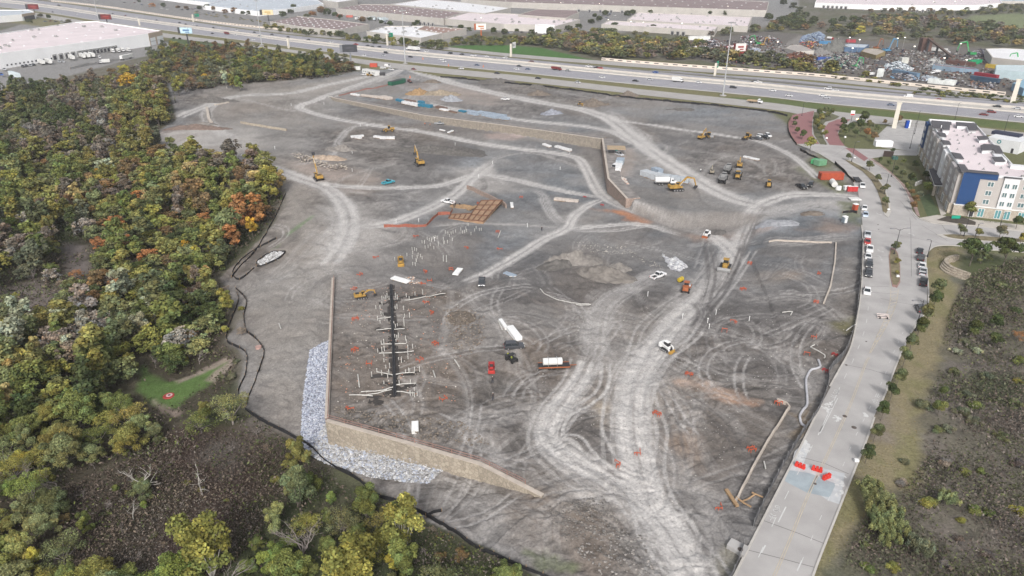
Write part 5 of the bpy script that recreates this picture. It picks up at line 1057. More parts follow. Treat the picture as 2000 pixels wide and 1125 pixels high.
# filler trees, colour by place
def region_col(px, py, g):
    g0_ = g
    class Gc:
        def choice(s, L): return L[max(0, min(len(L)-1, int((1.5*(float(fbm(px/60, py/30, 2, 40)) - .5) + .25 + .5*g0_.random()) * len(L))))]
    g, g0 = Gc(), g; u = g0.random()
    if py < 165: return g.choice(list("ddqqgxoeen")) 
    if py < 300 and px < 215: return g.choice(list("ddqqeommkkm"))
    if py < 300: return g.choice(list("qgxzoonme"))
    if py < 420: return g.choice(list("qggxgzootnm"))
    if py < 560: return g.choice(list("dqgxgzornmq")) if px > 180 else g.choice(list("dqgeokmm"))
    if py < 700: return g.choice(list("dqgxzopkm"))
    if py < 860: return g.choice(list("dqggxzgo"))
    return g.choice(list("qgbxzgo"))
def topix(X, Y, Z): zc = Y*ct - (Z-H)*st; return 1000 + FOC*X/zc, 562.5 + FOC*(-(Z-H)*ct - Y*st)/zc
NOGO = [PG(s) for s in ("262,700 330,735 380,722 440,682 475,695 475,750 430,800 390,850 280,850 250,770", "330,850 490,845 600,960 520,1000 430,1110 300,1140 270,1060 300,980 260,900", "-10,545 150,545 120,620 -10,640", "100,460 180,465 190,560 110,560", "120,935 270,900 290,1140 130,1140", "440,1000 500,960 470,1120 430,1120",
                        "400,820 640,900 720,990 600,970 480,880", "690,965 900,1060 1040,1140 880,1160 740,1040")]
xs = [p[0] for p in WOODS]; ys = [p[1] for p in WOODS]; cand = []
fg = np.random.default_rng(5); tries = 0; nfill = 0; far = []
WX = np.array([(p[0], p[1]) for p in WOODS])
while tries < 60000:
    tries += 1; X = fg.uniform(-430, 40); Y = fg.uniform(62, 720)
    px, py = topix(X, Y, -4)
    if px < -60 or py > 1190 or py < 60: continue
    if not inpoly(np.array([X]), np.array([Y]), WOODS)[0]: continue
    d_ = pdist(np.array([X]), np.array([Y]), SITE + [SITE[0]])[0][0]
    if d_ < 4 or (px < 300 and py < 165 + (300-px)*.03): continue
    if any(inpoly(np.array([X]), np.array([Y]), q)[0] for q in NOGO): continue
    R_ = fg.uniform(2.3, 4.6) if py > 300 or px > 215 else fg.uniform(2.4, 3.8)
    if py < 170: R_ = fg.uniform(3.0, 4.6)
    if any((X-a)**2 + (Y-b)**2 < ((.5 if py > 560 else .62)*(R_+r))**2 for a, b, r in spots): continue
    spots.append((X, Y, R_)); far.append((math.hypot(X, Y), X, Y, R_, px, py))
far.sort(); NIND = 80
for i, (d_, X, Y, R_, px, py) in enumerate(far[:NIND]):
    c = str(region_col(px, py, fg)); k = ('bare' if fg.random() < .3 else 'haze') if c in 'mnk' or fg.random() < .25 else str(fg.choice(['round', 'tall', 'round', 'haze', 'ptall' if c in 'px' else 'round']))
    tree(X, Y, R_ if k != 'tall' else R_*.7, c, k, f"{CN[c]} {'twiggy ' if k == 'haze' else ''}tree {where(px, py, 0, 0)}", "trees in the woods left of the site")
def stuffwood(name, label, items, ls=.42, n=420, mat=LEAFC):
    """one mesh of many crowns: items = (X, Y, z, radius, colour key, kind)"""
    pr = {}; QQ = []; CC = []; g = np.random.default_rng(9)
    for (X, Y, z, r, c, k) in items:
        key = (k, int(g.integers(4)))
        if key not in pr: _, Q, col, lb = crown(k, 50 + key[1], n if k != 'shrub' else n//3, ls); pr[key] = (Q, col)
        Q, col = pr[key]; s = r / {'round': 4.2, 'tall': 2.4, 'shrub': 2.9, 'small': 1.9, 'spread': 4.9}[k]; a = g.uniform(0, 6.28); ca, sa = math.cos(a), math.sin(a)
        q = Q * s * np.array([1, 1, g.uniform(.6, .9)]); q = np.stack([q[..., 0]*ca - q[..., 1]*sa + X, q[..., 0]*sa + q[..., 1]*ca + Y, q[..., 2] + z], -1); QQ.append(q); CC.append(col * np.array(jit(COLS[c], g, .18)))
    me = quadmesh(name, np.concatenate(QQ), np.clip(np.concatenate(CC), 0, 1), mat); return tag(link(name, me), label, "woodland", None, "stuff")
items = [(X, Y, gz(X, Y), R_, str(region_col(px, py, fg)), 'round' if fg.random() < .7 else 'tall') for (d_, X, Y, R_, px, py) in far[NIND:]]
stuffwood("far_woodland", "mixed autumn woodland filling the upper left of the woods", items, .3, 1500)
# undergrowth
def scatter(name, label, poly, n, hmax, size, cols, seed, keep=None, cat="undergrowth", clump=10, dens=None):
    g = np.random.default_rng(seed); xs = [p[0] for p in poly]; ys = [p[1] for p in poly]; y0, y1 = max(min(ys), 55), min(max(ys), 760)
    Y = y0 + (y1-y0) * g.random(n*4)**1.9; X = g.uniform(max(min(xs), -440), min(max(xs), 330), n*4); m = inpoly(X, Y, poly) & (np.abs(X) < .95*(Y*ct+H*st)); m &= vn(X/clump, Y/clump, seed) > g.uniform(.15, .75, len(X))
    if keep is not None: m &= keep(X, Y)
    X, Y = X[m][:n], Y[m][:n]; n = len(X); hh = g.random(n)**1.6 * hmax * (.4 + vn(X/clump*1.7, Y/clump*1.7, seed+1)); Z0 = np.array([gz(a, b) for a, b in zip(X, Y)])
    Pn = np.stack([X, Y, Z0 + hh + .05], 1); N = g.normal(size=(n, 3)); N[:, 2] = np.abs(N[:, 2]) + .3; s = size * g.uniform(.5, 1.4, n) * (.7 + Y/260)
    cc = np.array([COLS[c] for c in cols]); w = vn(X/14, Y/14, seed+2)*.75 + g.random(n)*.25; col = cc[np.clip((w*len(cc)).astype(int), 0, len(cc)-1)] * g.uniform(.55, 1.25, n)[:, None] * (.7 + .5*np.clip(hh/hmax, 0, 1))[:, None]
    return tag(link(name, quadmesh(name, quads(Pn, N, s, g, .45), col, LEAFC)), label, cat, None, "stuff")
COLS.update(u=(.085, .065, .05), v=(.12, .095, .08), w=(.16, .14, .12))
offsite = lambda X, Y: (pdist(X, Y, SITE + [SITE[0]])[0] > 1.5) & ~inpoly(X, Y, PG("285,715 330,745 380,732 440,698 452,712 420,742 380,770 340,800 300,795"))
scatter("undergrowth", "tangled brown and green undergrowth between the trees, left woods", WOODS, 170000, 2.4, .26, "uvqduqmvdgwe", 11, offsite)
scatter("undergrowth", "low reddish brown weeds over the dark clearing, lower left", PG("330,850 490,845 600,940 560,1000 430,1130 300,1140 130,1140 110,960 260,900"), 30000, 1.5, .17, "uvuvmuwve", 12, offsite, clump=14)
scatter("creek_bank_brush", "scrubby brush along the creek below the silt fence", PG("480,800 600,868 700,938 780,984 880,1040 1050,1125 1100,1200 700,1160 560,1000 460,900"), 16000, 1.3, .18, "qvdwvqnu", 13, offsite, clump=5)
onfield = lambda X, Y: ~inpoly(X, Y, STREET)
scatter("field_scrub", "grey brown scrub and weeds covering the field on the right", SCRUB, 95000, 1.7, .22, "wvqveveqvwve", 14, onfield, clump=13)
scatter("field_grass", "dry tufted grass strip beside the street on the right", PX("1812,490 1870,485 1850,560 1830,700 1790,800 1790,940 1620,1100 1590,1125 1690,862 1720,792 1765,680 1812,600"), 9000, .2, .1, "ttottz", 15, onfield, clump=6)
# right hand field shrubs
RS = """1699 955 24 z plume;1718 978 26 z plume;1740 1000 26 z plume;1722 1020 24 z plume;1752 1028 22 z plume;1738 1050 20 z plume;1712 1000 20 z plume;1797 1062 24 e plume;1817 982 18 x shrub;1852 972 20 z plume;1908 992 15 g shrub;1936 998 12 g shrub;1995 990 18 y shrub;1990 1010 14 k bare;1888 770 15 e shrub;1875 800 16 e shrub;1845 762 10 d small;1905 795 14 g shrub
1950 620 13 d small;1903 632 14 d small;1950 656 12 d small;1885 665 13 e shrub;1910 678 12 p shrub;1868 682 12 p shrub;1838 790 12 g small;1800 792 17 e shrub;1856 835 13 e shrub;1905 820 14 e shrub;1990 700 14 g shrub;1995 645 12 r haze;1890 920 12 g shrub;1920 915 11 g shrub;1745 1105 14 x shrub;1695 1110 15 g shrub;1770 900 10 e shrub;1990 745 10 x shrub
1865 725 12 q shrub;1985 790 14 q shrub;1930 735 14 e shrub;1830 835 12 q shrub;1960 850 14 q shrub;1870 1050 12 v shrub;1930 1080 14 v shrub;1690 1060 12 q shrub;1880 1018 10 x shrub;1760 940 12 w shrub;1850 900 14 w shrub;1850 1100 14 w shrub;1990 900 14 v shrub;1960 560 14 q shrub;1900 585 11 q shrub;1925 600 12 v shrub;1985 600 12 d shrub""".replace("\n", ";")
CN.update(u="dark brown", v="brown", w="grey brown")
for q in RS.split(";"):
    a = q.split(); px, py = float(a[0]), float(a[1]); hero(px, py, float(a[2]) * 1.15, a[3], a[4], f"{CN[a[3]]} {'leafless tree' if a[4]=='bare' else ('tree' if a[4] in ('small','haze') else 'shrub')} in the right field, {'upper part' if py < 700 else ('middle part' if py < 880 else 'lower part')}", "shrubs in the field on the right")
def std(px, py, r, c, k, lab, grp, hs=1.0):         # tree whose foot stands at a pixel
    p = P(px, py); s = ct * (py - (562.5 - FOC * st / ct)) / H; return tree(p[0], p[1], r / s, c, k, lab, grp, hs)
for px, py in ((1826, 578), (1822, 601), (1807, 632), (1791, 655), (1776, 684), (1762, 714), (1750, 752), (1737, 781), (1720, 817), (1706, 858), (1690, 901)): std(px, py + 4, 15, 'd' if py % 2 else 'q', 'small', "small dark oak on the verge along the right kerb", "street oaks on the right kerb", 1.25)
std(1893, 520, 28, 'd', 'spread', "left one of the two big dark live oaks", "live oaks", 1.7); std(1958, 522, 30, 'd', 'spread', "right one of the two big dark live oaks", "live oaks", 1.7)
std(1915, 515, 18, 'q', 'spread', "smaller live oak squeezed between the two big ones", "live oaks", 1.2)
for px, py, r, c in ((1656, 314, 7, 'q'), (1697, 334, 9, 'q'), (1714, 357, 8, 'q'), (1727, 379, 9, 'q'), (1729, 403, 9, 'q'), (1747, 493, 10, 'q'), (1750, 518, 7, 'o'), (1752, 538, 5, 'o'), (1874, 462, 11, 'q'), (1910, 465, 9, 'o'), (1951, 467, 12, 'e'), (1993, 474, 9, 'x'), (1984, 447, 12, 'd')):
    std(px, py, r, c, 'small', "small %s tree %s" % (CN[c], "on the long curved median" if py < 410 else ("on the narrow median in the street" if px < 1800 else "along the side street by the hotel")), "trees on the street medians")
for px, py, r, c in ((1553, 240, 6, 'd'), (1552, 250, 6, 'q'), (1556, 262, 6, 'd'), (1566, 272, 8, 'd'), (1598, 230, 8, 'q'), (1610, 226, 8, 'q'), (1622, 230, 8, 'q'), (1592, 242, 8, 'q'), (1604, 241, 8, 'o'), (1613, 236, 8, 'q'), (1592, 251, 8, 'o'), (1602, 262, 8, 'o'), (1609, 272, 8, 'o'), (1598, 256, 7, 'q'),
                     (1645, 248, 8, 'd'), (1643, 259, 8, 'd'), (1658, 260, 9, 'd'), (1649, 269, 9, 'q'), (1688, 244, 11, 'd'), (1680, 258, 11, 'd'), (1696, 256, 9, 'q'), (1692, 270, 8, 'r'), (1706, 278, 9, 'n'), (1753, 243, 8, 'n'), (1728, 245, 5, 'n'), (1581, 296, 12, 'x'), (1712, 262, 8, 'q'), (1670, 270, 8, 'q')):
    std(px, py, r, c, 'small', "small %s tree in the planting around the brick entrance" % CN[c], "trees around the brick entrance")
for px, py, r, c in ((1717, 318, 5, 'd'), (1735, 326, 6, 'q'), (1750, 338, 6, 'd'), (1763, 323, 6, 'g'), (1786, 332, 8, 'd'), (1762, 349, 8, 'q'), (1776, 361, 10, 'd'), (1742, 300, 5, 'd'), (1810, 380, 11, 'g'), (1796, 392, 8, 'e'), (1786, 400, 8, 'n'), (1783, 412, 8, 'n'), (1806, 352, 8, 'd'), (1770, 375, 8, 'q'), (1779, 385, 7, 'n'), (1888, 424, 13, 'g')):
    std(px, py, r, c, 'small', "small %s tree or bush on the lawn left of the hotel" % CN[c], "planting by the hotel")
for s_, c in (("1703,248 1760,240 1830,246", 'd'), ("1824,372 1836,394 1850,416", 'o'), ("1862,424 1900,430 1960,438", 'd'), ("1790,330 1800,345 1806,362", 'n')):
    pts = resamp(PX(s_), 1.6); stuffwood("hedge", "low clipped hedge by the hotel", [(q[0], q[1], 0, 1.1, c, 'shrub') for q in pts], .16, 300)
REG[-4]["label"] = "dark hedge along the north edge of the hotel car park"; REG[-3]["label"] = "olive hedge strip beside the hotel west wall"; REG[-2]["label"] = "dark shrubs in front of the hotel ground floor"; REG[-1]["label"] = "brown hedge left of the hotel lawn"
# trees beyond the highway
fg = np.random.default_rng(77); it = []
def band(s, n, cols, r0, r1, k='round'):
    poly = PX(s); xs = [p[0] for p in poly]; ys = [p[1] for p in poly]; c = 0; t = 0
    while c < n and t < n*60:
        t += 1; X, Y = fg.uniform(min(xs), max(xs)), fg.uniform(min(ys), max(ys))
        if inpoly(np.array([X]), np.array([Y]), poly)[0]: it.append((X, Y, 0, fg.uniform(r0, r1), str(fg.choice(list(cols))), k)); c += 1
band("1000,84 1060,78 1110,74 1190,66 1200,76 1260,82 1350,88 1400,108 1560,128 1640,142 1630,146 1500,132 1380,120 1240,116 1180,114 1100,100 1050,90", 330, "qeoondmeqotxm", 3.5, 6.5)
band("1340,76 1480,64 1600,60 1640,75 1700,70 1860,88 1960,92 2100,95 2100,70 1900,50 1800,38 1700,36 1640,56 1500,58", 300, "qqendmotwd", 4, 7)
band("1640,22 1700,24 1860,34 2100,26 2100,10 1960,14 1900,24 1780,28 1650,20", 90, "qdoe", 4, 6)
band("520,60 600,70 720,86 820,96 880,98 860,86 790,84 720,74 600,60 520,54", 90, "qdxeoq", 2.5, 4.5)
band("845,92 900,90 1000,90 1060,88 1000,78 920,74 870,84", 90, "qeoxed", 2, 4)
band("380,22 520,42 520,46 380,28", 50, "oteq", 1.2, 2.2, 'shrub')
band("1780,186 1900,192 2000,204 2000,192 1960,188 1800,172", 70, "qdeo", 1.4, 2.4, 'shrub')
band("1400,122 1560,132 1780,166 1780,172 1600,150 1400,128", 60, "qeoo", 2, 3.2, 'shrub')
band("1500,60 1520,40 1560,30 1600,40 1580,60", 40, "dqd", 4, 6)
stuffwood("distant_woodland", "bushy autumn woodland and scrub beyond the highway", it, .7, 330)
FT = """553 30 9 d;568 22 7 d;575 16 8 d;628 22 10 n;640 26 9 d;610 28 9 r;655 30 7 d;600 32 8 q;665 34 6 d;708 40 8 n;722 37 6 d;815 46 7 d;808 48 6 d;762 48 7 d;745 47 5 d;880 56 7 d;900 54 7 d;916 58 6 d;965 62 8 d;985 62 8 d;1010 60 6 d;1038 62 8 d;1075 62 9 d;1090 62 8 g;1110 56 9 d;1130 52 8 d;1155 42 8 d;1170 38 7 d;1160 34 5 d;1182 26 8 d;1226 26 9 d;1235 24 8 d
1200 52 9 d;1275 54 9 d;1060 58 6 d;1415 26 7 d;1270 24 6 d;1385 30 5 d;1500 34 10 d;1510 46 10 n;1530 40 10 d;1548 12 9 d;1530 6 8 d;1560 20 8 d;1625 44 10 d;1645 40 10 d;1665 38 9 d;1590 38 8 d;1690 46 7 d;1740 22 7 n;1755 20 7 q;1780 20 7 n;1815 20 7 n;1700 22 6 n;320 12 6 d;298 10 7 r;273 6 4 d;348 16 5 n;365 16 6 n;390 16 6 d;405 14 8 d;418 18 6 n;440 22 7 n;458 22 7 n;475 26 6 d;487 26 6 d
80 30 6 e;96 36 5 d;135 42 7 e;58 42 7 d;340 76 3 d;352 77 3 d;1240 64 7 e;1260 66 7 o;1320 82 9 y;1258 84 9 c;1225 86 9 r;1300 104 7 r;1435 100 3 d;730 80 5 q;675 70 8 q;645 66 6 x;665 68 7 d;700 76 6 q;810 86 6 q;1420 118 6 n;1690 144 9 x;1680 60 10 y;1930 55 6 r""".replace("\n", ";")
it = []
for q in FT.split(";"):
    a = q.split(); px, py, r = float(a[0]), float(a[1]), float(a[2]); c = P(px, py + r*.6); s = ct * (py + r*.6 - (562.5 - FOC * st / ct)) / H; it.append((c[0], c[1], 0, r*.92/s, a[3], 'round' if r > 5 else 'small'))
stuffwood("distant_trees", "scattered dark trees around the far warehouses and car parks", it, .7, 700)
# ================================================================ VEHICLES AND MACHINES
def wheelmesh(r, w):
    b = MB(); b.cyl((0, -w/2, 0), (0, w/2, 0), r, n=18); return b.mesh("wheel", RUBBER, .03)
def rimmesh(r, w, m=None): b = MB(); b.cyl((0, -w/2-.02, 0), (0, w/2+.02, 0), r*.58, n=12); return b.mesh("rim", m or CHROME)
def shifted(me, off):
    k = ("sh", me.name, tuple(round(v, 3) for v in off))
    def mk(): n = me.copy(); n.transform(Matrix.Translation(off)); n.name = me.name.split('.')[0]; return n
    return cached(k, mk)
def wheels(pos, r, w, near=True, m=None):
    wm_ = cached(("wh", r, w), lambda: wheelmesh(r, w)); rm = cached(("rm", r, w, m.name if m else 0), lambda: rimmesh(r, w, m))
    return [("wheel", shifted(wm_, (x, y, r)), False, [("rim", shifted(rm, (x, y, r)), False)] if near else []) for x, y in pos]
def frust(b, x0, x1, x2, x3, z0, z1, w0, w1):       # cabin: bottom x0..x3, top x1..x2
    vs = [(x0, -w0/2, z0), (x3, -w0/2, z0), (x3, w0/2, z0), (x0, w0/2, z0), (x1, -w1/2, z1), (x2, -w1/2, z1), (x2, w1/2, z1), (x1, w1/2, z1)]
    return b.add(vs, [(3,2,1,0),(4,5,6,7),(0,1,5,4),(1,2,6,5),(2,3,7,6),(3,0,4,7)])
def lights(L, w, z, zr=None):
    out = []
    for s_ in (-1, 1):
        b = MB(); b.box((L/2 + .0, s_*(w/2-.28), z), (.10, .36, .18)); out.append(("headlight", b.mesh("headlight", LAMP), False))
        b = MB(); b.box((-L/2 - .0, s_*(w/2-.22), (zr or z)+.12), (.10, .3, .2)); out.append(("tail_light", b.mesh("tail_light", RLAMP), False))
    return out
def car_spec(kind_, near=True):
    def f():
        L, w, h = dict(sedan=(4.8, 1.84, 1.45), suv=(4.9, 1.95, 1.78), hatch=(4.3, 1.8, 1.5), van=(5.6, 2.0, 2.2))[kind_]; hl = L/2; b = MB()
        zb = h*.56 if kind_ != 'van' else h*.5
        b.prism([(-hl, .45), (-hl+.05, .25), (hl-.1, .25), (hl, .42), (hl-.04, zb*.8), (hl-.35, zb*.93), (hl*.36, zb+.04), (-hl*.75, zb+.04), (-hl+.08, zb*.94)], -w/2, w/2)
        rr = {'sedan': (-hl*.78, -hl*.42, hl*.10, hl*.48), 'suv': (-hl*.94, -hl*.82, hl*.16, hl*.5), 'hatch': (-hl*.93, -hl*.7, hl*.12, hl*.5), 'van': (-hl*.97, -hl*.93, hl*.45, hl*.72)}[kind_]
        gb = MB(); frust(gb, *rr, zb, h-.07, w*.93, w*.76)
        b2 = MB(); b2.box(((rr[1]+rr[2])/2, 0, h-.04), (rr[2]-rr[1]+.04, w*.77, .08))
        for s_ in (-1, 1):
            for xb, xt in ((rr[0], rr[1]), ((rr[0]+rr[3])/2, (rr[1]+rr[2])/2), (rr[3], rr[2])): b2.cyl((xb, s_*w*.465, zb), (xt, s_*w*.38, h-.06), .05, n=4)
        if kind_ == 'van': b2.box((-hl*.25, 0, (zb+h)/2+.05), (L*.62, w*.95, h-zb-.15), ty=.85)
        parts = [("body", b.mesh("body", PAINT, .07), True), ("roof", b2.mesh("roof", PAINT, .02), True), ("windows", gb.mesh("windows", GLASS), False)]
        parts += wheels([(sx*hl*.62, sy*(w/2-.10)) for sx in (-1, 1) for sy in (-1, 1)], .34, .24, near)
        if near:
            parts += lights(L, w, zb*.72)
            for s_ in (-1, 1): m = MB(); m.box((rr[3]-.35, s_*(w/2+.06), zb+.08), (.14, .2, .13)); parts.append(("mirror", m.mesh("mirror", PAINT), True))
        return parts
    return f
def pickup_spec(near=True):
    def f():
        L, w = 5.8, 2.0; hl = L/2; b = MB(); zb = 1.12
        b.prism([(-.45, .4), (hl-.1, .4), (hl, .6), (hl-.03, .95), (hl-.25, 1.08), (hl*.40, zb+.02), (-.45, zb+.02)], -w/2, w/2)
        b.prism([(-hl, .45), (-.47, .45), (-.47, .62), (-hl, .62)], -w/2, w/2)
        for s_ in (-1, 1): b.box((-hl/2-.23, s_*(w/2-.06), .86), (hl-.49, .12, .5))
        b.box((-hl+.06, 0, .86), (.1, w-.25, .46)); gb = MB(); frust(gb, -.5, -.32, .62, 1.35, zb, 1.82, w*.92, w*.76); rb = MB(); rb.box((.15, 0, 1.86), (1.0, w*.77, .09))
        for s_ in (-1, 1):
            for xb, xt in ((-.48, -.32), (.42, .2), (1.33, .62)): rb.cyl((xb, s_*w*.46, zb), (xt, s_*w*.38, 1.83), .055, n=4)
        bd = MB(); bd.box((-hl/2-.2, 0, .645), (hl-.5, w-.26, .04))
        return [("body", b.mesh("body", PAINT, .05), True), ("roof", rb.mesh("roof", PAINT, .02), True), ("windows", gb.mesh("windows", GLASS), False), ("bed_liner", bd.mesh("bed_liner", DKST), False)] + wheels([(sx*hl*.62, sy*(w/2-.1)) for sx in (-1, 1) for sy in (-1, 1)], .4, .27, near) + (lights(L, w, .85) if near else [])
    return f
def truck_spec(body, near=False):
    """box, tanker, flatbed, dump, semi"""
    def f():
        b = MB(); frust(b, 1.9, 2.0, 3.3, 3.55, .9, 2.75, 2.3, 2.1); b.box((4.1, 0, 1.15), (1.4, 1.9, 1.1), tx=.85) if body != 'box' else None
        g = MB(); g.box((3.42, 0, 2.15), (.28, 1.95, .7)); g.box((2.75, 0, 2.15), (.8, 2.28, .6)); ch = MB(); ch.box((0, 0, .75), (9 if body != 'semi' else 5, .9, .3))
        p = [("cab", b.mesh("cab", PAINT, .08), True), ("windows", g.mesh("windows", GLASS), False)]; ww = [(3.4, 1), (3.4, -1), (-2.6, 1), (-2.6, -1), (-1.4, 1), (-1.4, -1)]
        if body == 'semi':
            t = MB(); t.box((-5.2, 0, 2.5), (14, 2.55, 2.8)); p.append(("trailer", t.mesh("trailer", OFFW, .04), False)); ww = [(3.4, 1), (3.4, -1), (.9, 1), (.9, -1), (-9.6, 1), (-9.6, -1), (-10.9, 1), (-10.9, -1)]; ch.box((-5, 0, .95), (13, 1.0, .25))
        elif body == 'dark_semi':
            t = MB(); t.box((-5.2, 0, 1.5), (14, 2.5, .35)).box((-3, 0, 2.1), (5, 1.9, .9)); p.append(("trailer", t.mesh("trailer", DKST), False)); ww += [(-10.9, 1), (-10.9, -1)]
        elif body == 'box': t = MB(); t.box((-1.4, 0, 2.2), (6.2, 2.4, 2.6)); p.append(("cargo_box", t.mesh("cargo_box", OFFW, .04), False))
        elif body == 'tank': t = MB(); t.cyl((-4.2, 0, 2.1), (1.5, 0, 2.1), 1.2, n=18); t.mat(1).box((-1.3, 0, 3.3), (4.5, .6, .12)); p.append(("tank", t.mesh("tank", [WHITE, STEEL], .05), False))
        elif body == 'flat': t = MB(); t.box((-1.6, 0, 1.15), (6.6, 2.4, .25)).box((-1.6, 1.15, 1.55), (6.6, .1, .6)).box((-1.6, -1.15, 1.55), (6.6, .1, .6)).box((1.65, 0, 1.8), (.12, 2.4, 1.2)); p.append(("flat_bed", t.mesh("flat_bed", M("tan_bed", (.5, .38, .25), .8)), False))
        elif body == 'dump': t = MB(); t.add([(-4.6, -1.1, 1.2), (1.4, -1.1, 1.2), (1.4, 1.1, 1.2), (-4.6, 1.1, 1.2), (-4.9, -1.25, 2.7), (1.6, -1.25, 2.7), (1.6, 1.25, 2.7), (-4.9, 1.25, 2.7), (-4.5, -1.0, 1.5), (1.3, -1.0, 1.5), (1.3, 1.0, 1.5), (-4.5, 1.0, 1.5), (-4.8, -1.15, 2.7), (1.5, -1.15, 2.7), (1.5, 1.15, 2.7), (-4.8, 1.15, 2.7)],
            [(3,2,1,0),(0,1,5,4),(1,2,6,5),(2,3,7,6),(3,0,4,7),(8,9,10,11),(9,8,12,13),(10,9,13,14),(11,10,14,15),(8,11,15,12),(4,5,13,12),(5,6,14,13),(6,7,15,14),(7,4,12,15)]); p.append(("dump_bed", t.mesh("dump_bed", PAINT), True))
        p.append(("chassis", ch.mesh("chassis", DKST), False)); return p + wheels([(x, s_*1.0) for x, s_ in ww], .5, .32, near)
    return f
def tracks(L, w, h, gap, z=0):
    out = []
    for s_ in (-1, 1):
        b = MB(); pr = [(L/2*math.cos(a) if abs(math.cos(a)) > .99 else (L/2-h/2)*(1 if math.cos(a) > 0 else -1) + h/2*math.cos(a), h/2 + h/2*math.sin(a)) for a in np.linspace(0, 2*math.pi, 17)[:-1]]
        b.prism(pr, s_*gap/2 - w/2, s_*gap/2 + w/2)
        for k in range(9): b.box((-L/2+.5 + k*(L-1)/8, s_*gap/2, h+.03), (.22, w+.02, .07)); 
        r = MB(); 
        for k in range(4): r.cyl((-L*.36 + k*L*.24, s_*(gap/2) + s_*w/2, h/2), (-L*.36 + k*L*.24, s_*(gap/2) + s_*(w/2+.05), h/2), h*.26, n=10)
        out.append(("track", b.mesh("track", DKST), False, [("rollers", r.mesh("rollers", STEEL), False)]))
    return out
def arm(b, p, q, w, h0, h1):                          # box beam from p to q in the xz plane
    p, q = Vector((p[0], 0, p[1])), Vector((q[0], 0, q[1])); d = (q-p).normalized(); n = Vector((-d.z, 0, d.x))
    vs = [p + n*h0/2 + Vector((0, -w/2, 0)), p - n*h0/2 + Vector((0, -w/2, 0)), q - n*h1/2 + Vector((0, -w/2, 0)), q + n*h1/2 + Vector((0, -w/2, 0))]
    return b.add(vs + [v + Vector((0, w, 0)) for v in vs], [(0,1,2,3),(7,6,5,4),(1,0,4,5),(2,1,5,6),(3,2,6,7),(0,3,7,4)])
def excav_spec(pts, s=1.0, col=YEL):
    """pts: boom foot, elbow, stick joint, stick end in x,z"""
    def f():
        out = tracks(4.6*s, .75*s, 1.0*s, 2.7*s); b = MB(); b.box((-1.6*s, 0, 1.85*s), (3.2*s, 2.7*s, 1.3*s)); b.box((-3.0*s, 0, 1.85*s), (.8*s, 2.6*s, 1.1*s)); b.box((.9*s, -.9*s, 1.6*s), (1.6*s, .8*s, .7*s)); b.box((0, 0, 1.12*s), (1.8*s, 1.8*s, .25*s))
        out.append(("upper_body", b.mesh("upper_body", col, .08*s), False)); b = MB(); b.box((-1.9*s, .2*s, 2.56*s), (1.6*s, 1.5*s, .12*s)).cyl((-2.3*s, -.7*s, 2.5*s), (-2.3*s, -.7*s, 3.0*s), .1*s, n=8); out.append(("engine_cover", b.mesh("engine_cover", DKST), False))
        c = MB(); frust(c, 0, .1*s, 1.35*s, 1.7*s, 1.3*s, 2.95*s, 0, 0); c = MB(); c.box((.75*s, .85*s, 2.1*s), (1.6*s, .95*s, 1.6*s), tx=.9, ty=.92); r = MB(); r.box((.72*s, .85*s, 2.96*s), (1.5*s, .95*s, .12*s)); out.append(("cab", c.mesh("cab", GLASS, .04*s), False, [("cab_roof", r.mesh("cab_roof", col), False)]))
        a = MB(); P_ = [(x*s, z*s) for x, z in pts]; arm(a, P_[0], P_[1], .45*s, .6*s, .75*s); arm(a, P_[1], P_[2], .44*s, .75*s, .4*s)
        hy = MB(); hy.cyl((P_[0][0]+.3*s, -.3*s, P_[0][1]-.1*s), ((P_[0][0]*.4+P_[1][0]*.6), -.3*s, (P_[0][1]*.4+P_[1][1]*.6)), .09*s).cyl((P_[0][0]+.3*s, .3*s, P_[0][1]-.1*s), ((P_[0][0]*.4+P_[1][0]*.6), .3*s, (P_[0][1]*.4+P_[1][1]*.6)), .09*s)
        hy.cyl((P_[1][0], 0, P_[1][1]+.5*s), (P_[2][0], 0, P_[2][1]+.5*s), .1*s); out.append(("boom", a.mesh("boom", col, .03*s), False, [("hydraulic_cylinder", hy.mesh("hydraulic_cylinder", CHROME), False)]))
        a = MB(); arm(a, P_[2], P_[3], .36*s, .5*s, .3*s); out.append(("stick", a.mesh("stick", col, .03*s), False))
        e = P_[3]; k = MB(); k.prism([(e[0]-.2*s, e[1]+.2*s), (e[0]+.5*s, e[1]+.1*s), (e[0]+.35*s, e[1]-.6*s), (e[0]-.3*s, e[1]-1.0*s), (e[0]-.95*s, e[1]-.75*s), (e[0]-.6*s, e[1]-.5*s)], -.6*s, .6*s); out.append(("bucket", k.mesh("bucket", DKST), False)); return out
    return f
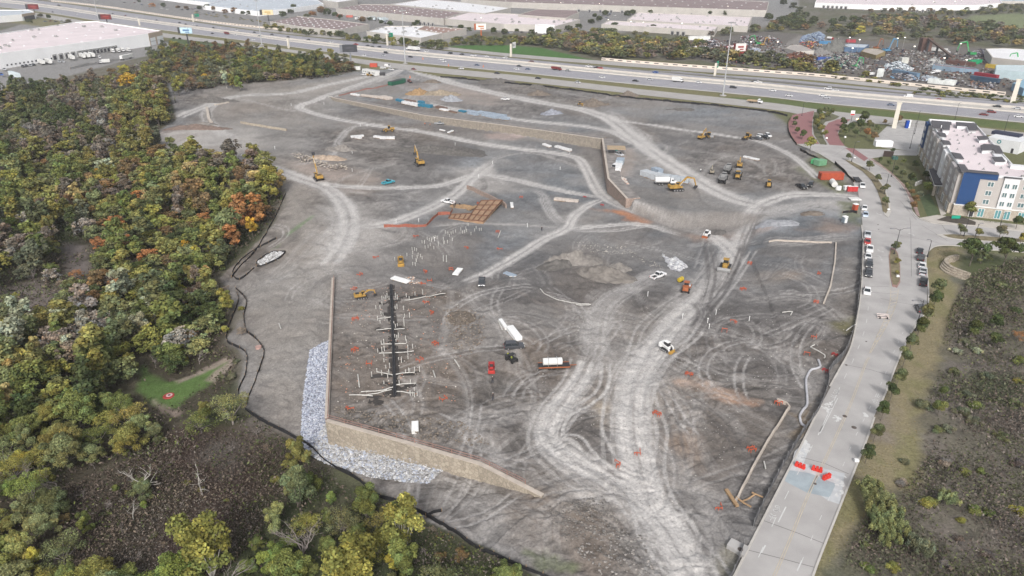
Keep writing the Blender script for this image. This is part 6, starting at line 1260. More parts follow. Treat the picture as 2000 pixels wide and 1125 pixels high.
def dozer_spec(s=1.0, col=YEL, blade=True):
    def f():
        out = tracks(3.6*s, .6*s, 1.1*s, 2.2*s); b = MB(); b.box((.9*s, 0, 1.3*s), (1.8*s, 1.1*s, 1.0*s), tx=.92); b.box((-.9*s, 0, 1.15*s), (1.8*s, 1.6*s, .7*s)); b.box((0, 0, .8*s), (3*s, 1.4*s, .5*s))
        out.append(("body", b.mesh("body", col, .06*s), False)); c = MB(); c.box((-.6*s, 0, 2.05*s), (1.3*s, 1.3*s, 1.2*s), tx=.9, ty=.9); r = MB(); r.box((-.6*s, 0, 2.72*s), (1.6*s, 1.6*s, .12*s)); out.append(("cab", c.mesh("cab", GLASS, .03), False, [("cab_roof", r.mesh("cab_roof", col, .03), False)]))
        k = MB(); k.prism([(2.3*s, .1*s), (2.45*s, .6*s), (2.35*s, 1.25*s), (2.5*s, 1.25*s), (2.62*s, .6*s), (2.5*s, .05*s)], -1.7*s, 1.7*s); out.append(("blade", k.mesh("blade", STEEL), False)); a = MB()
        for y in (-1.0, 1.0): a.box((1.5*s, y*1.5*s, .55*s), (1.8*s, .2*s, .25*s))
        out.append(("push_arm", a.mesh("push_arm", col), False)); k = MB(); k.box((-2.1*s, 0, .9*s), (.3*s, .5*s, 1.4*s)); out.append(("ripper", k.mesh("ripper", DKST), False)); return out
    return f
def loader_spec(s=1.0, col=YEL):
    def f():
        b = MB(); b.box((-1.8*s, 0, 1.7*s), (2.6*s, 1.7*s, 1.2*s), tx=.95); b.box((1.4*s, 0, 1.2*s), (1.8*s, 1.1*s, .9*s)); b.box((-.2*s, 0, 1.0*s), (5*s, .9*s, .4*s)); out = [("body", b.mesh("body", col, .08*s), False)]
        c = MB(); c.box((-.1*s, 0, 2.5*s), (1.4*s, 1.4*s, 1.5*s), tx=.88, ty=.9); r = MB(); r.box((-.1*s, 0, 3.3*s), (1.5*s, 1.5*s, .12*s)); out.append(("cab", c.mesh("cab", GLASS), False, [("cab_roof", r.mesh("cab_roof", col), False)]))
        a = MB()
        for y in (-.5, .5): a.X = Matrix.Translation((0, y*s, 0)); arm(a, (1.2*s, 2.0*s), (3.3*s, .8*s), .18*s, .35*s, .3*s); a.X = None
        out.append(("lift_arm", a.mesh("lift_arm", col), False)); k = MB(); k.prism([(3.2*s, .3*s), (3.3*s, 1.1*s), (3.5*s, 1.3*s), (3.5*s, .45*s), (4.4*s, .25*s), (4.4*s, .15*s), (3.4*s, .1*s)], -1.45*s, 1.45*s); out.append(("bucket", k.mesh("bucket", DKST), False))
        return out + wheels([(x*s, y*s) for x in (-1.7, 1.7) for y in (-1.05, 1.05)], .78*s, .6*s, True, col)
    return f
def hauler_spec(cabm, bedm):
    """articulated dump truck"""
    def f():
        b = MB(); b.box((3.6, 0, 1.7), (1.9, 1.7, .9), tx=.8); b.box((2.0, 0, 1.3), (2.6, 2.3, .6)); out = [("body", b.mesh("body", cabm, .08), False)]; c = MB(); c.box((2.1, 0, 2.5), (1.5, 1.8, 1.6), tx=.85, ty=.9); r = MB(); r.box((2.1, 0, 3.35), (1.6, 1.8, .12)); out.append(("cab", c.mesh("cab", GLASS), False, [("cab_roof", r.mesh("cab_roof", cabm), False)]))
        z0, z1 = 1.4, 3.0; t = MB(); t.add([(-4.6, -1.0, 1.9), (.4, -1.0, z0), (.4, 1.0, z0), (-4.6, 1.0, 1.9), (-4.9, -1.5, 2.7), (.9, -1.5, z1), (.9, 1.5, z1), (-4.9, 1.5, 2.7), (-4.5, -.85, 2.05), (.2, -.85, 1.65), (.2, .85, 1.65), (-4.5, .85, 2.05), (-4.8, -1.35, 2.7), (.7, -1.35, z1), (.7, 1.35, z1), (-4.8, 1.35, 2.7)],
            [(3,2,1,0),(0,1,5,4),(1,2,6,5),(2,3,7,6),(3,0,4,7),(8,9,10,11),(9,8,12,13),(10,9,13,14),(11,10,14,15),(8,11,15,12),(4,5,13,12),(5,6,14,13),(6,7,15,14),(7,4,12,15)]); out.append(("dump_bed", t.mesh("dump_bed", bedm), False))
        k = MB(); k.box((-1.6, 0, 1.05), (6, 1.0, .4)); out.append(("chassis", k.mesh("chassis", DKST), False)); return out + wheels([(x, y) for x in (3.2, -1.3, -3.1) for y in (-1.2, 1.2)], .85, .6, True, cabm)
    return f
def roller_spec(col):
    def f():
        b = MB(); b.box((-1.5, 0, 1.5), (2.2, 1.6, 1.1), tx=.9); b.box((1.2, 0, 1.2), (1.0, .6, .3)); out = [("body", b.mesh("body", col, .06), False)]; b = MB(); b.box((1.8, 1.15, .9), (2.2, .18, .3)).box((1.8, -1.15, .9), (2.2, .18, .3)).box((.75, 0, .95), (.2, 2.3, .35)); out.append(("drum_frame", b.mesh("drum_frame", col), False))
        d = MB(); d.cyl((1.9, -1.05, .78), (1.9, 1.05, .78), .78, n=24); out.append(("drum", d.mesh("drum", STEEL), False)); c = MB(); c.box((.0, 0, 2.1), (1.2, 1.3, 1.3), tx=.9); r = MB(); r.box((0, 0, 2.85), (1.5, 1.6, .12)); out.append(("cab", c.mesh("cab", GLASS), False, [("cab_roof", r.mesh("cab_roof", col), False)]))
        return out + wheels([(-1.6, -.95), (-1.6, .95)], .75, .5, True)
    return f
def skid_spec(col, col2=YEL):
    def f():
        out = tracks(2.0, .4, .75, 1.45); b = MB(); b.box((-.3, 0, .95), (2.2, 1.0, .9)); b.box((-1.2, 0, 1.2), (.6, 1.6, 1.0)); out.append(("body", b.mesh("body", col, .05), False)); c = MB(); c.box((.2, 0, 1.75), (1.2, .85, .95), tx=.85); r = MB(); r.box((.15, 0, 2.25), (1.2, .9, .08)); out.append(("cab", c.mesh("cab", DKST), False, [("cab_roof", r.mesh("cab_roof", col), False)]))
        a = MB()
        for y in (-.68, .68): a.X = Matrix.Translation((0, y, 0)); arm(a, (-1.2, 1.75), (1.2, 1.3), .14, .3, .25); arm(a, (1.2, 1.3), (1.55, .45), .14, .25, .2); a.X = None
        out.append(("lift_arm", a.mesh("lift_arm", col), False)); k = MB(); k.prism([(1.5, .15), (1.55, .75), (1.7, .8), (1.7, .3), (2.3, .2), (2.3, .1)], -.9, .9); out.append(("bucket", k.mesh("bucket", col2), False)); return out
    return f
def heading(px, py, qx, qy, G_=None):                 # world angle of a direction drawn in the photo
    a, b = P(px, py), P(qx, qy); return math.atan2(b[1]-a[1], b[0]-a[0])
def put(key, spec, px, py, qx, qy, name, label, cat, group=None, color=None, sc=None):
    """stand a vehicle at (px,py) in the photo with its nose toward (qx,qy)"""
    c = G2(px, py); return place(key, spec, c, heading(px, py, qx, qy), name, label, cat, group, color, sc)
CC = dict(white=(.68, .68, .68), black=(.018, .018, .02), dark=(.05, .052, .058), grey=(.26, .27, .28), silver=(.45, .46, .48), red=(.4, .025, .02), maroon=(.16, .02, .02), blue=(.03, .1, .35), bluegrey=(.12, .15, .22), teal=(.04, .3, .38), orange=(.6, .2, .04), yellow=(.65, .42, .05), tan=(.4, .33, .25))
# ---- highway traffic: photo x, lane band, colour, kind
def hwdir(px): 
    i = int(np.searchsorted([p[0] for p in HWPT], px)); i = min(max(i, 1), len(HWPT)-1); return HWPT[i-1][1], HWPT[i][1]
HWPT = [(SX(*q), q) for q in HW['mb']]
def traffic(s, lane, group):
    lst = sorted([q.split() for q in s.split(';')], key=lambda a: float(a[0]))
    for a in lst:
        px, py = float(a[0]), float(a[1]); c = P(px, py + 1.2); d = hwdir(px); an = math.atan2(d[1][1]-d[0][1], d[1][0]-d[0][0]); an += math.pi if lane == 'far' else 0
        k = a[3] if len(a) > 3 else 'sedan'; z = .03
        if k in ('sedan', 'suv', 'hatch', 'van'): sp, nm, ct_ = car_spec(k, False), {'sedan': 'car', 'hatch': 'car', 'suv': 'suv', 'van': 'van'}[k], {'suv': 'suv', 'van': 'van'}.get(k, 'car')
        elif k == 'pick': sp, nm, ct_ = pickup_spec(False), 'pickup_truck', 'pickup'
        else: sp, nm, ct_ = truck_spec(k), 'truck', 'truck'
        place(("t", k), sp, (c[0], c[1], z), an, nm, f"{a[2]} {ct_} {group}", ct_, "traffic " + group, CC[a[2]])
traffic("245 30 maroon;267 33 white;220 26 dark;146 16 white;115 11 dark dark_semi;175 17 grey;286 37 silver;306 39 dark;91 9 dark;602 78 dark suv;647 82 white;540 71 silver;506 70 grey;531 67 dark;695 87 red pick;718 89 dark;727 91 dark;741 91 dark;757 95 white;801 97 white semi;832 100 white suv;879 104 black suv;902 106 dark;925 109 white pick;950 110 white;986 113 white suv;965 115 black;1037 121 maroon suv;1150 130 white pick;1165 132 black;1172 133 red;1280 141 blue;1480 161 white pick;1474 159 black;1617 173 white suv;1631 177 white;1774 189 white van;1832 195 red;1947 208 black;1986 212 silver", "far", "in the far highway lanes")
traffic("150 27 white;103 23 dark;121 26 silver;188 29 white;215 27 silver;351 44 black;363 47 black;379 48 white;385 51 dark;417 54 dark;429 53 white;462 59 white suv;415 65 black;443 66 maroon dump;460 68 white;495 77 white;497 63 dark;642 97 white;711 108 white;754 103 black suv;749 108 silver;802 111 black;862 116 white;867 120 white;932 127 bluegrey;1014 129 dark;1009 135 white;1031 135 bluegrey;1087 136 maroon dump;1109 138 grey;1176 151 white;1241 158 black;1269 155 silver;1324 159 white box;1364 161 white;1432 171 black suv;1509 177 white;1541 187 white;1607 187 white;1614 191 silver;1740 205 bluegrey;1936 219 maroon suv;1921 224 maroon;1989 228 white;563 72 dark", "near", "in the near highway lanes")
traffic("901 134 white;971 143 black;1051 153 black;1128 161 silver;1474 200 white flat", "near", "on the near frontage road")
# ---- parked along the street
for i, a in enumerate("1688,406,white,sedan,silver sedan parked first below the entrance;1690,419,silver,sedan,pale blue silver sedan second below the entrance;1694,459,silver,pick,silver pickup parked just above the red car;1694,472,red,sedan,bright red sedan in the left kerb row;1698,487,white,pick,white pickup behind the red sedan;1695,501,white,sedan,white sedan parked ahead of the dark car;1697,517,dark,suv,dark car with a pale blue windscreen, left row;1696,534,dark,pick,charcoal pickup at the end of the left row;1693,569,white,sedan,lone white sedan lower down the left kerb".split(';')):
    q = a.split(','); px, py = float(q[0]), float(q[1]); k = q[3]; lab = ','.join(q[4:])
    put(("n", k), pickup_spec() if k == 'pick' else car_spec(k), px, py + 2, px - .5, py + 16, "pickup_truck" if k == 'pick' else "parked_car", lab, "pickup" if k == 'pick' else "car", "cars parked along the left kerb", CC[q[2]] if i != 1 else (.45, .52, .62))
for i, a in enumerate("1796,490,black,sedan,black sedan at the top of the right hand row;1798,504,black,suv,black suv second in the right hand row;1800,518,white,sedan,white sedan third in the right hand row;1802,532,silver,pick,silver pickup fourth in the right hand row;1803,552,black,pick,black pickup at the foot of the right row;1797,604,dark,suv,dark car half hidden by the verge oaks".split(';')):
    q = a.split(','); px, py = float(q[0]), float(q[1]); k = q[3]; lab = ','.join(q[4:])
    put(("n", k), pickup_spec() if k == 'pick' else car_spec(k), px, py + 2, px + (3 if i < 5 else -9), py - 16, "pickup_truck" if k == 'pick' else "parked_car", lab, "pickup" if k == 'pick' else "car", "cars parked along the right kerb", CC[q[2]])
put(("n", "pick"), pickup_spec(), 1684, 365, 1686, 380, "pickup_truck", "white pickup hitched to a dark trailer on the street", "pickup", None, CC["white"])
def flat_trailer(px, py, qx, qy, L, label, col=DKST, deck=WOOD, w=2.2, name="trailer"):
    c = G2(px, py); r = empty(name, c, heading(px, py, qx, qy), label, "trailer"); b = MB(); b.box((0, 0, .75), (L, w, .12)); link("deck", b.mesh("deck", deck), r); b = MB(); b.box((0, w/2, .78), (L, .12, .25)).box((0, -w/2, .78), (L, .12, .25)).box((L/2+.8, 0, .65), (1.6, .15, .12)); link("frame", b.mesh("frame", col), r)
    for p in wheels([(x, y*w/2*.9) for x in (-L*.15, -L*.15+.95) for y in (-1, 1)], .36, .22, False): link(p[0], p[1], r)
    return r
flat_trailer(1674, 353, 1684, 365, 7, "dark flat trailer behind the white street pickup", DKST, DKST)
# ---- vehicles on the site
SITEV = [("pick", 1285, 541, 1300, 535, "white", "white pickup with dark bed beside the dirt mounds"), ("pick", 941, 554, 940, 566, "dark", "dark blue pickup at the fork of the dirt track"), ("pick", 987, 195, 975, 194, "white", "white pickup on the upper haul road"),
    ("pick", 858, 243, 870, 243, "grey", "grey green pickup on the graded pad below the long wall"), ("pick", 758, 358, 770, 355, "teal", "teal pickup on the track between the excavators"), ("suv", 1004, 678, 1018, 677, "dark", "dark suv beside the white boards"),
    ("pick", 1565, 366, 1575, 371, "black", "black pickup left of its twin by the orange container"), ("suv", 1583, 363, 1580, 368, "black", "black suv right of its twin by the orange container"), ("pick", 875, 397, 862, 394, "white", "white pickup with a red load beside the formwork"),
    ("suv", 748, 134, 760, 134, "white", "white suv behind the site office"), ("pick", 764, 137, 752, 135, "white", "white pickup right of the site office"), ("van", 757, 130, 770, 131, "white", "white van furthest behind the site office"), ("sedan", 711, 146, 723, 147, "white", "white car in front of the site office"), ("sedan", 808, 136, 815, 137, "maroon", "maroon car beyond the site fence"),
    ("suv", 1487, 268, 1495, 269, "white", "white suv among the machines at the top right"), ("pick", 1478, 272, 1488, 273, "dark", "dark pickup among the machines at the top right"), ("pick", 1494, 270, 1500, 272, "black", "black pickup at the right end of the top machines"), ("suv", 1500, 266, 1504, 268, "white", "white car tucked behind the top right machines"), ("van", 1203, 327, 1212, 322, "white", "white van body parked by the pink block wall"), ("suv", 1209, 303, 1216, 305, "silver", "silver car partly under the tan canopy")]
for k, x, y, qx, qy, c, lab in SITEV: put(("n", k), pickup_spec() if k == 'pick' else car_spec(k), x, y, qx, qy, {"pick": "pickup_truck", "suv": "suv", "van": "van"}.get(k, "car"), lab, {"pick": "pickup", "suv": "suv", "van": "van"}.get(k, "car"), None, CC[c])
EX = [(.6, 1.9), (3.6, 5.0), (6.6, 4.4), (7.7, 1.4)]
put("ex1", excav_spec(EX, 1.05), 1322, 371, 1352, 369, "excavator", "large yellow excavator with its arm out over the embankment", "excavator")
put("ex2", excav_spec([(.6, 1.9), (2.2, 5.2), (4.4, 7.6), (5.2, 4.2)], 1.05), 819, 322, 803, 311, "excavator", "yellow excavator with raised bent boom by the dark bank", "excavator")
put("ex3", excav_spec([(.6, 1.9), (2.4, 5.8), (3.9, 8.2), (3.5, 10.8)], 1.0), 622, 350, 611, 341, "excavator", "yellow excavator with its boom straight up, left tracks", "excavator")
put("ex4", excav_spec([(.6, 1.7), (3.0, 3.5), (5.4, 3.2), (6.0, 1.2)], .62), 707, 581, 735, 577, "mini_excavator", "small yellow excavator at the plumbing trenches", "excavator")
put("ex5", excav_spec([(.6, 1.9), (1.8, 4.8), (3.6, 6.2), (4.3, 2.8)], .85), 1371, 271, 1386, 266, "excavator", "yellow excavator alone in the upper right yard", "excavator")
put("ex6", excav_spec([(.6, 1.9), (1.8, 4.4), (3.4, 4.6), (4.0, 2.2)], .85), 1444, 326, 1446, 312, "excavator", "yellow excavator at the back of the parked machines", "excavator")
put("ex7", excav_spec([(.6, 1.9), (1.6, 4.4), (3.2, 4.6), (3.6, 2.2)], .7, M("dull_olive_paint", (.25, .22, .17), .7)), 1390, 339, 1390, 325, "excavator", "small grey backhoe left of the parked dump trucks", "excavator")
HG = M("hauler_grey", (.24, .235, .23), .8, 0, .15, .6); HB = M("hauler_bed_grey", (.2, .2, .2), .85, 0, .2, .5)
put("ha1", hauler_spec(HG, HB), 1412, 354, 1425, 330, "dump_truck", "grey articulated dump truck, front one of the pair", "dump truck"); put("ha1", hauler_spec(HG, HB), 1421, 336, 1430, 318, "dump_truck", "grey articulated dump truck, rear one of the pair", "dump truck")
put("ha2", hauler_spec(YEL, HB), 1441, 347, 1436, 362, "dump_truck", "yellow articulated dump truck in front of the excavator", "dump truck")
put("lo1", loader_spec(1.0), 760, 257, 735, 258, "wheel_loader", "yellow wheel loader on the haul road below the wall", "wheel loader"); put("lo2", loader_spec(.85), 1501, 363, 1502, 340, "wheel_loader", "yellow and white loader right of the parked dump trucks", "wheel loader")
put("lo1", loader_spec(1.0), 1459, 271, 1448, 275, "wheel_loader", "yellow wheel loader at the left of the top machines", "wheel loader"); put("lo3", loader_spec(.8), 722, 148, 740, 149, "wheel_loader", "tan loader parked in front of the site office", "wheel loader")
put("do1", dozer_spec(1.15), 1416, 524, 1407, 545, "bulldozer", "yellow bulldozer with a wide blade on the haul road", "bulldozer"); put("do2", dozer_spec(.9), 1134, 206, 1150, 207, "bulldozer", "small yellow dozer pushing the brown dirt pile", "bulldozer")
put("ro1", roller_spec(ORG), 1340, 567, 1345, 552, "roller", "orange red roller by the yellow tank", "roller"); put("ro2", roller_spec(YEL), 1384, 268, 1396, 272, "roller", "yellow roller next to the lone upper excavator", "roller")
put("sk1", skid_spec(WHITE), 1301, 680, 1312, 686, "skid_steer", "white track loader with tan bucket on the haul road", "skid steer", sc=(1.12,)*3); put("sk2", skid_spec(YEL), 783, 516, 784, 527, "skid_steer", "yellow track loader among the riser pipes", "skid steer", sc=(1.1,)*3)
put("sk3", skid_spec(M("machine_red", (.5, .05, .05), .6), M("bucket_red", (.5, .06, .05), .6)), 960, 720, 960, 735, "skid_steer", "small red machine alone below the black buggy", "skid steer", sc=(.85,)*3)
put("sk4", skid_spec(WHITE, ORG), 1380, 461, 1374, 466, "skid_steer", "tiny white and red machine at the trench head", "skid steer", sc=(1.1,)*3)
put("tele", loader_spec(.75, M("telehandler_maroon", (.22, .08, .07), .7, 0, .2, 2)), 800, 160, 812, 166, "telehandler", "dark red telehandler near the green dumpsters, upper yard", "telehandler", sc=(1.4, 1, .9))
put(("n", "tank"), truck_spec('tank', True), 1299, 360, 1312, 360, "water_truck", "white water tank truck behind the large excavator", "water truck", None, CC["white"])
# cement drum and tank by the entrance
def lay(name, parts, px, py, qx, qy, label, cat, group=None, sc=None):
    c = G2(px, py); r = empty(name, c, heading(px, py, qx, qy), label, cat, group, sc)
    for nm, mb, m, bv in parts: link(nm, mb.mesh(nm, m, bv), r)
    return r
lay("storage_tank", [("tank", MB().cyl((-2.6, 0, 1.3), (2.2, 0, 1.3), 1.15, n=18), OFFW, .15), ("cradle", MB().box((-1.5, 0, .2), (.4, 2, .4)).box((1.2, 0, .2), (.4, 2, .4)), DKST, 0)], 1627, 363, 1634, 372, "large white tank lying by the street entrance", "tank")
lay("fuel_tank", [("tank", MB().cyl((0, 0, 0), (0, 0, 1.6), 1.1, n=16), WHITE, .08), ("lid", MB().cyl((0, 0, 1.6), (0, 0, 1.8), .5, n=12), STEEL, 0)], 1637, 371, 1640, 371, "round white tank beside the large lying tank", "tank")
lay("yellow_tank", [("tank", MB().cyl((-.9, 0, .9), (.9, 0, .9), .7, n=14), M("tank_yellow", (.62, .45, .05), .5), .06), ("cradle", MB().box((0, 0, .15), (1.6, 1.2, .3)), DKST, 0)], 1329, 550, 1334, 547, "little yellow tank beside the orange roller", "tank")
r_ = flat_trailer(1082, 714, 1110, 713, 7.2, "orange framed trailer that carries a dirty white tank", ORG, DKST)
lay("water_tank", [("tank", MB().cyl((-2.2, 0, 1.7), (2.2, 0, 1.7), .85, n=16), OFFW, .06), ("strap", MB().box((-1, 0, 1.7), (.1, 1.75, 1.75)).box((1, 0, 1.7), (.1, 1.75, 1.75)), STEEL, 0)], 1079, 714, 1107, 713, "dirty white water tank on the orange trailer", "tank")
# buggy
lay("utility_buggy", [("body", MB().box((0, 0, .75), (3.0, 1.5, .5)).box((1.1, 0, 1.05), (.8, 1.3, .3)), M("buggy_black", (.025, .025, .025), .5), .05), ("roll_cage", MB().tube([(-.4, -.65, .9), (-.3, -.65, 1.9), (.6, -.65, 1.9), (.9, -.65, 1.1)], .05).tube([(-.4, .65, .9), (-.3, .65, 1.9), (.6, .65, 1.9), (.9, .65, 1.1)], .05).box((.15, 0, 1.93), (1.0, 1.4, .06)), DKST, 0), ("bed", MB().box((-1.2, 0, 1.15), (1.0, 1.4, .35)), DKST, .03)], 999, 704, 1009, 710, "black utility buggy with two workers beside it", "buggy")
for p in wheels([(x, y) for x in (-1.0, 1.05) for y in (-.75, .75)], .38, .3, False): link(p[0], p[1], bpy.data.objects["utility_buggy"])
# ================================================================ SITE CLUTTER
# orange batter boards: U, L or H shapes of boards on stakes
def bboard(kind_, c=ORF):
    def f():
        b = MB(); segs = {'H': [((-.9, -.7), (.9, -.7)), ((-.9, .7), (.9, .7)), ((-.5, -1.2), (-.5, 1.2)), ((.5, -1.2), (.5, 1.2))], 'U': [((-.9, -.8), (.9, -.8)), ((-.9, -.8), (-.9, .9)), ((.9, -.8), (.9, .9))], 'L': [((-.9, -.8), (1.0, -.8)), ((-.9, -.8), (-.9, .9)), ((-1.3, .2), (-.5, .2))]}[kind_]
        k = MB(); pts = set()
        for (p, q) in segs:
            L = math.dist(p, q); b.box(((p[0]+q[0])/2, (p[1]+q[1])/2, .75), (L, .1, .24), math.atan2(q[1]-p[1], q[0]-p[0])); pts |= {p, q}
        for p in pts: k.box((p[0], p[1], .45), (.12, .12, 1.1))
        return [("board", b.mesh("board", c), False), ("stake", k.mesh("stake", c), False)]
    return f
def batter(s, cols=None):
    for i, q in enumerate(s.split(';')):
        x, y, k, lab = q.split(',', 3); c = G2(float(x), float(y) + 3); place(("bb", k), bboard(k), (c[0], c[1], c[2]), random.uniform(0, 3), "batter_board", lab, "batter board", "orange batter boards", sc=(.68,)*3)
batter("694,621,H,orange batter board by the straight wall, upper one;693,681,H,orange batter board by the straight wall, middle one;684,794,L,orange batter board by the straight wall, lowest one;866,776,U,orange batter board in the bare soil right of the last pipes;841,608,L,orange batter board right of the pipes, beside the brown clods;850,668,H,orange batter board left of the rough soil heap;832,586,L,orange batter board at the head of the pipe trenches;820,701,U,orange batter board low on the right of the pipes;721,707,U,orange batter board left of the pipe trench, low down;1432,627,L,orange batter board right of the haul road, upper of two;1415,643,U,orange batter board right of the haul road, lower of two;1346,727,H,orange batter board just below the white track loader;1283,806,H,orange batter board between the two lower haul tracks, right;1451,563,H,orange batter board right of the roller;1594,586,H,orange batter board inside the low walled pad corner;1590,654,L,orange batter board in the rutted soil near the street fence;1576,689,U,orange batter board beside the white hose end;1521,782,H,orange batter board on the corner of the concrete wall;1203,902,L,orange batter board left of the bottom haul road;1468,873,H,orange batter board left of the long concrete wall;1403,984,L,orange batter board near the timber braces;1597,532,L,orange batter board by the low wall, right pad;1464,513,H,orange batter board right of the bulldozer;734,500,L,orange batter board left of the yellow track loader;703,534,U,orange batter board above the pipe trench, left;881,523,U,orange batter board beside the pair of tall pipes;829,528,L,orange batter board right of the rubbish heap;839,545,U,orange batter board right of the offcuts heap;827,551,L,orange batter board below the offcuts heap;972,452,U,orange batter board by the leaning white pipe;976,486,L,orange batter board near the fork of tracks;910,483,L,orange batter board right of the riser pipes;812,460,L,orange batter board left above the riser pipes;692,561,U,orange batter board at the top of the straight wall;932,393,L,orange batter board beside the sand pile of the formwork;1018,383,U,orange batter board right of the formwork corner;1245,878,L,small orange marker beside the bottom haul road")
RF = M("red_frame", (.5, .03, .03), .6)
for x, y, lab in ((1630, 694, "square red frame by the street fence"), (1142, 385, "red crossed frame at the track junction, upper"), (1176, 401, "red frame at the track junction, lower"), (1612, 722, "little red marker by the white hose"), (1695-1, 473, "x")):
    if lab != "x": c = G2(x, y); place("redf", bboard('H', RF), c, R(40), "marker_board", lab, "marker board", "red marker boards", sc=(.55,)*3)
# risers standing out of the ground
rm = MB().cyl((0, 0, -.3), (0, 0, 1.25), .12, n=8).cyl((0, 0, 1.25), (0, 0, 1.32), .14, n=8).mesh("riser_pipe", PVC)
ra_ = "1315,770 1298,770 1338,740 1355,750 1372,755 1385,732 1400,728 1415,730 1465,745 1468,780 1495,770 1512,722 1535,750 1480,690 1500,700 1525,700 1560,685 1540,692 1425,795 1390,815 1362,790 1345,803 1322,812 1220,820 1240,825 1255,830 1225,850 1268,865 1180,870 1222,885 1260,885 1250,905 1298,890 1285,875 1225,937 1245,940 1615,690 1600,668 1640,660 1650,630 1662,632 1630,685 1645,680 1680,700 1708,675 1720,655 1745,668 1760,670 1472,775 1498,765 1428,788 1375,748 1318,765 1255,910 1130,888 1085,905"
for q in ra_.split():
    x, y = map(float, q.split(',')); c = G2(500 + x/4, 281 + y/4 + 2); tag(link("riser_pipe", rm, None, c), "white riser pipe standing in the soil above the trenches", "pipe", "white riser pipes in the upper pipe field").scale = (.8, .8, .8)
rb_ = "1025,60 1040,75 985,80 1000,75 1015,75 985,120 970,150 937,150 1090,60 1105,75 1175,60 1197,75 1243,50 1303,35 1088,150 1103,150 1155,160 978,200 993,200 1008,225 950,235 970,260 1160,210 1200,210 1155,240 1078,270 1105,285 1090,300 1158,280 1085,380 1102,390 1115,380 1095,410 980,430 1000,425 1170,400 1178,420 1187,465 1225,460 952,490 985,490 1003,480 1000,520 1000,560 1187,510 1188,540 1115,550 1137,570 1015,610 1045,610 945,640 905,680 983,670 1030,690 1040,665 1203,640 1240,635 1278,635 1170,655 1195,650 1000,740 1120,745 1208,730 1238,775 1225,820 1260,820 1205,820 1238,830"
for q in rb_.split():
    x, y = map(float, q.split(',')); c = G2(500 + x/4, 562 + y/4 + 3); o = tag(link("riser_pipe", rm, None, c), "grey white pipe standing along the black drain line", "pipe", "pipes standing along the black drain line"); o.scale = (.85, .85, random.uniform(.6, 1.1))
# the drain lines, laterals and open trenches
TRE = M("trench_soil", (.05, .045, .042), .95, 0, .3, 1)
def ribg(name, s, w, mat, label, cat, h=.06, kind=None, n=None):
    raw = [G(*map(float, q.split(','))) for q in s.split()]; A = resamp(raw, .8); z = [gz(*q) for q in A]; I = offs(A, -w/2); O = offs(A, w/2); n = len(A); mb = MB()
    mb.add([(*q, k - .1) for q, k in zip(I, z)] + [(*q, k + h) for q, k in zip(I, z)] + [(*q, k + h) for q, k in zip(O, z)] + [(*q, k - .1) for q, k in zip(O, z)], [(k*n+i, k*n+i+1, (k+1)*n+i+1, (k+1)*n+i) for k in range(3) for i in range(n-1)])
    if kind == "structure": return struct(name, mb.mesh(name, mat))
    return solo(name, mb, mat, label, cat)
def pipeg(s, r, mat, label, name="pipe", cat="pipe", lift=.1, smooth=False, group=None):
    raw = [G(*map(float, q.split(','))) for q in s.split()]; A = resamp(catmull(raw, 6) if smooth else raw, .9 if smooth else 1.5); A = np.vstack([A, [raw[-1][:2]]]); pts = [(*q, gz(*q) + r + lift) for q in A]; mb = MB(); mb.tube(pts, r, 7); return solo(name, mb, mat, label, cat, group)
ribg("trench", "763,556 765,600 768,680 772,778", 2.3, TRE, "", "", .05, "structure")
for s_ in ("735,640 765,648", "745,612 765,615", "768,640 792,636", "770,680 808,688", "735,684 768,680", "768,708 792,700", "724,735 770,732", "770,732 822,727", "770,758 815,748", "720,783 755,783", "738,770 738,792", "716,776 735,776", "766,590 790,580 868,574", "740,592 764,590", "770,765 745,772", "745,748 768,752"): ribg("trench", s_, 1.5, TRE, "", "", .045, "structure")
pipeg("762,556 764,600 767,680 770,776", .2, BLKP, "black drain pipe, left one of the long pair", "drain_pipe", lift=.12); pipeg("765,556 767,600 770,680 773,774", .2, BLKP, "black drain pipe, right one of the long pair", "drain_pipe", lift=.12)
for i, s_ in enumerate(("737,622 764,620", "735,645 764,643", "770,645 790,642", "745,674 793,673", "770,690 808,686", "740,692 768,690", "736,728 768,734", "770,733 810,728", "790,588 870,573", "774,752 812,748", "705,766 756,763", "710,774 765,762", "682,772 728,774", "746,764 768,757", "772,766 808,766")): pipeg(s_, .11, PVC, ["white lateral pipe running across the black drain line"][0], "lateral_pipe", group="white lateral pipes", lift=.2)
for s_, lab in (("545,632 549,644", "short white pipe lying on the bare left slope"), ("699,732 702,756", "white pipes lying upright in view left of the trenches"), ("888,702 897,716", "white pipe lying right of the trenches"), ("846,724 850,737", "thin grey pipe lying in the right trench soil"), ("973,628 981,645", "thin white pipe left of the white boards"),
               ("866,500 866,512", "tall white pipe, left one of a close pair"), ("872,500 872,512", "tall white pipe, right one of a close pair"), ("973,465 978,452", "white pipe leaning by the orange frame"), ("995,540 1008,541", "white pipe end by the dark pickup track"), ("1528,610 1548,609 1544,617", "thin white bent pipe in the right soil"), ("1492,902 1495,917", "short white pipe by the long concrete wall"), ("1653,646 1672,634", "pale pipe leaning at the street fence")):
    pipeg(s_, .14, PVC, lab, lift=.15)
pipeg("1055,564 1065,574 1090,585 1120,591 1150,592 1152,594 1125,594", .12, PVC, "thin white hose curling over the dark soil", "hose", "hose", .05, True)
pipeg("1591,672 1583,678 1600,686 1612,694 1610,698", .13, PVC, "short white hose above the red frame", "hose", "hose", .05, True)
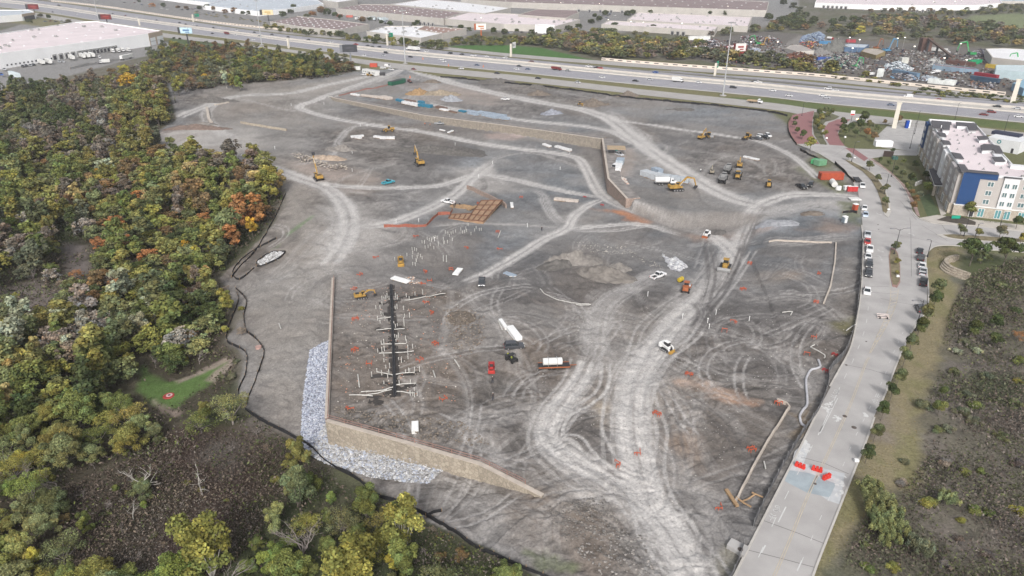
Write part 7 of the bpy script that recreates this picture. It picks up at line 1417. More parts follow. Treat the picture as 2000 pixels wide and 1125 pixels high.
pipeg("1598,704 1602,716 1595,721 1584,722 1576,735 1574,750 1577,775 1576,790 1565,805 1562,815 1567,828 1573,832", .26, M("grey_hose", (.42, .42, .44), .6, 0, .1, 1), "fat pale grey hose snaking beside the street fence", "hose", "hose", .05, True)
pipeg("660,188 640,190", .2, PVC, "pale pipe at the end of the long wall")
# wooden footing forms
FM = M("plywood_tan", (.29, .19, .12), .85, 0, .22, .8); FO = M("form_board_orange", (.15, .075, .05), .8, 0, .2, 1.5)
fp = [G(*p)[:2] for p in ((876, 428), (884, 418), (922, 419), (940, 398), (982, 399), (944, 437))]
zf = max(gz(*q) for q in fp) + .1; b = MB(); b.slab(fp, zf - .8, zf); fo = solo("footing_form", b, FM, "orange brown wooden footing forms with a grid of boards", "formwork"); 
def grid_b(a, b_, c, d, n, m):
    """boards across a four sided patch a-b-c-d"""
    a, b_, c, d = [np.array(G(*q)[:2]) for q in (a, b_, c, d)]; B = MB()
    def beam(p, q): l = np.linalg.norm(q-p); B.box(((p[0]+q[0])/2, (p[1]+q[1])/2, zf + .12), (l, .26, .3), math.atan2(q[1]-p[1], q[0]-p[0]))
    for i in range(n+1): t = i/n; beam(a*(1-t)+b_*t, d*(1-t)+c*t)
    for j in range(m+1): t = j/m; beam(a*(1-t)+d*t, b_*(1-t)+c*t)
    link("form_board", B.mesh("form_board", FO), fo)
grid_b((940, 399), (981, 400), (944, 436), (912, 432), 3, 4); grid_b((880, 420), (922, 420), (914, 432), (876, 427), 4, 1)
heap(906, 402, 5, 2.6, 1.0, (.38, .25, .14), "small orange sand heap beside the formwork", 0, 51, 1, "sand_pile", "sand pile")
# stacked goods
def stack(px, py, qx, qy, dx, dy, h, mat, label, name="pallet_stack", cat="stack", group=None, strap=DKST):
    c = G2(px, py); r = empty(name, c, heading(px, py, qx, qy), label, cat, group); b = MB()
    n = max(1, round(dx/1.6)); 
    for i in range(n): b.box((-dx/2 + (i+.5)*dx/n, random.uniform(-.1, .1), h/2 + .12), (dx/n - .12, dy*random.uniform(.9, 1), h*random.uniform(.8, 1.05)))
    link("load", b.mesh("load", mat, .05), r); b = MB(); b.box((0, 0, .06), (dx, dy, .12)); link("pallet", b.mesh("pallet", WOOD), r); return r
TARP = M("blue_tarp", (.04, .22, .34), .5, 0, .2, 1.2, .08); WRAP = M("white_wrap", (.6, .6, .6), .5, 0, .2, 1, .05); BLOCKG = M("blue_grey_block", (.27, .32, .38), .85, 0, .15, 1); BLW = M("pale_block", (.45, .40, .36), .9, 0, .2, 1); RBAR = M("rusty_bundle", (.15, .10, .08), .85, 0, .3, 2)
for a in [(781, 198, 790, 200, 7, 2.2, 1.5, TARP, "blue tarpaulin stack, leftmost of the blue ones"), (823, 203, 832, 205, 5, 2.2, 1.8, TARP, "blue tarpaulin stack behind the largest one"), (831, 209, 845, 211, 10, 3, 1.8, TARP, "largest blue tarpaulin stack on the wall edge"), (903, 219, 912, 221, 5, 2.5, 1.2, TARP, "small blue tarpaulin bundle farther right on the wall"),
          (795, 203, 805, 205, 8, 3, 1.6, WRAP, "white wrapped stack beside the left blue tarpaulin"), (809, 206, 818, 208, 8, 3, 1.7, WRAP, "white wrapped stack between the blue tarpaulins"), (800, 199, 810, 201, 9, 3, 1.3, RBAR, "dark steel bundle behind the blue tarpaulins"), (754, 193, 764, 195, 10, 4, 1.8, BLW, "pale block stack left of the tarpaulins"), (738, 191, 730, 190, 12, 2.5, 1.4, BLW, "row of pale blocks near the end of the wall"),
          (716, 188, 708, 187, 9, 2, 1.2, BLW, "small pale blocks nearest the end of the wall"), (694, 186, 688, 185, 8, 2, 1.2, WRAP, "white packs at the far end of the wall"), (862, 212, 870, 214, 9, 3, 1.2, RBAR, "dark steel bundle right of the big blue stack"), (868, 216, 874, 217, 7, 2, 1.0, WRAP, "white packs along the wall edge"), (885, 219, 893, 221, 7, 1.6, .6, RBAR, "thin rusty bar bundle on the wall edge"),
          (925, 220, 935, 222, 12, 3, 1.4, BLOCKG, "blue grey block stack, first of the row on the wall"), (924, 224, 933, 226, 8, 2, .9, BLOCKG, "low blue grey block stack at the wall edge"), (958, 229, 968, 231, 12, 3, 1.5, BLOCKG, "blue grey block stack, middle of the row on the wall"), (978, 231, 988, 233, 13, 3, 1.5, BLOCKG, "blue grey block stack, right end of the row"), (962, 224, 975, 226, 20, 2.2, 1.4, BLOCKG, "long blue grey block row behind the others"),
          (1277, 348, 1290, 352, 13, 4, 2.4, M("grey_panel_stack", (.40, .42, .44), .7, 0, .1, .6), "grey panel stack left of the water truck"), (1312, 352, 1325, 354, 15, 3, 2.2, M("grey_panel_stack_b", (.38, .41, .44), .7, 0, .1, .6), "grey panel stack right of the water truck"), (1208, 331, 1210, 322, 8, 2.6, 1.8, WRAP, "white crate column below the tan canopy"), (1197, 345, 1199, 335, 8, 2, 1.2, WRAP, "white packs on the edge of the pink wall"),
          (1283, 337, 1275, 334, 5, 3, 2, BLOCKG, "pale crate pile at the back of the embankment"), (1467, 311, 1476, 313, 8, 1.5, .7, WRAP, "white packs behind the parked machines"), (1000, 402, 1001, 408, 5, 1.2, .8, WRAP, "white boards stacked near the formwork"), (700, 271, 705, 272, 4, 2, 1, WRAP, "white packs below the haul road, left"), (698, 268, 708, 267, 7, 1.8, 1, WRAP, "white slabs below the haul road, left end"), (740, 270, 748, 271, 6, 2, 1, WRAP, "white packs below the haul road, middle"), (757, 272, 764, 272, 8, 2, 1.2, WRAP, "white packs below the haul road, right end"), (1106, 393, 1115, 394, 10, 2, .9, BLW, "pale slab stack on the small island of soil"), (1100, 291, 1107, 293, 11, 2.4, 1, WRAP, "white packs at the foot of the upper pad"), (1068, 285, 1074, 287, 6, 2, .8, WRAP, "small white packs at the foot of the pad"), (864, 255, 869, 256, 4, 1, .6, WRAP, "pair of white boards on the graded pad"), (880, 258, 885, 256, 5, 1.4, .7, WRAP, "white board bundle on the graded pad")]:
    stack(*a)
def boxy(px, py, qx, qy, dx, dy, dz, mat, name, label, cat, ribs=0, lid=None, bev=.04):
    c = G2(px, py); r = empty(name, c, heading(px, py, qx, qy), label, cat); b = MB(); b.box((0, 0, dz/2+.1), (dx, dy, dz)); link("body", b.mesh("body", mat, bev), r)
    if ribs:
        b = MB()
        for i in range(ribs): x = -dx/2 + (i+.5)*dx/ribs; b.box((x, dy/2+.05, dz/2), (.14, .12, dz*.9)).box((x, -dy/2-.05, dz/2), (.14, .12, dz*.9))
        link("ribs", b.mesh("ribs", mat), r)
    if lid: b = MB(); b.box((0, 0, dz+.12), (dx*.92, dy*.9, .1)); link("lid", b.mesh("lid", lid), r)
    return r
ORC = M("container_orange", (.50, .10, .05), .6, 0, .15, .8); GRN = M("dumpster_green", (.06, .30, .12), .6, 0, .15, .8); GRL = M("dumpster_pale_green", (.2, .42, .25), .6, 0, .12, .8); DGR = M("dumpster_dark_green", (.02, .10, .06), .6, 0, .15, .8)
boxy(1622, 349, 1640, 349, 9.5, 3.4, 2.8, ORC, "container", "orange ribbed container by the street entrance", "container", 9, ORC)
boxy(1592, 319, 1598, 316, 4, 2.6, 1.9, GRN, "dumpster", "bright green dumpster, left of the green pair", "dumpster", 4); boxy(1601, 322, 1608, 321, 4.6, 3.2, 2.4, GRL, "dumpster", "paler green dumpster, right of the green pair", "dumpster", 5)
boxy(774, 164, 788, 161, 14, 4, 2.6, DGR, "dumpster", "dark green dumpster, nearer of the upper pair", "dumpster", 6, DKST); boxy(783, 161, 795, 158, 8, 3.4, 2.8, DGR, "dumpster", "dark green dumpster, farther of the upper pair", "dumpster", 5)
of = boxy(725, 145, 745, 149, 19, 4.2, 3.6, OFFW, "site_office", "long white site office cabin by the highway", "site office", 0, M("office_roof", (.5, .5, .5), .8))
for x in (-7, -4.4, -1, 1.4, 5, 7.4): b = MB(); b.box((x, -2.13, 2.1), (1.0, .06, .8)); link("window", b.mesh("window", DKST), of)
boxy(730, 131, 740, 131, 6, 3, 3, M("red_cabin", (.6, .1, .06), .6), "red_cabin", "red cabin behind the white site office", "cabin", 4); boxy(697, 137, 703, 137, 6, 3, 3, OFFW, "small_cabin", "small white cabin left of the site office", "cabin", 0, DKST)
boxy(747, 147, 751, 147, 4, 3, 2.2, DKST, "generator", "dark generator at the right end of the site office", "generator"); boxy(1655, 371, 1662, 371, 3, 2, 1.6, WHITE, "site_box", "small white box by the red and white panel", "box"); boxy(1664, 374, 1672, 374, 4, 1, 2.0, M("sign_red", (.6, .05, .05), .6), "site_sign", "red and white panel at the entrance gate", "sign", 3, WHITE)
boxy(1669, 391, 1675, 391, 4, 3, .4, OFFW, "concrete_pad", "pale slab lying by the entrance verge", "slab"); boxy(811, 838, 811, 828, 3.2, 1.4, .9, OFFW, "white_bin", "white bin alone on the soil near the wall corner", "bin", 0, WHITE)
for px, py, m_, lab in ((1669, 411, ORC, "orange portable toilet with white roof by the entrance"), (1649, 433, M("toilet_grey", (.2, .24, .27), .6), "grey portable toilet with white roof below the orange one")):
    c = G2(px, py); r = empty("portable_toilet", c, .3, lab, "portable toilet"); b = MB(); b.box((0, 0, 1.15), (1.5, 1.5, 2.2)); link("cabin", b.mesh("cabin", m_, .05), r); b = MB(); b.box((0, 0, 2.35), (1.6, 1.6, .25), tx=.8, ty=.8); link("roof", b.mesh("roof", WHITE), r); b = MB(); b.box((0, -.78, 1.1), (.9, .04, 1.9)); link("door", b.mesh("door", WHITE if m_ != ORC else m_), r)
c = G2(1203, 301); r = empty("canopy", c, R(-5), "tan flat canopy on posts beside the pink block wall", "canopy"); b = MB(); b.box((0, 0, 3.4), (8.5, 7, .2)); link("cover", b.mesh("cover", M("tan_canvas", (.5, .38, .25), .8)), r)
for sx in (-1, 1):
    for sy in (-1, 1): b = MB(); b.cyl((sx*4, sy*3.3, 0), (sx*4, sy*3.3, 3.4), .08); link("post", b.mesh("post", STEEL), r)
c = G2(1196, 293); b = MB(); b.box((0, 0, .6), (5, 3, 1.0), tx=.8); solo("tarp_pile", b, M("teal_tarp", (.05, .35, .3), .5, 0, .2, 1, .05), "teal tarpaulin pile behind the tan canopy", "tarp", bevel=.1, loc=c); boxy(1211, 318, 1214, 311, 6, 3.4, 2, M("grey_blue_shed", (.35, .4, .44), .7), "small_shed", "grey blue shed roof below the tan canopy", "shed", 0, BLOCKG)
boxy(1606, 441, 1610, 441, .1, .1, .1, DKST, "stake_bundle", "tiny stake bundle by the toilets", "stakes") if False else None
def board(px, py, qx, qy, w, label, m_=WHITE, th=.35):
    a, b_ = G2(px, py), G2(qx, qy); L = math.dist(a[:2], b_[:2]); r = empty("board_stack", ((a[0]+b_[0])/2, (a[1]+b_[1])/2, max(a[2], b_[2])), math.atan2(b_[1]-a[1], b_[0]-a[0]), label, "boards"); b = MB(); b.box((0, 0, th/2+.15), (L, w, th)); link("sheets", b.mesh("sheets", m_), r); b = MB(); b.box((-L*.3, 0, .1), (.15, w*1.1, .2)).box((L*.3, 0, .1), (.15, w*1.1, .2)); link("bearer", b.mesh("bearer", WOOD), r)
board(977, 626, 990, 644, .9, "long narrow white board stack above the buggy", th=.5); board(995, 642, 1013, 665, 1.9, "broad white board stack just above the dark suv", th=1.0); board(767, 543, 798, 552, 2.0, "wrinkled long white sheet beside the offcuts"); board(889, 537, 899, 526, 1.8, "white boat shaped board pile by the track"); board(986, 533, 1006, 540, 1.6, "grey white board pile at the dark pickup track", BLOCKG)
board(914, 410, 932, 404, 1.4, "tan planks stacked beside the formwork", WOOD); board(1418, 957, 1440, 990, .6, "brown timber plank leaning on the concrete wall", WOOD)
for i, s_ in enumerate(("1437,972 1467,991", "1449,979 1474,968", "1468,964 1490,973")): pipeg(s_, .16, WOOD, ["timber brace running from the wall end", "pale timber brace joining the other two", "timber brace nearest the street fence"][i], "timber_brace", "timber", .35)
# storm inlet
c0 = [P(*q)[:2] for q in ((1419, 1068), (1428, 1055), (1462, 1072), (1452, 1090))]; b = MB(); b.slab(c0, -.4, .5); si = solo("storm_inlet", b, CONC, "concrete storm inlet box with a round iron lid", "storm inlet"); b = MB(); q = P(1446, 1073, .5); b.cyl((q[0], q[1], .5), (q[0], q[1], .56), .42, n=16); link("lid", b.mesh("lid", bpy.data.materials["cast_iron"]), si)
# water filled barriers
def wb(): 
    b = MB()
    for k, m0 in enumerate((-.62, .0, .62)): b.prism([(m0-.29, .0), (m0+.29, .0), (m0+.25, .35), (m0+.25, .8), (m0+.2, .95), (m0-.2, .95), (m0-.25, .8), (m0-.25, .35)], -.28, .28)
    b.box((0, 0, .3), (1.9, .42, .35)); return b.mesh("barrier", M("barrier_red", (.75, .05, .035), .45, 0, .06, 2), .04)
for px, py, qx, qy, lab in ((1562, 913, 1572, 917, "red water filled barrier nearest the site fence"), (1595, 920, 1605, 923, "red water filled barrier, middle of the three"), (1614, 935, 1623, 931, "red water filled barrier turned askew, right one of three")):
    c = P(px, py); r = empty("water_barrier", (c[0], c[1], .03), heading(px, py, qx, qy), lab, "barrier", "red water filled barriers"); link("barrier_body", cached("wb", wb), r)
# white pallet barricades in the turn lane
c = P(1725, 622); r = empty("barricade", (c[0], c[1], .02), R(-8), "white slatted barricade lying in the turn lane", "barricade"); b = MB()
for z in range(3): b.box((0, z*.45, .25 + z*.28), (2.9, .3, .08))
link("slats", b.mesh("slats", M("barricade_white", (.7, .6, .56), .7)), r)
for x in (-.9, .9): b = MB(); b.cyl((x, -.4, .2), (x, -.3, .2), .2, n=10).box((x, .3, .3), (.1, 1.4, .5)); link("foot", b.mesh("foot", DKST), r)
for x, y, lab in ((1735, 411, "white sandbag sign base on the curved median"), (1753, 542, "white box on the narrow median"), (1669, 310, "white box on the top of the curved median"), (1672, 903, "white post cap on the right kerb")):
    c = P(x, y); b = MB(); b.box((0, 0, .35), (.9, .6, .5), tx=.8).cyl((0, 0, 0), (0, 0, .2), .12); solo("white_box", b, WHITE, lab, "box", loc=(c[0], c[1], .14), bevel=.04)
# red landing ring in the lawn clearing
c = G2(330, 773); b = MB(); b.cyl((0, 0, .02), (0, 0, .22), 1.35, 1.1, 22); pd = solo("round_cover", b, M("cover_red", (.28, .04, .035), .7, 0, .2, 2), "round red and pink cover on the green lawn clearing", "cover", loc=c); b = MB(); b.cyl((.1, 0, .225), (.1, 0, .26), .7, n=18); link("pale_ring", b.mesh("pale_ring", M("cover_pink", (.55, .36, .36), .7)), pd); b = MB(); b.cyl((.1, 0, .265), (.1, 0, .3), .3, n=14); link("hub", b.mesh("hub", DKST), pd)
c = G2(505, 679); b = MB(); b.cyl((0, 0, -.5), (0, 0, .5), .75, n=14); solo("drain_ring", b, M("pink_concrete", (.38, .25, .22), .9), "round pink concrete drain inside the silt fence loop", "drain", loc=c)
# lamps, poles and signs
def lamp(px, py, h, arms, label, name="street_lamp", ang=0, group="street lamps", m_=DKST):
    c = P(px, py); r = empty(name, (c[0], c[1], 0), ang, label, "street lamp", group); b = MB(); b.cyl((0, 0, 0), (0, 0, h), .13, .07, 8).cyl((0, 0, 0), (0, 0, .5), .28, n=8)
    link("pole", b.mesh("pole", m_), r)
    for a in arms: b = MB(); b.tube([(0, 0, h-.5), (a*1.1, 0, h+.1), (a*2.3, 0, h+.25)], .05, 6); o = link("arm", b.mesh("arm", m_), r); b = MB(); b.box((a*2.75, 0, h+.25), (1.1, .34, .16)); link("lamp_head", b.mesh("lamp_head", M("lamp_grey", (.2, .2, .21), .5)), o)
def H_(px, py0, py1): return (py0 - py1) / (ct * ct * (py0 - (562.5 - FOC * st / ct)) / H) * .93
lamp(1746, 497, 8.5, (-1, 1), "double armed lamp on the tip of the narrow median", ang=R(5)); lamp(1727, 380, 8.5, (-1,), "single armed lamp on the curved median", ang=R(5)); lamp(1811, 502, 5.6, (-.35,), "short hooked lamp at the corner of the verge"); lamp(1882, 462, 8.5, (1,), "tall lamp on the side street median beside the round tree"); lamp(1901, 474, 6.5, (.3,), "short lamp on the side street median"); lamp(1951, 448, 6, (.3,), "lamp on the hotel pavement")
lamp(1663, 316, 9, (.5,), "lamp at the top of the curved median"); lamp(1566, 226, 7.5, (.5,), "lamp at the left of the brick entrance"); lamp(1788, 646, 8.5, (-1,), "lamp leaning over the street from the right verge", ang=R(10)); lamp(1777, 290, 13, (.3,), "tall lamp in the hotel car park, left"); lamp(1786, 262, 12, (.3,), "tall lamp in the hotel car park, far"); lamp(1741, 345, 9, (.3,), "tall lamp on the hotel pavement by the lawn"); lamp(1862, 244, 12, (.3,), "dark lamp behind the hotel roof"); lamp(1961, 258, 9, (.3,), "lamp on the verge behind the shop")
for x, y, lab in ((1612, 283, "white lantern at the mouth of the exit lane"), (1648, 281, "white lantern below the dark bushes, brick entrance"), (1672, 245, "glowing yellow lamp by the entrance palms")):
    c = P(x, y); b = MB(); b.cyl((0, 0, 0), (0, 0, 3.2), .08, n=6); o = solo("lantern", b, DKST, lab, "lantern", loc=(c[0], c[1], 0)); g_ = MB(); g_.box((0, 0, 3.5), (.9, .9, .7), tx=.7, ty=.7); link("lamp_shade", g_.mesh("lamp_shade", WHITE if 'white' in lab else M("lit_lamp", (1, .7, .3), .5, em=3)), o)
def mast(px, py, h, label):
    c = P(px, py); r = empty("high_mast_light", (c[0], c[1], 0), 0, label, "light mast", "high mast lights"); b = MB(); b.cyl((0, 0, 0), (0, 0, h), .55, .2, 10); link("pole", b.mesh("pole", M("galvanised", (.42, .43, .44), .5, .3, .05)), r); b = MB(); b.cyl((0, 0, 0), (0, 0, .5), 2.2, n=12); link("footing", b.mesh("footing", CONC), r); b = MB(); b.cyl((0, 0, h), (0, 0, h+.4), 1.0, n=10)
    for a in range(6): b.box((2*math.cos(a*1.05), 2*math.sin(a*1.05), h-.2), (1.1, .7, .6))
    link("lamp_ring", b.mesh("lamp_ring", STEEL), r)
mast(1412, 187, 46, "high mast light right of centre, by the near frontage road"); mast(791.5, 124, 43, "high mast light at the middle, beside the highway"); mast(511.5, 88, 43, "high mast light on the left, beside the highway"); mast(193, 40, 43, "high mast light farthest left beside the highway")
SG = M("sign_green", (.02, .38, .22), .5, 0, .05, 1); SCOL = M("cream_column", (.62, .58, .5), .8, 0, .05, .3)
def guide(px, py, h, side, w, hh, label, face=SG, txt=True):
    c = P(px, py); an = HA + R(-10) + R(90)*0; r = empty("sign_column", (c[0], c[1], 0), R(-34), label, "road sign", "highway signs"); b = MB(); b.box((0, 0, h/2), (1.5, 1.5, h)); link("column", b.mesh("column", SCOL), r)
    if w:
        b = MB(); b.box((0, side*3.2, h-2.0), (.4, 6, .4)).box((0, side*3.2, h-.8), (.4, 6, .4)); link("truss", b.mesh("truss", STEEL), r)
        b = MB(); b.box((-.5, side*(3.5 + w/2), h-1.6), (.25, w, hh)); s = link("sign_face", b.mesh("sign_face", face), r); b = MB(); b.box((.05, side*(3.5+w/2), h-1.6), (.1, w*.8, .3)); 
        if txt: t = MB(); t.box((-.64, side*(3.5+w/2), h-1.0), (.02, w*.7, .5)).box((-.64, side*(3.5+w/2)-.3, h-1.9), (.02, w*.5, .5)); link("lettering", t.mesh("lettering", WHITE), s)
guide(378, 43, 10, 1, 7, 4, "green sign on a cream column, far left"); guide(757, 89, 11.5, 1, 6, 4, "green sign on a cream column behind the black billboard"); guide(998, 111, 11.5, 1, 5, 5, "pale backed sign on a cream column, middle", M("sign_back", (.6, .6, .6), .6), False); guide(1396, 148, 9.5, 1, 4, 5, "green sign on a cream column left of the high mast"); guide(564, 94, 9, 1, 0, 0, "bare cream column at the left of the black billboard"); guide(273, 50, 8, 1, 0, 0, "short pale column beyond the left red billboard")
for px, py, h, w, lab in ((1746, 250, 13, 2.2, "tall tan stone pylon by the near frontage road"), (1977, 201, 14, 2.6, "white pylon under the blue canopy, right edge")):
    c = P(px, py); b = MB(); b.box((0, 0, h/2), (w, 1.4, h), R(-30), tx=.9); b.box((0, 0, h+.35), (w*1.15, 1.7, .7), R(-30)); o = solo("pylon", b, SCOL, lab, "pylon", loc=(c[0], c[1], 0))
c = P(1661, 243); b = MB(); b.cyl((0, 0, 0), (0, 0, 5), .12); o = solo("entrance_sign", b, DKST, "red and white square sign on a post at the brick entrance", "sign", loc=(c[0], c[1], 0)); b = MB(); b.box((0, 0, 6.3), (2.2, .3, 2.6)); o2 = link("panel", b.mesh("panel", WHITE), o); b = MB(); b.box((0, -.18, 5.5), (2.1, .05, .8)); link("red_band", b.mesh("red_band", M("band_red", (.6, .04, .05), .6)), o2)
c = P(1770, 250); b = MB(); b.box((0, 0, 2), (1.6, 1.4, 4)); o = solo("blue_sign", b, M("sign_blue", (.01, .07, .4), .5), "blue and white upright sign in the hotel car park", "sign", loc=(c[0], c[1], 0)); b = MB(); b.box((1.2, 0, 2.2), (.8, 1.4, 4.4)); link("white_panel", b.mesh("white_panel", WHITE), o)
c = P(1866, 428); b = MB(); b.box((0, 0, .8), (3.0, .2, 1.1)); solo("green_banner", b, M("banner_green", (.02, .42, .28), .5), "small green banner in the bed at the hotel corner", "banner", loc=(c[0], c[1], 0))
def billboard(px, py, h, w, hh, an, face, label, back=DKST, face2=None):
    c = P(px, py); r = empty("billboard", (c[0], c[1], 0), an, label, "billboard", "billboards"); b = MB(); b.cyl((0, 0, 0), (0, 0, h), .7, n=12); link("pole", b.mesh("pole", back), r); b = MB(); b.box((0, 0, h+hh/2), (w, .6, hh)); f = link("panel", b.mesh("panel", face), r); b = MB(); b.box((0, -.35, h+hh/2 + .4), (w*.55, .06, hh*.22)).box((w*.1, -.35, h+hh*.24), (w*.35, .06, hh*.14)); link("lettering", b.mesh("lettering", face2 or WHITE), f)
    b = MB(); b.box((-w/2+1, 1.6, h+hh/2), (w*.6, .4, hh), R(28)).box((0, .5, h+.1), (w, 1.6, .2)); link("rear_panel", b.mesh("rear_panel", back), r)
BR_ = M("board_red", (.13, .012, .012), .5, 0, .2, .3); BRL = M("board_text_red", (.38, .06, .05), .5); LED = M("dark_screen", (.045, .048, .055), .4); BBL = M("board_blue_white", (.45, .6, .68), .5, 0, .3, .3)
billboard(686.5, 131, 12, 12, 6, R(8), LED, "black digital billboard on a grey pole, upper centre left", M("bb_steel", (.22, .23, .25), .6), M("screen_grid", (.07, .07, .08), .5)); billboard(210, 47, 6, 15, 6.5, R(-5), BR_, "dark red billboard between the lanes and white warehouse", DKST, BRL); billboard(67, 22, 3, 19, 8, R(-8), BR_, "dark red billboard at the top left corner", DKST, BRL); billboard(368, 85, 10, 14, 6, R(-12), BBL, "blue and white two sided billboard left of the woods belt", DKST, M("board_blue", (.03, .12, .3), .5))
billboard(1443, 121, 9, 10, 6.5, R(15), M("board_white", (.65, .62, .6), .5), "white and red billboard at the scrap yard", BR_, BRL); billboard(940, 79, 11, 11, 6.5, R(5), M("board_pale", (.7, .68, .64), .5), "white and orange billboard behind the highway, centre", M("board_orange", (.6, .15, .04), .5), M("bo2", (.6, .2, .06), .5)); billboard(525, 41, 8, 16, 7, R(-5), M("board_cream", (.65, .55, .36), .5), "cream billboard among the far left warehouses", DKST, M("bc2", (.6, .4, .1), .5))
for x0, y0, x1, y1 in ((803, 137, 811, 128), ): pass
cone = MB().cyl((0, 0, 0), (0, 0, 1.1), .35, .1, 10).box((0, 0, .04), (.8, .8, .08)).mesh("traffic_cone", M("cone_orange", (.75, .25, .12), .5))
for i, (x, y) in enumerate(((808, 136), (826, 116), (876, 129), (944, 131), (801, 152))): c = P(x, y); o = tag(link("traffic_cone", cone, None, (c[0], c[1], .03)), "orange barrel beside the near lanes, number %s from the left" % ("one two three four five".split()[i]), "traffic barrel", "traffic barrels"); o.scale = (1.6, 1.6, 1.6)
# ---- people
def person_mesh(vest, bend=0):
    P_ = dict(hip=(0, 0, .93), ch=(0, .02, 1.3), nk=(0, .0, 1.5), hd=(0, .02, 1.66), top=(0, .02, 1.78), ls=(-.19, 0, 1.42), le=(-.27, .04, 1.15), lw=(-.24, .2, .95), rs=(.19, 0, 1.42), re=(.28, .02, 1.15), rw=(.3, .16, .92), lh=(-.1, 0, .9), lk=(-.13, .04, .5), la=(-.13, 0, .08), lt=(-.14, .16, .04), rh=(.1, 0, .9), rk=(.12, .1, .5), ra=(.14, .04, .08), rt=(.15, .2, .04))
    E_ = "hip-ch ch-nk nk-hd hd-top ch-ls ls-le le-lw ch-rs rs-re re-rw hip-lh lh-lk lk-la la-lt hip-rh rh-rk rk-ra ra-rt".split(); R_ = dict(hip=.15, ch=.17, nk=.06, hd=.105, top=.07, ls=.075, le=.055, lw=.045, rs=.075, re=.055, rw=.045, lh=.1, lk=.07, la=.05, lt=.045, rh=.1, rk=.07, ra=.05, rt=.045)
    ks = list(P_); me = bpy.data.meshes.new("tmp"); me.from_pydata([P_[k] for k in ks], [tuple(ks.index(q) for q in e.split('-')) for e in E_], []); o = bpy.data.objects.new("tmp", me); COL.objects.link(o)
    m = o.modifiers.new("s", 'SKIN'); m.use_smooth_shade = True
    for i, k in enumerate(ks): me.skin_vertices[0].data[i].radius = (R_[k],)*2
    me.skin_vertices[0].data[0].use_root = True; s = o.modifiers.new("d", 'SUBSURF'); s.levels = 1
    dg = bpy.context.evaluated_depsgraph_get(); ob = o.evaluated_get(dg); nm = bpy.data.meshes.new_from_object(ob); bpy.data.objects.remove(o); nm.materials.clear()
    for mm in (M("work_trousers", (.05, .055, .07), .9), vest, M("skin", (.35, .22, .15), .7), M("hard_hat", (.7, .7, .68), .4)): nm.materials.append(mm)
    for p in nm.polygons: z = p.center.z; p.material_index = 0 if z < .95 else (1 if z < 1.5 and not (abs(p.center.x) > .2 and z < 1.1) else (2 if z < 1.7 else 3))
    nm.name = "person"; return nm
VO = person_mesh(M("vest_orange", (.75, .2, .05), .7)); VY = person_mesh(M("vest_yellow", (.55, .65, .05), .7)); VD = person_mesh(M("dark_jacket", (.06, .05, .05), .8)); VW = person_mesh(M("white_shirt", (.6, .6, .6), .8))
for me_, x, y, a, lab in ((VO, 830, 246, 0, "person in orange vest on the graded pad, left of two"), (VO, 840, 247, 2, "person in orange vest on the graded pad, right of two"), (VD, 887, 405, 0, "person in dark clothes left of the footing forms, nearest"), (VD, 890, 402, 1, "person in dark clothes by the white pickup, middle"), (VD, 898, 402, 3, "person in dark clothes by the sand heap"), (VW, 1368, 337, 0, "person in white alone on the upper haul road"),
                        (VY, 992, 699, 1, "person in a yellow vest on the left of the black buggy"), (VY, 999, 706, 2, "person in a yellow vest in front of the black buggy"), (VD, 1058, 452, 0, "person in dark clothes on the centre track"), (VW, 1381, 458, 1, "person in white beside the tiny machine at the trench"), (VD, 1503, 346, 1, "person in dark clothes by the loader"), (VD, 962, 746, 0, "person in dark clothes below the red machine"), (VD, 963, 778, 1, "person in dark clothes low in the middle of the pad")):
    c = G2(x, y); o = tag(link("person", me_, None, c, a), lab, "person", "workers on the site"); o.scale = (1.05, 1.05, 1.05)
# stakes over the site
sk_ = MB().box((0, 0, .6), (.09, .09, 1.3)).box((0, .05, 1.15), (.25, .02, .2)).mesh("survey_stake", WHITE)
for i, (x, y) in enumerate(((537, 291), (688, 334), (688+0, 300), (889, 284), (774, 436), (818, 434), (849, 472), (1030, 444), (1398, 615), (1382, 630), (1265, 578), (1463, 626), (633, 205), (569, 207), (704, 246), (717, 246), (1094, 331), (1113, 300), (1333, 620), (1385, 640), (962, 320), (935, 345))):
    c = G2(x, y); o = tag(link("survey_stake", sk_, None, c, i), "thin white survey stake standing in bare dirt", "stake", "survey stakes over the site"); o.scale = (1.3, 1.3, 1.2)
# ---- trucks and trailers at the warehouses
def trl(px, py, qx, qy, L, label, m_=OFFW, cab=False):
    c = P(px, py); r = empty("box_trailer", (c[0], c[1], 0), heading(px, py, qx, qy), label, "trailer", "trailers at the warehouses"); b = MB(); b.box((0, 0, 2.75), (L, 2.6, 2.9)); link("box", b.mesh("box", m_, .04), r); b = MB(); b.box((0, 0, 1.15), (L*.95, 1.1, .3)).box((L*.33, 0, .7), (.25, 1.9, 1.0)); link("frame", b.mesh("frame", DKST), r)
    for p in wheels([(-L*.36, 1.05), (-L*.36, -1.05), (-L*.44, 1.05), (-L*.44, -1.05)], .5, .35, False): link(p[0], p[1], r)
PLT = M("pale_trailer", (.55, .62, .64), .6, 0, .05, .5)
for i, (x, y) in enumerate(((82, 126), (96, 125), (141, 117), (162, 114), (171, 113), (180, 112))): trl(x, y, x + 12, y + 5.2, 15, "white trailer backed to the warehouse docks, %s from the left" % "first second third fourth fifth sixth".split()[i])
trl(248, 116, 262, 113, 16, "white trailer standing alone by the woods"); trl(30, 152, 55, 160, 20, "pale trailer roof at the left edge by the woods", PLT)
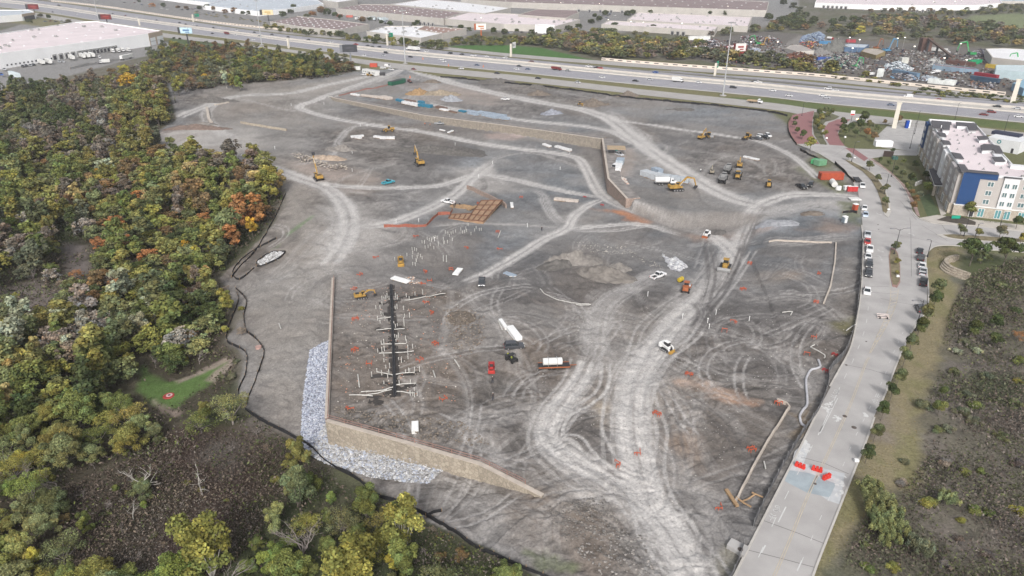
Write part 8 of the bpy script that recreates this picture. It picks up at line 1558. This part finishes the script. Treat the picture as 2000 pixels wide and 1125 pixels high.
for i, (x, y) in enumerate(((221, 103), (232, 102), (240, 101), (252, 101))): c = P(x, y); place(("t", "box"), truck_spec('box'), (c[0], c[1], 0), heading(x, y, x + 9, y + 3.5), "truck", "white box truck at the warehouse corner, %s from the left" % "first second third fourth".split()[i], "truck", "trucks at the warehouse", CC["white"])
c = P(204, 124); place(("t", "box"), truck_spec('box'), (c[0], c[1], 0), heading(204, 124, 190, 125), "truck", "white box truck near the yard fence", "truck", None, CC["white"])
for i, (x, y, cl_) in enumerate(((9, 137, "silver"), (45, 131, "dark"), (52, 130, "dark"), (60, 129, "grey"), (66, 128, "black"), (116, 122, "silver"), (124, 122, "silver"), (195, 113, "white"), (3, 147, "blue"))): c = P(x, y); place(("t", "suv"), car_spec('suv', False), (c[0], c[1], 0), heading(x, y, x + 8, y + 4), "parked_car", f"{cl_} car in the truck yard, {['far left','left of the dark pair','right of the dark pair','grey one after the pair','black one after the pair','left silver','right silver','beside the last trailer','at the left edge'][i]}", "car", "cars in the truck yard", CC[cl_])
for i, (x, y) in enumerate(((700, 39), (726, 38), (736, 40), (748, 40), (750+2, 42))): trl(x, y, x + 20, y - 3, 15, "pale trailer in the yard of the brown roofed warehouse, %s" % "first second third fourth fifth".split()[i], PLT if i else OFFW)
boxy(663, 32, 668, 32, 9, 3, 3, M("truck_red", (.55, .06, .03), .6), "red_container", "red container by the brown roofed warehouse", "container", 3); boxy(683, 34, 690, 34, 10, 3, 3, M("truck_coral", (.6, .16, .12), .6), "coral_container", "coral red container beside the pale trailers", "container", 3); boxy(877, 49, 884, 50, 6, 3, 3, M("bin_blue", (.02, .06, .3), .6), "blue_bin", "blue bin at the pale warehouse, left", "bin"); boxy(884, 49, 890, 50, 6, 3, 3, M("bin_blue_b", (.02, .07, .33), .6), "blue_bin", "blue bin at the pale warehouse, right", "bin")
rs = np.random.default_rng(12)
def lot(s, n, an, label):
    poly = PX(s); xs = [p[0] for p in poly]; ys = [p[1] for p in poly]; k = 0; t = 0
    while k < n and t < 4000:
        t += 1; X, Y = rs.uniform(min(xs), max(xs)), rs.uniform(min(ys), max(ys))
        if inpoly(np.array([X]), np.array([Y]), poly)[0]: cl_ = str(rs.choice(["white", "silver", "dark", "black", "grey", "maroon", "bluegrey", "white"])); place(("t", "sedan"), car_spec('sedan', False), (X, Y, 0), an + rs.choice([0, math.pi]), "parked_car", f"{cl_} car {label}", "car", "cars " + label, CC[cl_]); k += 1
lot("230,4 300,16 420,30 480,34 470,26 400,18 300,6", 22, R(60), "in the far left car park"); lot("735,44 760,48 800,50 800,46 750,41", 6, R(50), "behind the highway warehouse"); lot("960,66 1010,66 1090,70 1140,66 1130,62 1000,63", 14, R(50), "by the pale warehouse"); lot("1160,34 1190,36 1230,22 1210,20", 8, R(50), "between the far warehouses"); lot("1560,12 1600,20 1700,22 1780,24 1780,21 1600,15", 14, R(50), "by the white top right warehouse"); lot("83,44 130,48 140,44 100,36", 9, R(60), "beside the smaller white warehouse"); lot("1240,28 1400,31 1400,27 1260,25", 12, R(50), "behind the pinkish warehouse")
# ---- scrap yard
def scrap(s, n, r0, r1, cols, label, h=4, sd=1): rocks("scrap_heap", [p[:2] for p in PX(s)], n, r0, r1, label, "scrap heap", cols, 0, sd, "stuff", (h, .35))
DKM = [(.05, .05, .055), (.09, .08, .08), (.15, .13, .12), (.03, .03, .05), (.3, .3, .32)]
for a in [("1335,90 1420,80 1560,88 1700,92 1850,104 1930,112 1960,140 1980,160 1950,178 1800,160 1600,138 1440,124 1350,108", 3200, .5, 1.6, DKM + [(.16, .07, .05), (.2, .18, .16), (.4, .39, .37), (.12, .08, .06)], "loose scrap and wrecks strewn all over the yard", .8, 21), ("1585,118 1620,112 1680,112 1690,122 1680,136 1600,134", 1500, .6, 1.9, DKM + [(.1, .2, .16), (.35, .33, .3)], "dark mixed scrap heap behind the slotted parapet", 5, 2), ("1535,108 1560,96 1580,104 1590,118 1560,122 1540,120", 600, .6, 1.6, [(.13, .05, .03), (.18, .08, .05), (.08, .05, .04)], "rust brown scrap heap left of the conveyor", 8, 3),
          ("1730,126 1760,120 1785,136 1770,141 1735,139 1726,134", 900, .5, 1.5, [(.5, .55, .58), (.62, .64, .66), (.3, .35, .38), (.08, .08, .1)], "white and silver metal heap in the open yard", 6, 4), ("1802,124 1825,112 1850,126 1830,134 1805,133", 700, .5, 1.4, [(.3, .3, .3), (.45, .45, .43), (.12, .12, .12)], "grey shredded metal heap below the conveyor", 8, 5),
          ("1335,88 1400,78 1420,94 1400,104 1340,108", 900, .7, 2.2, DKM + [(.12, .06, .05), (.55, .55, .56)], "dark scrap heap at the left end of the yard", 4, 6), ("1460,96 1485,96 1488,108 1462,110", 350, .5, 1.3, [(.35, .4, .5), (.2, .25, .35), (.5, .5, .52)], "blue white metal heap beside the arched shed", 5, 7), ("1565,72 1600,62 1612,70 1610,80 1560,84", 600, .6, 1.6, [(.24, .3, .4), (.32, .38, .45), (.12, .16, .25)], "pale blue metal heap at the back of the yard", 6, 8),
          ("1460,116 1490,114 1494,124 1462,125", 300, .5, 1.3, [(.15, .06, .045), (.1, .05, .04)], "small rust heap near the billboard", 4, 9), ("1410,116 1450,112 1460,124 1420,126", 260, .5, 1.4, DKM + [(.4, .1, .1)], "mixed scrap behind the billboard", 3, 10), ("1740,146 1790,150 1800,160 1740,154", 350, .6, 1.8, DKM + [(.15, .28, .42)], "wrecked machinery by the slotted parapet", 3, 11), ("1895,163 1940,166 1945,176 1900,174", 300, .5, 1.5, DKM + [(.3, .2, .15)], "mixed scrap by the right red trailer", 3, 12), ("1800,150 1830,152 1828,160 1800,158", 200, .5, 1.5, [(.4, .45, .5), (.2, .22, .25)], "silver scrap beside the office", 3, 13), ("1900,100 1925,98 1930,112 1905,112", 200, .6, 1.8, DKM, "dark scrap under the green crane", 3, 14), ("1560,84 1600,82 1610,94 1570,100", 300, .6, 1.5, DKM + [(.45, .1, .08), (.6, .35, .1)], "red and yellow scrap beside the gravel cones", 3, 15), ("1445,72 1520,76 1530,86 1450,90", 500, .6, 1.7, DKM + [(.2, .07, .05), (.5, .5, .5)], "dark scrap behind the arched shed", 3, 16)]:
    scrap(a[0], a[1], a[2], a[3], a[4], a[5], a[6], a[7])
heap(1630, 100, 17, 11, 12, (.13, .13, .12), "tall grey cone of shredded material", 0, 61, 1, "gravel_pile", "gravel pile"); heap(1600, 106, 15, 8, 6, (.17, .165, .16), "lower grey cone beside the tall one", 0, 62, 1, "gravel_pile", "gravel pile"); heap(1722, 124, 9, 5, 3, (.07, .07, .075), "small dark cone left of the white metal heap", 0, 63, 1, "gravel_pile", "gravel pile")
GRC = M("crane_green", (.04, .42, .12), .5, 0, .1, 1); BLC = M("crane_blue", (.1, .3, .5), .5, 0, .1, 1); OGC = M("crane_orange", (.35, .13, .05), .6, 0, .2, 1)
for i, (px, py, qx, col, lab, sc_) in enumerate(((1670, 133, 1690, GRC, "green material crane at the dark scrap heap", 1.0), (1893, 110, 1870, GRC, "green material crane left of the curved shed", 1.5), (1990, 128, 1970, GRC, "green material crane at the right edge", 1.2), (1478, 88, 1460, GRC, "green crane arm at the left of the yard", 1.1), (1733, 103, 1750, BLC, "blue crane behind the tan roofed shed", 1.5), (1712, 97, 1722, OGC, "orange crane behind the yellow shed", 1.2), (1490, 90, 1505, M("crane_yellow", (.55, .33, .08), .6), "yellow excavator behind the arched shed", 1.0))):
    put(("cr", i), excav_spec([(.6, 1.9), (3.0, 8.5), (6.6, 7.6), (7.4, 3.0)], sc_, col), px, py, qx, py - 1, "material_crane", lab, "crane")
a, b_ = np.array(P(1808, 101)[:2]), np.array(P(1880, 128)[:2]); L = np.linalg.norm(b_-a); r = empty("conveyor", (a[0], a[1], 0), math.atan2(*(b_-a)[::-1]), "long brown conveyor slanting down to a dark container", "conveyor"); b = MB(); arm(b, (0, 12), (L*.75, 3.5), 2.2, 1.4, 1.2); link("belt", b.mesh("belt", M("conveyor_brown", (.1, .07, .055), .9)), r); b = MB()
for x, h in ((2, 11.4), (L*.3, 8.4), (L*.6, 5.3)): b.box((x, 0, h/2), (.5, 2.0, h))
link("support", b.mesh("support", DKST), r); b = MB(); b.box((-6, 0, 6), (11, 9, 12)); link("hopper_tower", b.mesh("hopper_tower", M("hopper_rust", (.12, .07, .055), .9, 0, .3, .2)), r); b = MB(); b.box((-14, 3, 4.5), (7, 6, 8)); link("shredder", b.mesh("shredder", M("shredder_tan", (.3, .25, .17), .9, 0, .3, .2)), r)
def pbox(px, py, qx, qy, dx, dy, dz, col, label, name="container", cat="container", ribs=5): return boxy(px, py, qx, qy, dx, dy, dz, cached(("pc", col), lambda: M("painted_steel", col, .6, 0, .2, .3)), name, label, cat, ribs)
for a in [(1875, 127, 1895, 129, 22, 5, 3.2, (.1, .05, .04), "long rust brown container under the conveyor end"), (1903, 125, 1915, 124, 13, 4, 3.4, (.02, .38, .16), "bright green container with white lettering in the yard"), (1768, 148, 1795, 153, 24, 3.4, 3.4, (.12, .19, .27), "long blue trailer by the slotted parapet"), (1922, 160, 1945, 163, 20, 3.4, 3.4, (.04, .07, .11), "dark blue open container, right side of the yard"), (1608, 121, 1618, 121, 12, 4, 4, (.03, .08, .3), "blue container in the dark scrap heap"),
          (1365, 78, 1385, 78, 24, 4, 4, (.6, .6, .58), "long white trailer at the left end of the scrap yard"), (1661, 83, 1668, 83, 10, 3, 3, (.3, .04, .05), "dark red trailer behind the gravel cone"), (1568, 120, 1580, 120, 14, 3, 3, (.16, .07, .05), "rust brown open container in front of the rusty heap"), (1935, 133, 1945, 134, 8, 3, 3, (.55, .4, .06), "yellow frames beside the pale blue shed"), (1610, 86, 1622, 86, 12, 3, 3, (.08, .25, .45), "blue container beside the red and white truck"),
          (1885, 141, 1900, 143, 18, 3.2, 3.2, (.33, .03, .05), "dark red open trailer behind a white tractor"), (1925, 152, 1945, 155, 18, 3.2, 3.2, (.33, .03, .05), "dark red open trailer at the pale blue shed"), (1828, 163, 1838, 164, 10, 7, 3.2, (.6, .62, .6), "white awning by the parapet, left of two"), (1850, 165, 1860, 166, 10, 7, 3.2, (.62, .64, .62), "white awning by the parapet, right of two"), (1764, 124, 1772, 124, 6, 5, 5, (.5, .5, .46), "pale cube tank behind the white metal heap"), (1718, 150, 1722, 147, 5, 4, 6, (.6, .62, .6), "white upright tank by the parapet")]:
    pbox(*a)
for px, py, qx, cl_, k, lab in ((1845, 103, 1856, "white", "semi", "white tractor with a long trailer at the back of the yard"), (1697, 149, 1685, "white", "dump", "white tipper truck by the parapet"), (1622, 78, 1632, "red", "tank", "red and white tank truck by the gravel cone"), (1826, 144, 1815, "white", "dump", "white tractor in front of the red trailer"), (1342, 103, 1350, "white", "box", "white truck at the left end of the yard"), (1362, 104, 1370, "white", "box", "second white truck at the left end of the yard")):
    c = P(px, py); place(("t", k), truck_spec(k), (c[0], c[1], 0), heading(px, py, qx, py + 1), "truck", lab, "truck", "trucks in the scrap yard", CC[cl_])
fl = MB().cyl((0, 0, 0), (0, 0, 12), .12, n=6).mesh("pole", STEEL); fh = MB().box((0, 0, 12), (1.2, .6, .5)).mesh("lamp_head", M("lit_flood", (1, .92, .8), .5, em=2.2))
for i, (x, y) in enumerate(((1463, 108), (1515, 108), (1660, 122), (1655, 98), (1632, 100), (1674, 103), (1762, 98), (1748, 100), (1780, 118), (1870, 112), (1837, 144), (1880, 148), (1231, 62), (1255, 64), (1330, 66), (1187, 58), (940, 54), (1095, 20), (1170, 22), (1420, 28), (772, 38), (795, 42), (1875, 14), (1820, 18), (1862, 17))): c = P(x, y); o = tag(link("flood_lamp", fl, None, (c[0], c[1], 0)), "small lit flood lamp among the far yards", "lamp", "lit lamps beyond the highway"); link("lamp_head", fh, o)
# ================================================================ HAZE
hz = MB(); hz.box((0, 5800, 38), (16000, 13000, 102)); hm = bpy.data.materials.new("haze_air"); hm.use_nodes = True; hn = hm.node_tree; hn.nodes.remove(hn.nodes["Principled BSDF"]); pv = hn.nodes.new("ShaderNodeVolumePrincipled")
pv.inputs["Color"].default_value = (.92, .92, .97, 1); pv.inputs["Density"].default_value = .00013; pv.inputs["Anisotropy"].default_value = .2; hn.links.new(pv.outputs[0], hn.nodes["Material Output"].inputs["Volume"])
HAZE = True
if HAZE: solo("haze", hz, hm, "thin pale haze over the whole scene", "haze", kind="stuff")
# ================================================================ LABELS: tell equal ones apart by their order in view
def finish():
    bpy.context.view_layer.update(); by = {}
    for o in REG:
        if "label" in o: by.setdefault(o["label"], []).append(o)
    W = "first second third fourth fifth sixth seventh eighth ninth tenth".split()
    for lab, L in by.items():
        if len(L) < 2: continue
        def key(o):
            l = o.matrix_world.translation; return SX(l.x, l.y, l.z)
        L.sort(key=key); n = len(L)
        for i, o in enumerate(L):
            if "group" not in o: o["group"] = lab
            s = "leftmost" if i == 0 else ("rightmost" if i == n-1 else ((W[i] + " from the left") if i < 10 else (W[n-1-i] + " from the right" if n-1-i < 10 else f"{i+1}th from the left")))
            o["label"] = " ".join((lab + ", " + s).split()[:16])
finish()
